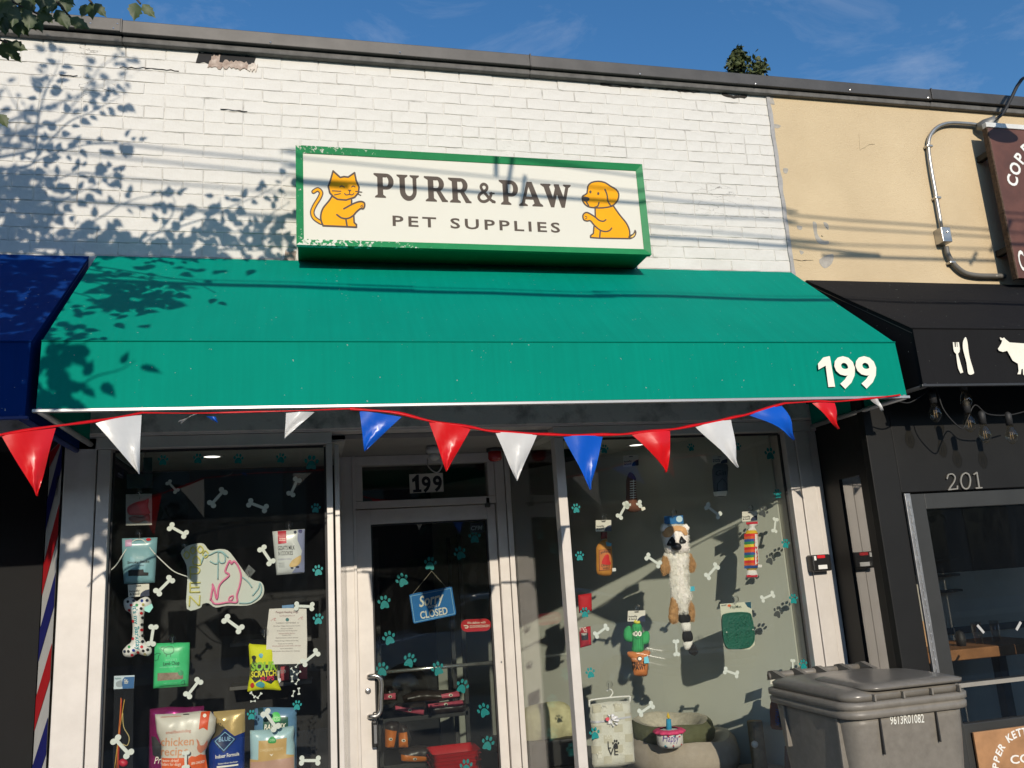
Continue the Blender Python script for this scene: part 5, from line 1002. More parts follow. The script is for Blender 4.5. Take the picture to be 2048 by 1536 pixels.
t_ = thing('bone_toy', 'polka dot plush bone with lettering hanging in dark window', 'toy', W(272, 1310, YH)); card(t_, L1((170, 1390), (375, 1380), (378, 1498), (178, 1508)))
bp_ = Puff('bone', spl(L2((118, 95), (160, 62), (205, 75), (232, 98), (265, 72), (320, 58), (355, 95), (350, 150), (300, 185), (288, 300), (290, 420), (345, 480), (362, 530), (330, 570), (270, 560), (235, 550), (190, 580), (125, 572), (108, 525), (150, 475), (185, 440), (195, 320), (180, 210), (130, 170)), 3), YH, .026, pr(232, 230, 224, .8), t_, wr=.002)
dots = ((155, 100, ink), (204, 92, navy), (275, 92, pr(30, 60, 150)), (320, 90, navy), (184, 130, redp), (270, 160, ink), (270, 200, redp), (165, 175, redp), (288, 125, pr(170, 160, 90)), (275, 300, ink), (272, 345, redp), (195, 270, redp), (195, 420, redp), (280, 445, ink), (165, 490, pr(60, 150, 90)), (275, 490, redp), (320, 470, pr(60, 150, 90)), (125, 530, navy), (160, 528, ink), (205, 520, pr(30, 60, 150)), (240, 540, pr(170, 40, 40)), (288, 525, ink), (325, 515, ink), (190, 562, redp), (300, 555, pr(170, 160, 120)), (280, 240, ink), (232, 130, pr(60, 150, 90)), (280, 395, ink))
for x, y, m_ in dots: bp_.mark('dot', [ell(*L2.p(x, y), 13/4.315, 13/4.315, 10)], m_, cell=.02)
text('print', "It's my Barkday", L2.p(192, 140), L2.p(226, 520), .021, YH-.026, pr(0, 140, 150), t_, .015, yf=bp_.front)
flat('tag', [L2((295, 150), (360, 118), (372, 150), (340, 195), (298, 180))], YH-.03, .001, pr(140, 205, 190), t_)
# neon sign
YN = GY+.03
t_ = thing('neon_sign', 'unlit neon open sign with dog and cat on clear acrylic', 'neon sign', W(450, 1215, YN)); hook(t_, *L3.p(420, 660), YN); hook(t_, *L1.p(715, 1010), YN)
acr = mat('frosted_acrylic', (.60, .63, .56), .3, var=.03)
Cn = C6
flat('backing', [spl(Cn((755, 640), (778, 612), (815, 600), (850, 600), (875, 628), (915, 622), (950, 628), (975, 655), (1000, 690), (1030, 730), (1060, 752), (1090, 760), (1102, 785), (1098, 815), (1075, 840), (1030, 858), (950, 858), (900, 866), (870, 848), (845, 852), (835, 868), (780, 872), (782, 760), (778, 690)), 3)], YN, .004, acr, t_)
flat('tab', [L3((425, 600), (498, 668), (440, 742), (372, 690))], YN+.004, .002, mat('clear_tab', (.10, .11, .11), .3), t_)
def neon(path, m, closed=False, r_=.0034):
    P_ = [W(*p, YN-.006) for p in spo(path, 4)]; tube('tube', P_, r_, m, t_, 6)
yel, pnk, lbl = pr(214, 206, 110, .4), pr(226, 120, 158, .4), pr(150, 188, 190, .4)
Ln = L1
for c in ((735, 1105), (795, 1060), (865, 1050), (915, 1095)): x, y = c; neon(Ln((x-28, y), (x, y-34), (x+28, y), (x, y+34), (x-28, y)), yel)
neon(Ln((800, 1190), (795, 1160), (815, 1120), (840, 1120), (865, 1155), (868, 1195), (835, 1195), (800, 1190)), yel)
neon(Ln((772, 1330), (770, 1215)), yel); neon(Ln((772, 1220), (840, 1220), (862, 1250), (840, 1280), (772, 1284)), yel)
neon(Ln((768, 1462), (768, 1372)), yel); neon(Ln((768, 1370), (868, 1368)), yel); neon(Ln((768, 1415), (858, 1412)), yel); neon(Ln((768, 1460), (865, 1458)), yel)
neon(Cn((790, 862), (792, 818)), yel); neon(Cn((792, 818), (830, 858)), yel); neon(Cn((832, 858), (834, 815)), yel)
neon(L3((5, 990), (30, 840), (25, 815), (45, 860), (75, 980), (95, 850), (130, 790), (210, 715), (170, 680), (175, 640), (215, 555), (235, 590), (265, 560), (310, 620), (340, 720), (325, 830), (295, 930), (295, 1010), (205, 1010), (60, 1030), (15, 985)), pnk, r_=.005)
neon(L3((205, 990), (215, 955), (255, 940), (240, 985), (205, 992)), pnk)
neon(L3((0, 560), (60, 590), (90, 560), (90, 470), (130, 465), (165, 510), (160, 570), (120, 580), (95, 550)), lbl); neon(L3((90, 480), (88, 600), (86, 760)), lbl); neon(L3((355, 735), (420, 790), (460, 850)), lbl); neon(L3((320, 1020), (440, 1015), (540, 940), (565, 860), (545, 800), (530, 860), (465, 940)), lbl); neon(L3((-100, 590), (-60, 500), (0, 490), (60, 460), (130, 455), (200, 520)), lbl)
# goat's milk bag
t_ = thing('biscuit_bag', 'white and lilac bag of goat milk cookies hung in window', 'bag', W(580, 1145, YH)); hook(t_, *L3.p(865, 165), YH)
gb_ = Puff('pouch', L3((685, 235), (860, 218), (1040, 208), (1038, 400), (1030, 690), (730, 715), (705, 470)), YH, .018, pr(205, 208, 206, .3), t_, rim=.05, wr=.004, ws=30)
gb_.mark('logo', [L3((742, 232), (835, 226), (840, 365), (748, 374))], pr(184, 30, 52)); gb_.mark('swirl_print', [L3((960, 215), (1038, 210), (1036, 680), (900, 690), (985, 560), (1010, 450), (960, 330))], pr(140, 146, 176, .3)); gb_.mark('biscuit_print', [spl(L3((870, 610), (900, 555), (960, 515), (1000, 500), (995, 570), (960, 610), (900, 628)), 3)], pr(196, 168, 110), .0006)
gb_.mark('berry', [ell(*L3.p(935, 243), 3, 3)], navy, .0004); gb_.mark('berry', [ell(*L3.p(992, 235), 4, 4)], pr(60, 60, 110), .0004); gb_.mark('berry', [ell(*L3.p(900, 635), 3, 2)], navy, .0004); gb_.mark('berry', [ell(*L3.p(960, 625), 4, 2.4)], navy, .0004)
text('print', "GOAT'S MILK", L3.p(745, 442), L3.p(930, 432), .021, YH-.02, ink, t_, .01, yf=gb_.front); text('print', 'N COOKIES', L3.p(750, 500), L3.p(910, 492), .021, YH-.02, ink, t_, .01, yf=gb_.front); text('print', 'BLUEBERRY & VANILLA', L3.p(750, 552), L3.p(895, 543), .008, YH-.02, pr(110, 110, 140), t_, .0, yf=gb_.front)
for k in range(3): text('print', ('BARLEY', 'LOCAL', 'WHOLE')[k], L3.p(755, 592+k*20), L3.p(820, 588+k*20), .006, YH-.02, pr(120, 125, 130), t_, 0, yf=gb_.front)
text('print', 'The Honest', L3.p(758, 322), L3.p(828, 318), .006, YH-.02, cream, t_, .01, yf=lambda x, z: gb_.front(x, z)-.001); text('print', 'Kitchen', L3.p(758, 340), L3.p(828, 336), .006, YH-.02, cream, t_, .01, yf=lambda x, z: gb_.front(x, z)-.001)
# lamb bag
t_ = thing('lamb_treat_bag', 'bright green lamb treat pouch hung beside bone toy', 'bag', W(343, 1375, YH)); hook(t_, *L2.p(535, 420), YH)
lb_ = Puff('pouch', L2((385, 460), (530, 455), (688, 452), (685, 640), (675, 830), (372, 850), (380, 650)), YH, .018, pr(70, 196, 124, .35), t_, rim=.05, wr=.003, ws=28)
lb_.mark('window_print', [L2((412, 716), (632, 708), (632, 766), (410, 784))], pr(128, 104, 84, .6, col2=(.32, .25, .18), vs=60)); lb_.mark('badge', [ell(*L2.p(612, 714), 5.5, 5.5)], pr(50, 150, 96), .0006)
dkgn = pr(20, 70, 52)
lb_.mark('sheep_print', strokes(spo(L2((470, 500), (500, 488), (540, 490), (552, 510), (545, 540), (510, 552), (475, 545), (462, 520), (470, 500)), 3), .9)+strokes(L2((490, 552), (488, 575)), .9)+strokes(L2((525, 552), (526, 575)), .9)+strokes(spo(L2((470, 490), (445, 492), (442, 512), (465, 520)), 3), .9), dkgn, cell=.03); lb_.mark('sheep_print', strokes(spo(L2((380, 562), (410, 545), (438, 550), (420, 570), (415, 600), (385, 610)), 3), .9), dkgn, cell=.03)
lb_.mark('sheep_print', strokes(spo(L2((615, 800), (625, 785), (645, 782), (640, 800), (650, 812), (612, 812)), 3), .9), dkgn, cell=.03); lb_.mark('line', strokes(L2((430, 828), (600, 818)), .7), dkgn, cell=.03)
text('print', "ROCCO'S", L2.p(480, 614), L2.p(578, 608), .010, YH-.02, pr(150, 225, 180), t_, 0, space=1.2, yf=lb_.front); text('print', 'Lamb Chop', L2.p(458, 652), L2.p(598, 642), .016, YH-.02, dkgn, t_, .02, yf=lb_.front); text('print', 'NATURAL LAMB TREATS', L2.p(425, 675), L2.p(605, 665), .006, YH-.02, pr(150, 225, 180), t_, 0, yf=lb_.front); text('print', 'J', L2.p(607, 724), L2.p(616, 723), .014, YH-.02, dkgn, t_, .0, yf=lambda x, z: lb_.front(x, z)-.001); text('print', 'NET WT 5 OZ', L2.p(462, 812), L2.p(580, 805), .005, YH-.02, pr(150, 225, 180), t_, 0, yf=lb_.front)
# cat toy
t_ = thing('cat_toy', 'cat wand toy in long clear pack with blue header', 'toy', W(240, 1536, YH)); hd_ = flat('header_card', [L2((36, 742), (212, 735), (205, 848), (32, 856))], YH, .0014, pr(200, 214, 222), t_)
flat('blue_print', [L2((125, 752), (210, 748), (204, 847), (108, 852), (102, 810), (108, 775))], YH-.0008, .0005, pr(36, 96, 150), hd_); text('print', 'Cat', L2.p(120, 790), L2.p(150, 788), .012, YH-.0018, cream, hd_, .02); text('print', 'TOY', L2.p(120, 810), L2.p(158, 808), .012, YH-.0018, cream, hd_, .02); text('print', 'Petlinks', L2.p(42, 772), L2.p(95, 769), .008, YH-.0012, pr(30, 110, 110), hd_, .01); flat('cat_print', [spl(L2((52, 800), (75, 785), (100, 780), (105, 830), (80, 838), (55, 830)), 3)], YH-.0008, .0005, pr(150, 160, 166), hd_)
flat('sleeve', [L2((34, 857), (204, 849), (195, 1640), (22, 1640))], YH+.002, .001, mat('dark_sleeve', (.015, .016, .018), .15), t_)
for c_, pts in ((pr(206, 110, 40), ((95, 930), (85, 1100), (70, 1300), (60, 1560))), (pr(200, 160, 70), ((125, 945), (100, 1100), (75, 1260), (40, 1540))), (pr(200, 180, 120), ((110, 1060), (118, 1180), (165, 1270), (150, 1340), (110, 1330))), (pr(190, 60, 50), ((100, 940), (90, 1150), (75, 1400), (75, 1560)))): tube('string', smooth_path([W(*L2.p(*p), YH-.003) for p in pts], 4), .002, c_, t_, 5)
Puff('ball', spl(L2((80, 1470), (115, 1455), (150, 1475), (150, 1510), (115, 1528), (82, 1510)), 3), YH-.004, .014, pr(196, 40, 60), t_)
# notice sheet (its square code is left out)
t_ = thing('paper_notice', 'printed paper notice taped inside the window above yellow toy', 'notice', W(573, 1325, YH)); pap = flat('sheet', [L3((650, 1085), (850, 1075), (1058, 1082), (1066, 1420), (1062, 1690), (1063, 1640), (1062, 1685), (612, 1695), (625, 1300))], YH-.004, .0008, pr(222, 216, 206, .7), t_)
text('print', 'Penguin Reading Dogs', L3.p(722, 1132), L3.p(968, 1128), .010, YH-.0055, pr(120, 80, 84), pap, .01)
flat('emblem', [ell(*L3.p(848, 1203), 3.6, 3.6)], YH-.0052, .0005, pr(40, 110, 110), pap)
for k, (x0, x1, y) in enumerate(((760, 930, 1168), (720, 975, 1248), (695, 990, 1280), (778, 910, 1308), (735, 955, 1332), (752, 935, 1362), (790, 888, 1382), (722, 965, 1410), (712, 968, 1442), (745, 910, 1475), (682, 1000, 1498), (770, 908, 1528), (675, 985, 1556))):
    text('print', ('Tea Shopping Hour at', 'TUESDAY SEPTEMBER 10', 'Hamilton Village Community Centre', 'Dinner to follow', 'At Seymour the Dining room', 'Admission 8.00 at the door', 'Children free', 'Refreshments will be served', 'Please bring a friend and a dog', 'Thank you for coming', 'All proceeds go to the shelter this year', 'More information', 'Ask inside the shop for tickets')[k], L3.p(x0, y), L3.p(x1, y-5), .0058, YH-.0055, pr(110, 96, 96) if k % 5 else pr(150, 90, 96), pap, 0)
for x, y in ((695, 1205), (995, 1190)): flat('sketch', strokes(spo(L3((x-28, y+14), (x-5, y-8), (x+25, y-18), (x+5, y+4), (x+28, y+8)), 3), .7), YH-.0052, .0004, pr(190, 120, 120), pap)
flat('tape', [L3((790, 1048), (918, 1036), (920, 1072), (792, 1078))], YH-.0055, .0005, pr(96, 140, 180), t_)
# yellow pillow toy
t_ = thing('pillow_toy', 'yellow plush sweet packet with green lettering behind notice', 'toy', W(530, 1382, YH)); hook(t_, *L3.p(595, 1330), YH)
yp = Puff('cushion', spl(L4((430, 175), (470, 158), (620, 165), (735, 160), (745, 350), (755, 560), (785, 650), (775, 672), (600, 660), (450, 685), (415, 680), (430, 580), (448, 450)), 2), YH+.012, .024, pr(214, 216, 20, .7), t_, wr=.003)
yf_ = lambda x, z: yp.front(x, z)-.0006
yp.mark('black_print', [L4((448, 380), (740, 385), (750, 560), (720, 560), (680, 600), (560, 545), (500, 585), (448, 520))], ink); yp.mark('figure_print', [spl(L4((462, 300), (490, 282), (515, 300), (505, 340), (520, 372), (470, 375), (475, 335)), 3)], ink, .0003); yp.mark('figure_print', [spl(L4((545, 270), (575, 258), (592, 280), (575, 310), (552, 300)), 3)], pr(70, 160, 180), .0003); yp.mark('figure_print', [spl(L4((450, 600), (480, 585), (495, 620), (470, 645), (450, 630)), 3)], pr(190, 50, 40), .0003); yp.mark('figure_print', [spl(L4((510, 600), (560, 570), (610, 600), (590, 640), (530, 630)), 3)], pr(80, 160, 170), .0003)
text('print', 'SOUR', L4.p(455, 452), L4.p(742, 440), .038, YH-.01, pr(150, 200, 60), t_, .05, yf=lambda x, z: yp.front(x, z)-.0012); text('print', 'SCRATCH', L4.p(455, 528), L4.p(740, 508), .027, YH-.01, pr(230, 220, 60), t_, .035, yf=lambda x, z: yp.front(x, z)-.0012); text('print', 'PUPS', L4.p(565, 572), L4.p(715, 555), .021, YH-.01, pr(206, 40, 80), t_, .03, yf=lambda x, z: yp.front(x, z)-.0016)
flat('tag', [L4((752, 540), (785, 535), (790, 570), (770, 590))], YH-.006, .001, pr(225, 225, 220), t_)
# big food bags along the display shelf
def foodbag(nm, lab, outl, y, T, m, **k):
    t_ = thing(nm, lab, 'bag', W(outl[-1][0], 1536, y)); return t_, Puff('bag', outl, y, T, m, t_, rim=.09, wr=.010, ws=17, cell=.014, **k)
y1_, y2_ = GY+.13, GY+.075
t_, mg = foodbag('food_bag', 'shiny magenta foil food bag behind the white chicken bag', B1((105, 205), (300, 180), (500, 185), (690, 170), (690, 260), (720, 1500), (110, 1500), (95, 850)), y1_, .03, mat('magenta_foil', s2l(170, 50, 120), .18, .6, var=.2, vs=20, bump=.6, bs=14)); mg.mark('dark_print', [B1((120, 500), (165, 505), (235, 590), (235, 760), (140, 700))], ink); text('print', 'Pri', B1.p(148, 800), B1.p(245, 790), .032, y1_-.03, cream, t_, .0, shear=.3, yf=lambda x, z: mg.front(x, z)-.001)
t_, sm = foodbag('food_bag', 'white chicken recipe dog food bag with orange label', B1((162, 262), (250, 260), (480, 245), (650, 225), (760, 230), (822, 300), (808, 450), (740, 560), (705, 660), (712, 1500), (225, 1500), (228, 800), (230, 590), (180, 460), (168, 350)), y2_, .042, pr(214, 208, 194, .35)); yg = lambda x, z: sm.front(x, z)-.0006
sm.mark('badge', [B1((655, 238), (752, 235), (730, 432), (685, 400), (638, 420))], pr(222, 84, 42)); sm.mark('badge_star', [ell(*B1.p(697, 275), 3.6, 3.6)], cream, .0006); sm.mark('slot', [B1((465, 262), (525, 258), (530, 266), (460, 270))], ink)
sm.mark('orange_label', [B1((228, 735), (470, 722), (520, 730), (520, 1500), (228, 1500))], pr(226, 96, 40)); sm.mark('orange_label', [spl(B1((530, 730), (600, 712), (700, 708), (705, 1000), (530, 1000)), 2)], pr(226, 96, 40)); sm.mark('hen_print', [spl(B1((612, 520), (640, 550), (650, 590), (690, 590), (725, 540), (718, 620), (680, 660), (650, 680), (618, 630), (625, 580)), 2)], pr(208, 130, 100))
text('print', 'smallbatchdog', B1.p(282, 470), B1.p(552, 448), .014, y2_-.03, pr(196, 110, 90), t_, .0, yf=yg); text('print', 'chicken', B1.p(215, 606), B1.p(582, 586), .038, y2_-.03, pr(214, 150, 110), t_, .008, yf=yg); text('print', 'recipe', B1.p(215, 712), B1.p(525, 690), .038, y2_-.03, pr(214, 150, 110), t_, .008, yf=yg); text('print', 'freeze-dried', B1.p(215, 780), B1.p(418, 768), .014, y2_-.03, cream, t_, .0, yf=lambda x, z: sm.front(x, z)-.0014); text('print', 'sliders for dogs', B1.p(215, 822), B1.p(445, 806), .014, y2_-.03, cream, t_, .0, yf=lambda x, z: sm.front(x, z)-.0014); text('print', '80% CHICKEN', B1.p(558, 800), B1.p(700, 786), .011, y2_-.03, cream, t_, .01, yf=lambda x, z: sm.front(x, z)-.0014); text('print', 'wholesome and delicious', B1.p(218, 302), B1.p(440, 288), .006, y2_-.03, pr(206, 90, 60), t_, 0, yf=yg)
t_, bl = foodbag('food_bag', 'blue and tan dog food bag with diamond emblem', B1((780, 240), (900, 225), (1130, 205), (1138, 235), (1130, 420), (1118, 1500), (745, 1500), (740, 600), (815, 400)), y2_+.035, .035, mat('blue_foil', s2l(28, 60, 140), .25, .2, var=.12, vs=10, bump=.3, bs=14)); yb2 = lambda x, z: bl.front(x, z)-.0006
bl.mark('tan_print', [B1((784, 240), (1130, 210), (1130, 455), (1020, 490), (905, 400), (815, 350))], mat('tan_foil', s2l(204, 176, 118), .22, .3, var=.1, bump=.3, bs=14)); bl.mark('brown_print', [B1((815, 350), (870, 352), (920, 405), (860, 480), (770, 540), (790, 450))], pr(80, 72, 52))
bl.mark('diamond', [B1((918, 430), (1045, 520), (905, 675), (785, 550))], pr(20, 40, 80), .0008); bl.mark('diamond_line', strokes(B1((918, 450), (1020, 522), (905, 648), (810, 550), (918, 450)), 1.2), pr(140, 190, 220), .0018, cell=.05)
text('print', 'BLUE', B1.p(848, 558), B1.p(978, 545), .02, y2_, pr(150, 190, 220), t_, .01, yf=lambda x, z: bl.front(x, z)-.0026); text('print', 'Indoor Formula', B1.p(812, 742), B1.p(1068, 706), .017, y2_, cream, t_, .01, yf=yb2); text('print', 'Chicken & Brown Rice Recipe', B1.p(840, 805), B1.p(1050, 782), .007, y2_, cream, t_, .01, yf=yb2); bl.mark('cream_strip', [B1((830, 815), (1060, 795), (1058, 812), (830, 835))], cream, .0004)
t_, om = foodbag('food_bag', 'teal blue raw mix bag behind the sandy recipe bag', B1((1235, 195), (1400, 185), (1690, 190), (1690, 300), (1680, 1500), (1240, 1500), (1230, 600)), y1_, .03, pr(96, 136, 168, .25)); yo = lambda x, z: om.front(x, z)-.0012
om.mark('green_print', [B1((1330, 300), (1595, 285), (1600, 520), (1325, 520))], pr(22, 84, 66)); om.mark('logo', [spl(B1((1425, 255), (1465, 235), (1505, 255), (1512, 330), (1422, 332)), 2)], pr(40, 190, 70), .0008); om.mark('badge', [B1((1270, 198), (1330, 196), (1330, 265), (1272, 268))], pr(30, 60, 60))
text('print', 'OPEN', B1.p(1430, 300), B1.p(1505, 297), .009, y1_, pr(180, 230, 170), t_, .01, yf=lambda x, z: om.front(x, z)-.002); text('print', 'FARM', B1.p(1430, 325), B1.p(1505, 322), .009, y1_, pr(180, 230, 170), t_, .01, yf=lambda x, z: om.front(x, z)-.002); text('print', 'RAWMIX', B1.p(1340, 418), B1.p(1575, 402), .025, y1_, cream, t_, .025, shear=.15, yf=lambda x, z: om.front(x, z)-.002)
t_, of_ = foodbag('food_bag', 'pale blue and sandy chicken recipe pouch with green logo', B1((1185, 435), (1400, 425), (1600, 392), (1655, 385), (1665, 420), (1655, 520), (1670, 600), (1665, 1500), (1180, 1500), (1190, 700)), y2_, .035, pr(168, 200, 204, .28)); yq = lambda x, z: of_.front(x, z)-.0006
of_.mark('sand_print', [B1((1280, 545), (1430, 535), (1582, 510), (1575, 690), (1660, 700), (1660, 1500), (1182, 1500), (1182, 750), (1275, 750))], pr(200, 164, 104, .3)); of_.mark('logo', [spl(B1((1385, 530), (1425, 495), (1465, 525), (1460, 565), (1388, 566)), 3)], pr(40, 150, 70), .0008); of_.mark('pink_print', [B1((1190, 780), (1660, 720), (1660, 1500), (1190, 1500))], pr(190, 150, 130, .35), .0006)
text('print', 'OPEN', B1.p(1400, 542), B1.p(1452, 540), .011, y2_, pr(180, 230, 170), t_, .01, yf=lambda x, z: of_.front(x, z)-.002); text('print', 'CHICKEN RECIPE', B1.p(1295, 650), B1.p(1548, 632), .012, y2_, pr(226, 206, 164), t_, .0, yf=lambda x, z: of_.front(x, z)-.0014); of_.mark('chevron', [B1((1395, 678), (1420, 690), (1440, 675), (1420, 706))], cream, .0008)
# white lettering decals low on the glass
dec = thing('window_lettering', 'small scattered bones and lettering decal low on the neon sign window', 'decal', W(560, 1390, YI))
for a, b in (((955, 412), (985, 370)), ((905, 428), (935, 468)), ((965, 495), (1005, 462)), ((912, 515), (915, 572)), ((955, 600), (985, 552)), ((988, 650), (990, 712)), ((918, 735), (935, 680)), ((455, 698), (498, 745)), ((530, 755), (570, 705)), ((455, 795), (502, 790))):
    A, B = W(*L4.p(*a), YI), W(*L4.p(*b), YI); d = B-A; put('bone', MB_, (A+B)/2, dec, rot=(0, -math.atan2(d.z, d.x), 0), scale=(d.length*1.25, .03, d.length*1.1))
text('lettering', 'rk fam', L4.p(735, 490), L4.p(840, 478), .024, YI, pr(120, 126, 122), dec, .0)
t_ = thing('wall_shelf', 'dim shelf with pale boxes at the back of neon sign window', 'shelf', (.0, .9, 1.2)); box('board', -.42, .02, .82, 1.05, 1.30, 1.32, dkm, t_)
for i in range(6): box('carton', -.30+.05*i, -.255+.05*i, .84, .90, 1.10-.001*i, 1.10+.05+.02*(i % 2), (pr(200, 196, 186), pr(170, 60, 70))[i % 2], t_)
box('board', -.42, .02, .82, 1.05, 1.07, 1.09, dkm, t_)
# ================================================================== door signs
t_ = thing('house_number_plate', 'white plate with black door number on transom glass', 'sign', W(853, 985, .79)); pp_ = C7((372, 310), (512, 304), (516, 382), (375, 390))
flat('plate', [pp_], .7955, .001, pr(214, 208, 194), t_)
slab('digit', xz([C7((402, 312), (390, 326), (384, 330), (385, 344), (396, 338), (399, 374), (388, 375), (389, 386), (424, 384), (423, 373), (414, 373), (412, 311))], .7945), .7945, .0006, ink, t_)
for c_, a_, b_ in (('9', (426, 383), (464, 381)), ('9', (473, 380), (511, 378))): text('digit', c_, C7.p(*a_), C7.p(*b_), .094, .7945, ink, t_, .03)
t_ = thing('closed_sign', 'blue sorry closed sign tilted on string on shop door', 'sign', W(866, 1240, DY+.04)); ys_ = DY+.034
flat('board', [D7((418, 318), (440, 308), (700, 260), (718, 262), (748, 440), (742, 458), (455, 518), (445, 508))], ys_, .003, pr(24, 118, 190, .35), t_)
flat('border', strokes(D7((428, 325), (708, 270), (736, 448), (455, 508), (428, 325)), 1.1), ys_-.0008, .0006, pr(150, 200, 230), t_)
text('lettering', 'Sorry', D7.p(490, 402), D7.p(668, 360), .062, ys_-.001, cream, t_, .02, shear=.35); text('lettering', "WE'RE", D7.p(550, 412), D7.p(615, 400), .015, ys_-.001, cream, t_, .01); text('lettering', 'CLOSED', D7.p(498, 486), D7.p(690, 450), .043, ys_-.001, cream, t_, .02)
for a_ in ((440, 312), (680, 266)): tube('string', [W(*D7.p(*a_), ys_-.001), W(*D7.p(575, 148), ys_-.003)], .0012, pr(190, 180, 160), t_, 5)
t_ = thing('delivery_sticker', 'red rounded delivery sticker with white lettering on door', 'sticker', W(952, 1260, DY+.027)); yd = DY+.0262
cx0, cx1 = D7.p(805, 0)[0], D7.p(970, 0)[0]
flat('label', strokes([D7.p(825, 533), D7.p(950, 527)], 88/3.5226, 20), yd, .0008, pr(206, 30, 40, .35), t_); text('lettering', 'We deliver with', D7.p(826, 522), D7.p(955, 516), .014, yd-.001, cream, t_, .01); text('lettering', 'DOORDASH', D7.p(846, 549), D7.p(982, 543), .016, yd-.001, cream, t_, .012, space=1.1); flat('mark', strokes(spo(D7((804, 533), (822, 533), (832, 540), (826, 549), (812, 549)), 3), 2.0), yd-.001, .0006, cream, t_)
t_ = thing('glazier_sticker', 'small dark sticker with white letters in door glass corner', 'sticker', W(955, 1060, DY+.027)); flat('label', [C7((625, 512), (683, 510), (684, 552), (627, 554))], yd, .0008, pr(40, 44, 60), t_); text('lettering', 'CFM', C7.p(630, 543), C7.p(678, 541), .026, yd-.001, pr(190, 196, 206), t_, .02, shear=.2)
t_ = thing('lockbox', 'black combination lockbox hanging on the door handle', 'lockbox', W(748, 1480, DY-.05)); q_ = [W(*D7.p(*p), DY-.055) for p in ((150, 1205), (195, 1385))]
box('case', q_[0].x, q_[1].x, DY-.072, DY-.04, q_[1].z, q_[0].z, mat('black_plastic', (.015, .015, .015), .35), t_, bev=.008); tube('shackle', smooth_path([Vector((q_[0].x+.008, DY-.055, q_[0].z-.004)), W(*D7.p(165, 1150), DY-.05), W(*D7.p(192, 1150), DY-.05), Vector((q_[1].x-.006, DY-.055, q_[0].z-.004))], 4), .004, rub, t_, 6); box('key_slot', q_[0].x+.012, q_[1].x-.004, DY-.0735, DY-.0722, q_[1].z+.02, q_[0].z-.02, steel, t_, bev=.0)
# ================================================================== shop interior behind the door
ysf = 1.75
sh_ = thing('shop_shelf', 'black metal shelving with pet food bags behind door glass', 'shelf', (.9, ysf+.2, 0)); blk = mat('shelf_black', (.02, .02, .02), .5)
zA, zB = W(*D7.p(500, 1165), ysf).z, W(*D7.p(450, 1500), ysf).z
xA = W(*D7.p(190, 1165), ysf).x; xB = W(*D7.p(835, 1165), ysf).x
for z_ in (zA, zB): box('board', xA, xB, ysf, ysf+.5, z_-.03, z_, blk, sh_)
for x in (xA+.01, xB-.02):
    for y in (ysf, ysf+.47): box('upright', x, x+.03, y, y+.03, .02, 1.9, blk, sh_)
def lying(lab, pts, y, m, lm, lpts, zb=None):
    t_ = thing('food_sack', lab, 'sack', W(pts[0][0], pts[0][1], y)); p_ = Puff('sack', pts, y, .05, m, t_, back=2.5, rim=.05, wr=.008, ws=18); p_.mark('label', [lpts], lm); c = (sum(p[0] for p in lpts)/len(lpts), sum(p[1] for p in lpts)/len(lpts)); p_.mark('emblem', [ell(c[0], c[1], 4, 3, 10)], cream, .001); p_.mark('emblem', [ell(c[0]+.5, c[1], 2.0, 1.8, 10)], ink, .002)
ds = mat('dark_sack', (.03, .022, .02), .35, var=.3, bump=.4, bs=20); pk_ = pr(200, 90, 110, .4); og = pr(216, 120, 40, .4)
lying('black and pink food sack lying on top of shelf pile', D7((365, 1030), (480, 990), (700, 985), (775, 1000), (775, 1040), (640, 1065), (380, 1075)), ysf+.02, ds, pk_, D7((640, 1015), (765, 995), (775, 1030), (645, 1042)))
lying('black and pink food sack beneath the topmost sack of the pile', D7((300, 1100), (340, 1080), (530, 1070), (545, 1120), (520, 1165), (310, 1150)), ysf, ds, pk_, D7((320, 1098), (520, 1125), (518, 1160), (320, 1125)))
lying('long black and pink food sack at shelf end beside uprights', D7((545, 1090), (700, 1065), (810, 1060), (825, 1100), (800, 1140), (560, 1165)), ysf+.01, ds, pk_, D7((553, 1090), (795, 1060), (800, 1090), (553, 1115)))
lying('upright black and pink sack against the shelf upright', D7((238, 965), (300, 955), (340, 985), (330, 1060), (245, 1060)), ysf+.05, ds, pk_, D7((242, 1015), (320, 1005), (320, 1050), (242, 1055)))
lying('upright black and orange sack on lower shelf', D7((245, 1215), (290, 1200), (345, 1210), (335, 1310), (320, 1395), (250, 1400)), ysf, ds, og, D7((248, 1262), (330, 1275), (310, 1390), (250, 1390)))
lying('upright black and orange sack leaning beside its twin', D7((345, 1215), (400, 1235), (435, 1330), (410, 1395), (335, 1390)), ysf-.02, ds, og, D7((345, 1290), (400, 1280), (410, 1390), (345, 1395)))
lying('black and orange sack lying flat on lower shelf', D7((340, 1410), (480, 1380), (570, 1385), (575, 1490), (360, 1495)), ysf-.03, ds, og, D7((360, 1440), (550, 1455), (550, 1500), (362, 1485)))
yb_ = 1.25; bk = thing('basket_stack', 'stack of red plastic shopping baskets behind door glass', 'baskets', W(895, 1536, yb_)); rdp = mat('red_basket', s2l(190, 14, 24), .35, var=.1)
a_, b_ = W(*D7.p(575, 1410), yb_), W(*D7.p(925, 1380), yb_)
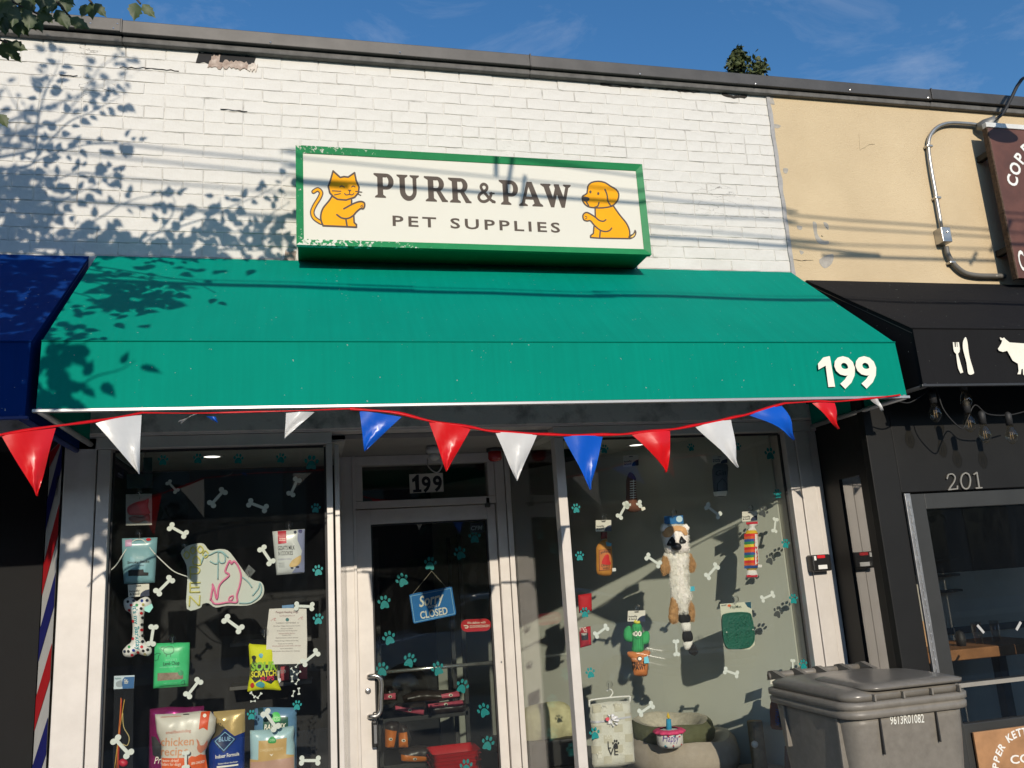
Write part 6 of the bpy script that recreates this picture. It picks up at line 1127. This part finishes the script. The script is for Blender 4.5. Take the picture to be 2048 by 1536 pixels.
for k in range(9):
    z_ = a_.z-.03-k*.021; i_ = .004*(k % 2)
    bm = bmesh.new(); rg = []
    for q2, zz in ((0, z_), (.012, z_-.008), (.03, z_-.12)): rg.append([bm.verts.new((x, y, zz)) for x, y in rrect(a_.x+q2+i_, b_.x-q2+i_, yb_+q2, yb_+.28-q2, .03)])
    for j in range(2):
        for n_ in range(len(rg[0])): bm.faces.new((rg[j][n_-1], rg[j][n_], rg[j+1][n_], rg[j+1][n_-1]))
    frombm('basket', bm, rdp, bk, True)
# ================================================================== right window: toys
YT = GY+.03
t_ = thing('bottle_toy', 'orange plush whisky bottle with red cap on hanging card', 'toy', W(1208, 1152, YT)); hook(t_, *T1.p(258, 207), YT); card(t_, T1((198, 232), (316, 230), (318, 315), (198, 318)))
b0 = Puff('bottle', spl(T1((238, 392), (282, 378), (288, 400), (318, 430), (325, 520), (322, 640), (290, 660), (235, 655), (205, 630), (202, 520), (203, 440)), 3), YT, .024, pr(206, 138, 56, .75), t_, wr=.002); Puff('cap', T1((236, 322), (284, 320), (286, 374), (238, 378)), YT-.002, .016, pr(120, 24, 28, .6), t_)
b0.mark('label', [T1((222, 462), (312, 455), (318, 612), (224, 620))], pr(206, 120, 60, .7)); b0.mark('label_line', strokes(T1((222, 462), (312, 455), (318, 612), (224, 620), (222, 462)), .7), ink, .0004, cell=.05); b0.mark('dog_print', [spl(T1((240, 565), (248, 530), (268, 498), (292, 500), (300, 540), (312, 568), (280, 575)), 3)], pr(206, 34, 34, .7), .0006)
for i, (s_, a_, b_) in enumerate((('BAIRBALL', (236, 495), (312, 490)), ('CINNAPUP', (240, 590), (312, 584)), ('WHISKY', (250, 612), (308, 606)))): text('print', s_, T1.p(*a_), T1.p(*b_), .013, YT-.02, ink, t_, .02, yf=lambda x, z: b0.front(x, z)-.001, arc=.008 if i == 0 else 0)
flat('tag', [T1((325, 600), (352, 598), (354, 622), (326, 626))], YT-.002, .001, pr(226, 226, 220), t_); flat('tag', [T1((275, 395), (322, 412), (315, 432), (280, 430))], YT-.02, .001, pr(90, 160, 180), t_)
t_ = thing('football_toy', 'brown plush football with white laces on hanging card', 'toy', W(1262, 1030, YT)); card(t_, Q4((500, 448), (605, 440), (605, 515), (502, 525)))
fb = Puff('ball', spl(Q4((545, 560), (585, 600), (590, 700), (600, 770), (625, 810), (600, 832), (545, 832), (515, 800), (520, 720), (520, 620)), 3), YT, .03, pr(110, 66, 44, .8), t_)
fb.mark('lace', strokes(Q4((565, 615), (565, 745)), 1.2)+[q_ for k in range(8) for q_ in strokes(Q4((545, 625+k*16), (585, 622+k*16)), 1.6)], cream, cell=.05); flat('tag', [Q4((620, 800), (648, 798), (652, 815), (628, 825))], YT-.004, .001, cream, t_)
t_ = thing('gin_toy', 'dim grey plush gin bottle hung high in plush toy window', 'toy', W(1440, 993, YT)); card(t_, Q4((1105, 450), (1210, 448), (1212, 498), (1108, 500))); gn = Puff('bottle', spl(Q4((1115, 515), (1210, 505), (1212, 600), (1208, 715), (1130, 722), (1112, 640)), 3), YT, .022, pr(88, 92, 96, .7), t_)
text('print', 'Gin', Q4.p(1135, 585), Q4.p(1205, 578), .03, YT-.02, ink, t_, .01, shear=.3, yf=gn.front); gn.mark('house_print', strokes(Q4((1140, 690), (1140, 640), (1170, 605), (1205, 640), (1205, 688), (1140, 690)), 1.3), ink, cell=.05); gn.mark('base_print', [Q4((1120, 695), (1208, 688), (1208, 722), (1128, 724))], cream, .0004)
# raccoon-tailed plush
fur = mat('cream_fur', (.86, .82, .74), .95, var=.12, vs=40, bump=1, bs=110); tan = mat('tan_fur', (.56, .32, .14), .95, var=.2, vs=40, bump=1, bs=110); blf = mat('black_fur', (.012, .012, .013), .9, var=.2, bump=1, bs=110)
def furry(pts, amp=1.2, n=5, seed=1):
    r = random.Random(seed); o = []; P_ = spl(pts, n)
    for i, (a, b) in enumerate(P_): o.append((a+r.uniform(-amp, amp), b+r.uniform(-amp, amp)))
    return o
t_ = thing('plush_lemur', 'long cream and tan plush animal with striped tail in window', 'toy', W(1358, 1310, YT)); hook(t_, *T2.p(212, 200), YT); flat('header_card', [T2((128, 238), (298, 228), (304, 305), (130, 308))], YT-.002, .0012, pr(30, 110, 170), t_)
flat('card_print', [ell(*T2.p(265, 262), 6.5, 6.5)], YT-.0028, .0005, pr(200, 225, 235), t_)
LIMB = []
LIMB.append(Puff('arm', furry(T2((125, 580), (165, 600), (180, 690), (160, 760), (115, 770), (95, 700), (105, 620)), 1, 3, 2), YT+.004, .022, tan, t_, wr=.004, ws=60)); LIMB.append(Puff('arm', furry(T2((345, 570), (385, 600), (405, 680), (392, 735), (360, 745), (345, 680)), 1, 3, 3), YT+.004, .022, tan, t_, wr=.004, ws=60))
LIMB.append(Puff('leg', furry(T2((195, 960), (245, 1020), (250, 1140), (240, 1200), (190, 1205), (165, 1150), (175, 1040)), 1, 3, 4), YT+.004, .022, tan, t_, wr=.004, ws=60)); LIMB.append(Puff('leg', furry(T2((350, 1000), (375, 1010), (398, 1100), (395, 1180), (360, 1190), (345, 1100)), 1, 3, 5), YT+.004, .022, tan, t_, wr=.004, ws=60))
fbody = Puff('body', furry(T2((130, 560), (345, 555), (345, 700), (350, 850), (375, 960), (340, 1050), (340, 1115), (265, 1125), (240, 1050), (190, 960), (175, 850), (170, 700)), 1.0, 4, 6), YT, .032, fur, t_, wr=.007, ws=50)
hdp = Puff('head', furry(T2((120, 330), (215, 310), (300, 315), (345, 380), (350, 470), (345, 560), (250, 580), (150, 570), (112, 470), (100, 390)), 1.0, 4, 7), YT-.012, .042, fur, t_, wr=.006, ws=50)
def fuzz(pf, n_, ln, m, parent, seed):
    r = random.Random(seed); V = []; Fc = []; x0_, x1_ = min(p[0] for p in pf.P), max(p[0] for p in pf.P); z0_, z1_ = min(p[1] for p in pf.P), max(p[1] for p in pf.P); c = 0
    while c < n_:
        x, z = r.uniform(x0_, x1_), r.uniform(z0_, z1_)
        if not inside(x, z, pf.P): continue
        c += 1; d = dpoly(x, z, pf.P); p = Vector((x, pf.front(x, z)+.002, z)); o_ = Vector((x-(x0_+x1_)/2, 0, 0))*(3 if d < .012 else .5); dr = (Vector((r.gauss(0, .5), -.7, -.8+r.gauss(0, .4)))+o_*8).normalized()*ln*r.uniform(.5, 1.2); sd_ = Vector((r.uniform(-1, 1), r.uniform(-.3, .3), r.uniform(-.4, .4))).normalized()*.0016
        k = len(V); V += [p-sd_, p+sd_, p+dr]; Fc.append([k, k+1, k+2])
    mk('fur', V, Fc, m, pf.o, kind='stuff')
fuzz(hdp, 1300, .009, fur, None, 1); fuzz(fbody, 2200, .010, fur, None, 2)
for k_, l_ in enumerate(LIMB): fuzz(l_, 520, .011, tan, None, 10+k_)
hdp.mark('tan_patch', [furry(T2((120, 390), (150, 340), (215, 325), (300, 330), (340, 395), (300, 410), (270, 375), (220, 370), (190, 410), (140, 430)), .8, 3, 8)], tan, .003, t_); Puff('ear', furry(T2((95, 335), (115, 305), (150, 310), (165, 345), (130, 380), (100, 375)), .8, 3, 9), YT-.02, .02, fur, t_); Puff('ear', furry(T2((285, 320), (325, 305), (352, 335), (345, 375), (305, 370)), .8, 3, 10), YT-.02, .02, fur, t_)
for pts in (((150, 490), (170, 440), (190, 422), (215, 465), (200, 500), (165, 505)), ((250, 460), (268, 418), (290, 440), (318, 465), (300, 482), (262, 485))): hdp.mark('eye_patch', [spl(T2(*pts), 3)], blf, .004, t_)
Puff('nose', spl(T2((192, 500), (235, 472), (282, 498), (278, 535), (238, 552), (200, 535)), 3), YT-.05, .022, mat('shiny_nose', (.015, .015, .016), .4), t_)
for c in ((182, 472), (285, 463)): p = W(*T2.p(*c), YT-.06); lathe('eye', [(.001, -.007), (.007, 0), (.001, .007)], p, mat('eye_grey', (.12, .14, .14), .15), t_, 10)
for i, (pts, m_) in enumerate(((((262, 1128), (352, 1122), (360, 1195), (268, 1200)), blf), (((288, 1200), (360, 1196), (366, 1275), (292, 1280)), fur), (((292, 1282), (370, 1276), (380, 1368), (306, 1375)), blf), (((300, 1378), (382, 1352), (372, 1420), (330, 1450), (305, 1420)), fur), (((380, 1368), (425, 1420), (432, 1475), (390, 1495), (345, 1455), (372, 1420)), blf))): Puff('tail_band', furry(T2(*pts), .8, 3, 20+i), YT-.002, .02, m_, t_, wr=.004, ws=60)
flat('tag', [T2((358, 872), (402, 870), (404, 910), (362, 916))], YT-.004, .001, pr(70, 180, 200), t_)
# striped sweet roll
t_ = thing('candy_roll_toy', 'rainbow striped plush sweet roll with red lettering', 'toy', W(1503, 1155, YT)); hook(t_, *T2.p(904, 162), YT); card(t_, T2((832, 196), (968, 190), (970, 275), (834, 286)))
x0, x1 = 866, 972
tr_ = Puff('roll', spl(T2((866, 380), (918, 355), (968, 378), (975, 500), (978, 620), (968, 710), (922, 728), (872, 712), (862, 600), (860, 480)), 3), YT, .03, pr(220, 180, 40, .8), t_)
cols = [(206, 40, 40), (206, 90, 40), (40, 80, 140), (40, 130, 80), (220, 190, 50)]
for k in range(13):
    y0 = 395+k*24; tr_.mark('stripe', [T2((864, y0), (972, y0-4), (974, y0+22), (864, y0+26))], pr(*cols[k % 5], .8), .0004, cell=.02)
tr_.mark('label', [T2((938, 400), (968, 400), (980, 660), (940, 675))], pr(226, 222, 214, .8), .0012, cell=.02); text('print', 'TARTIES', T2.p(938, 402), T2.p(942, 668), .022, YT-.03, pr(196, 26, 48), t_, .05, yf=lambda x, z: tr_.front(x, z)-.002)
wh = pr(226, 222, 216, .8)
Puff('twist', spl(T2((875, 290), (970, 282), (975, 318), (945, 335), (965, 372), (880, 375), (900, 335), (872, 310)), 2), YT, .016, wh, t_); Puff('twist', spl(T2((885, 722), (955, 722), (972, 765), (970, 792), (875, 795), (870, 765)), 2), YT, .016, wh, t_)
flat('red_band', [T2((868, 292), (972, 284), (976, 305), (872, 312))], YT-.014, .001, pr(196, 30, 50), t_); flat('red_band', [T2((872, 768), (972, 766), (972, 786), (874, 788))], YT-.015, .001, pr(196, 30, 50), t_); flat('tag', [T2((975, 672), (1012, 675), (1010, 698), (978, 700))], YT-.01, .001, wh, t_)
# lick mat
t_ = thing('lick_mat', 'dark green rubber lick mat on pale card in window', 'mat', W(1480, 1300, YT)); hook(t_, *T2.p(772, 985), YT); cdm = flat('card', [T2((632, 1030), (770, 1020), (905, 1008), (915, 1030), (948, 1400), (900, 1440), (700, 1440), (665, 1400))], YT-.004, .002, pr(212, 212, 190), t_)
flat('corner_print', [T2((855, 1015), (912, 1010), (916, 1072), (880, 1055))], YT-.0048, .0005, pr(20, 80, 100), cdm); flat('dot', [ell(*T2.p(716, 1045), 3.6, 2.6)], YT-.0048, .0005, pr(226, 110, 60), cdm); text('print', 'FlipMat', T2.p(725, 1072), T2.p(828, 1064), .016, YT-.0055, pr(40, 70, 60), cdm, .005); text('print', 'woof', T2.p(645, 1050), T2.p(692, 1046), .010, YT-.0055, pr(60, 70, 70), cdm, .01)
dg = mat('green_rubber', s2l(14, 92, 72), .5, var=.1, bump=.8, bs=90); flat('pad', [spl(T2((652, 1170), (690, 1115), (880, 1105), (925, 1160), (948, 1330), (920, 1405), (860, 1430), (740, 1438), (690, 1415), (665, 1340)), 4)], YT-.014, .010, dg, t_)
for a_, b_ in (((652, 1170), (948, 1330)),): flat('rim', strokes(spl(T2((658, 1172), (692, 1121), (878, 1111), (920, 1162), (942, 1330), (915, 1400), (858, 1424), (740, 1432), (694, 1410), (670, 1340)), 3)+[spl(T2((658, 1172), (692, 1121)), 1)[0]], 2.4), YT-.017, .003, dg, t_)
rr = random.Random(3)
for k in range(70):
    x, y = rr.uniform(690, 905), rr.uniform(1140, 1410); q_ = W(*T2.p(x, y), YT-.016); put('ridge', bpy.data.meshes['ridge'], q_, t_, rot=(0, rr.uniform(0, 3), 0)) if 'ridge' in bpy.data.meshes else box('ridge', q_.x-.007, q_.x+.007, YT-.017, YT-.0145, q_.z-.0018, q_.z+.0018, dg, t_, bev=.0008)
for c in ((692, 1285), (930, 1262)): p = W(*T2.p(*c), YT-.018); lathe('rivet', [(.001, .004), (.004, 0), (.001, -.004)], p, cream, t_, 8)
# cactus
t_ = thing('cactus_toy', 'green plush cactus with cross face in orange pot', 'toy', W(1275, 1352, YT)); hook(t_, *T1.p(512, 903), YT); card(t_, T1((445, 928), (578, 924), (578, 1010), (442, 1010)))
gc = mat('green_plush', s2l(64, 170, 96), .9, var=.12, vs=30, bump=.6, bs=70)
Puff('arm', spl(T1((425, 1060), (450, 1042), (468, 1060), (478, 1160), (440, 1165), (415, 1140), (412, 1090)), 3), YT, .02, gc, t_); Puff('arm', spl(T1((545, 1120), (575, 1085), (605, 1090), (612, 1140), (600, 1180), (560, 1190), (545, 1170)), 3), YT, .02, gc, t_)
cb = Puff('stem', spl(T1((470, 1080), (485, 1030), (520, 1018), (548, 1040), (556, 1120), (562, 1240), (480, 1245), (478, 1180)), 3), YT, .028, gc, t_)
for k in range(5): cb.mark('rib', strokes(T1((486+k*16, 1050), (488+k*16, 1235)), .8), pr(44, 136, 76, .9), .0006, cell=.05)
Puff('flower', spl(T1((488, 1015), (500, 995), (515, 1008), (530, 1000), (540, 1022), (512, 1030)), 3), YT-.012, .01, pr(226, 210, 70), t_)
for pts in (((482, 1100), (500, 1082), (512, 1095), (508, 1120), (488, 1118)), ((515, 1095), (530, 1080), (545, 1095), (540, 1118), (520, 1120))): cb.mark('eye', [spl(T1(*pts), 3)], cream, .002)
for c in ((500, 1104), (526, 1104)): cb.mark('pupil', [ell(*T1.p(*c), 1.5, 1.7)], ink, .003)
cb.mark('brow', strokes(T1((484, 1086), (508, 1096)), .9)+strokes(T1((520, 1096), (543, 1084)), .9), ink, .003, cell=.05); cb.mark('mouth', strokes(spo(T1((495, 1130), (515, 1142), (535, 1130)), 3), .7), ink, .002, cell=.05)
pot = Puff('pot', spl(T1((440, 1246), (470, 1240), (608, 1230), (612, 1270), (603, 1300), (596, 1410), (575, 1430), (500, 1425), (488, 1400), (470, 1300), (448, 1278)), 2), YT-.004, .03, pr(206, 124, 66, .85), t_, wr=.003)
text('print', 'PRICKLY', T1.p(490, 1350), T1.p(572, 1340), .02, YT-.03, ink, t_, .03, yf=pot.front); text('print', 'PAWT', T1.p(495, 1386), T1.p(585, 1376), .024, YT-.03, ink, t_, .03, yf=pot.front); pot.mark('face', [ell(*T1.p(530, 1294), 5, 5)], ink, .0006); pot.mark('face', [ell(*T1.p(530, 1294), 3.4, 3.2)], cream, .0014); flat('tag', [T1((568, 1285), (600, 1275), (608, 1328), (570, 1332))], YT-.04, .001, pr(110, 190, 200), t_)
# fire alarm toys
for k, (pts, lab) in enumerate((((1162, 1192), (1183, 1186), (1184, 1223), (1162, 1226)), 'upper') if False else ((((1156, 1190), (1183, 1186), (1184, 1222), (1158, 1226)), 'plain red plush box above the fire alarm toy'), (((1158, 1256), (1181, 1252), (1183, 1290), (1160, 1296)), 'red plush fire alarm toy with white lettering'))):
    t_ = thing('alarm_toy', lab, 'toy', W(1170, pts[2][1], YT)); pf = Puff('cushion', list(pts), YT, .02, pr(190, 26, 36, .75), t_)
    if k: pf.mark('label', [T1((76, 1068), (138, 1062), (142, 1185), (80, 1195))], pr(160, 20, 30, .7), .0004); text('print', 'FIRE', T1.p(80, 1092), T1.p(130, 1086), .022, YT-.02, cream, t_, .02, yf=lambda x, z: pf.front(x, z)-.001); pf.mark('panel', [T1((84, 1100), (134, 1094), (136, 1150), (88, 1156))], ink, .0006); text('print', 'TREAT', T1.p(90, 1118), T1.p(130, 1113), .012, YT-.02, cream, t_, .01, yf=lambda x, z: pf.front(x, z)-.0016)
# blanket on hanger
YK = GY+.04
t_ = thing('hanging_blanket', 'cream checked paw blanket on white hanger with bow', 'blanket', W(1222, 1530, YK)); hook(t_, *T3.p(298, 385), YK); hp = pr(232, 230, 222)
tube('hanger_hook', smooth_path([W(*T3.p(*p), YK) for p in ((300, 500), (318, 480), (328, 455), (305, 428), (275, 445))], 4), .004, hp, t_, 6); tube('hanger', smooth_path([W(*T3.p(*p), YK) for p in ((125, 585), (125, 540), (140, 522), (300, 502), (470, 490), (478, 505), (478, 545))], 2), .005, hp, t_, 6)
bk_ = Puff('blanket', T3((135, 560), (300, 535), (478, 530), (490, 650), (510, 850), (525, 1070), (380, 1105), (165, 1115), (150, 1080), (145, 800), (130, 640)), YK, .03, mat('cream_fleece', (.66, .64, .54), .95, var=.06, vs=20, bump=.7, bs=80), t_, rim=.035, wr=.008, ws=22)
chk = pr(196, 190, 168, .95)
for i in range(4):
    for j in range(6):
        if (i+j) % 2 == 0:
            x, y = 150+i*92, 565+j*90; bk_.mark('check', [T3((x, y-i*6), (x+72, y-5-i*6), (x+75, y+62-i*6), (x+4, y+68-i*6))], chk, .0004, cell=.02)
for k, (x, y) in enumerate(((260, 595), (385, 578), (290, 860), (410, 840), (215, 1000), (420, 970))): q_ = W(*T3.p(x, y), YK-.03); put('paw_print', unit_slab('paw_cream', paw, .03, pr(220, 216, 200, .9)) if k == 0 else bpy.data.meshes['paw_cream'], (q_.x, bk_.front(q_.x, q_.z)-.001, q_.z), t_, rot=(0, .1, 0), scale=(.034, .03, .034))
text('print', 'L', T3.p(285, 945), T3.p(312, 942), .037, YK-.03, ink, t_, .01, yf=lambda x, z: bk_.front(x, z)-.0045); text('print', 'VE', T3.p(288, 1008), T3.p(374, 1000), .037, YK-.03, ink, t_, .01, yf=lambda x, z: bk_.front(x, z)-.0045); q_ = W(*T3.p(350, 905), YK-.03); put('paw_print', unit_slab('paw_ink', paw, .03, ink), (q_.x, bk_.front(q_.x, q_.z)-.005, q_.z), t_, rot=(0, .1, 0), scale=(.036, .03, .04))
bk_.mark('ribbon', [T3((140, 705), (250, 695), (480, 655), (482, 672), (250, 712), (142, 722))], pr(200, 200, 204), .003, t_); rr = random.Random(8)
for k in range(9): a = k*.7; x, y = 320+50*math.cos(a), 700+45*math.sin(a); Puff('bow_loop', spl(T3((320, 700), (x-14, y-10), (x+16, y-4), (x+6, y+14)), 3), YK-.04-.003*(k % 3), .008, pr(216, 216, 214, .4), t_)
flat('bow_print', [ell(*T3.p(284, 690), 4, 4)], YK-.062, .001, pr(206, 80, 90), t_)
# beds
bz = .44
def donut(nm, lab, c, rx, ry, h_, m1, m2, inner=.55, tilt=0, seg=30):
    t_ = thing(nm, lab, 'pet bed', c); bm = bmesh.new(); rg = []
    prof = [(.80, 0), (.95, .10), (1.0, .45), (.96, .82), (.86, 1.0), (.72, .95), (.60, .62), (.5, .42), (.25, .36), (.02, .36)]
    for i, (r_, z_) in enumerate(prof): rg.append([bm.verts.new((c[0]+rx*r_*math.cos(2*math.pi*k/seg)*(1+.012*math.sin(k*2.3+i)), c[1]+ry*r_*math.sin(2*math.pi*k/seg)*(1+.012*math.sin(k*1.7+i)), c[2]+h_*z_*(1+.05*math.sin(k*.9+1+tilt)))) for k in range(seg)])
    f1 = []; 
    def part(nm_, a, b, m):
        b2 = bmesh.new(); vv = [[b2.verts.new(v.co) for v in rg[i]] for i in range(a, b+1)]
        for i in range(len(vv)-1):
            for k in range(seg): b2.faces.new((vv[i][k], vv[i][(k+1) % seg], vv[i+1][(k+1) % seg], vv[i+1][k]))
        if a == 0: b2.faces.new(vv[0][::-1])
        if b == len(prof)-1: b2.faces.new(vv[-1])
        frombm(nm_, b2, m, t_, True)
    part('outer', 0, 4, m1); part('lining', 4, len(prof)-1, m2); bm.free(); return t_
yb0 = .62
lo = W(*T3.p(900, 985), yb0-.32); hi_ = W(*T3.p(900, 850), yb0); lx, rx_ = W(*T3.p(470, 950), yb0).x, W(*T3.p(1360, 960), yb0).x
cbx = (lx+rx_)/2; rxx = (rx_-lx)/2*1.02
lin_ = mat('sherpa_lining', (.52, .48, .38), .95, var=.2, vs=40, bump=1, bs=90)
bed_top = W(*T3.p(800, 930), yb0-.3).z
donut('pet_bed', 'large beige round pet bed on window deck beneath green bed', (cbx, yb0, .445), rxx, .38, bed_top-.445, mat('beige_linen', (.42, .36, .29), .9, var=.08, vs=30, bump=.5, bs=120), mat('cream_lining', (.55, .51, .42), .95, var=.12, bump=.8, bs=60))
lx, rx_ = W(*T3.p(490, 740), yb0).x, W(*T3.p(1180, 740), yb0).x; tz = W(*T3.p(1100, 660), yb0).z
donut('pet_bed', 'olive green corduroy pet bed with fleece lining on beige bed', ((lx+rx_)/2, yb0+.02, bed_top-.03), (rx_-lx)/2, .30, tz-bed_top+.03, mat('olive_cord', (.105, .11, .055), .9, var=.15, vs=20, bump=.6, bs=80), lin_)
yc = yb0-.33; t_ = thing('cupcake_toy', 'plush birthday cake with blue candle on beige bed', 'toy', W(*T3.p(830, 950), yc)); p0, p1 = W(*T3.p(725, 940), yc), W(*T3.p(942, 940), yc); pt = W(*T3.p(830, 790), yc); cxk = (p0.x+p1.x)/2; rk = (p1.x-p0.x)/2; hk = pt.z-p0.z; ck = (cxk, yc, p0.z)
ck_ = lathe('cake', [(.001, 0), (rk*.8, .0), (rk*.98, hk*.2), (rk, hk*.6), (rk*.98, hk), (rk*.6, hk*1.08), (.001, hk*1.1)], ck, wh, t_, 24); bm = bmesh.new(); rg = []
for rr_, zz in ((1.0, .88), (1.16, .9), (1.2, 1.02), (1.02, 1.12), (.7, 1.14)): rg.append([bm.verts.new((cxk+rk*rr_*(1+.05*math.sin(k*1.57))*math.cos(2*math.pi*k/48), yc+rk*rr_*(1+.05*math.sin(k*1.57))*math.sin(2*math.pi*k/48), ck[2]+hk*zz)) for k in range(48)])
for i in range(4):
    for k in range(48): bm.faces.new((rg[i][k], rg[i][(k+1) % 48], rg[i+1][(k+1) % 48], rg[i+1][k]))
frombm('icing', bm, pr(226, 70, 120, .8), t_, True); tube('candle', [(cxk, yc, ck[2]+hk*1.05), (cxk+.004, yc, ck[2]+hk*1.75)], [.016, .013], pr(40, 150, 190, .8), t_, 12); lathe('flame', [(.001, 0), (.010, .012), (.001, .035)], (cxk+.004, yc, ck[2]+hk*1.75), pr(226, 190, 60, .8), t_, 10)
cyl = lambda x, z: yc-math.sqrt(max(0, (rk*1.005)**2-(x-cxk)**2))-.0015
text('print', 'Happy', T3.p(778, 890), T3.p(903, 880), .038, yc-rk*.9, pr(96, 60, 150), t_, .0, shear=.25, yf=cyl)
for k in range(14):
    x, z_ = cxk+rr.uniform(-.85, .85)*rk, ck[2]+hk*rr.choice((.12, .2, .72, .8)); slab('dot', [ell(x, z_, .004, .004, 8)], 0, 0, (redp, navy, pr(40, 150, 170))[k % 3], t_, yf=cyl)
# things by the bin
t_ = thing('sauce_bottle_toy', 'brown plush bottle with dark label half behind the bin', 'toy', W(1560, 1455, YT)); card(t_, T3((1705, 300), (1800, 292), (1800, 380), (1702, 385)), YT-.006, False); sb_ = Puff('bottle', spl(T3((1750, 395), (1795, 395), (1798, 450), (1860, 520), (1870, 650), (1862, 770), (1720, 778), (1702, 700), (1700, 560), (1745, 450)), 2), YT, .03, pr(132, 78, 44, .7), t_); sb_.mark('label', [T3((1765, 585), (1870, 590), (1870, 760), (1768, 758))], ink, .0004); text('print', 'MEOW', T3.p(1785, 745), T3.p(1785, 600), .03, YT-.02, pr(60, 80, 140), t_, .01, yf=lambda x, z: sb_.front(x, z)-.001)
p0, p1 = W(*T3.p(1612, 1110), .30), W(*T3.p(1612, 700), .30); t_ = thing('scratching_post', 'tan cat scratching post with hanging pompom on window deck', 'scratching post', (p0.x, .30, .44)); tube('post', [(p0.x, .30, .45), (p0.x, .30, p1.z)], .042, mat('sisal', (.30, .23, .14), .95, var=.25, vs=30, bump=1, bs=90), t_, 16); box('base', p0.x-.15, p0.x+.15, .21, .45, .441, .455, mat('beige_linen', (.42, .36, .29), .9), t_)
q_ = W(*T3.p(1565, 910), .26); tube('cord', [(p0.x-.02, .27, p1.z), q_+Vector((0, 0, .02))], .0015, ink, t_, 5); lathe('pompom', [(.001, -.02), (.016, -.012), (.02, 0), (.016, .012), (.001, .02)], q_, fur, t_, 10)
t_ = thing('cat_food_bag', 'brown patterned bag on window deck behind the bin', 'bag', W(1590, 1536, .2)); cf = Puff('bag', T3((1825, 925), (1900, 915), (2030, 930), (2040, 1500), (1830, 1500)), .20, .03, pr(110, 70, 50, .35), t_, rim=.06, wr=.006); cf.mark('cat_print', [spl(T3((1880, 960), (1990, 965), (1995, 1060), (1900, 1070)), 3)], pr(180, 150, 120)); cf.mark('cat_print', [ell(*T3.p(1945, 1040), 9, 9)], pr(60, 50, 46), .001)
t_ = thing('folded_fleece', 'pile of crumpled pale yellow fleece behind entrance side glass', 'fleece', (1.45, .95, .45)); 
Puff('fleece', spl([(1.28, .76), (1.42, .80), (1.56, .79), (1.62, .70), (1.60, .58), (1.45, .55), (1.28, .57)], 4), 1.10, .09, mat('yellow_fleece', (.55, .52, .30), .95, var=.15, vs=20, bump=1, bs=50), t_, world=True, wr=.03, ws=14); box('crate', 1.25, 1.62, .98, 1.3, .445, .60, blk, t_, bev=.01)
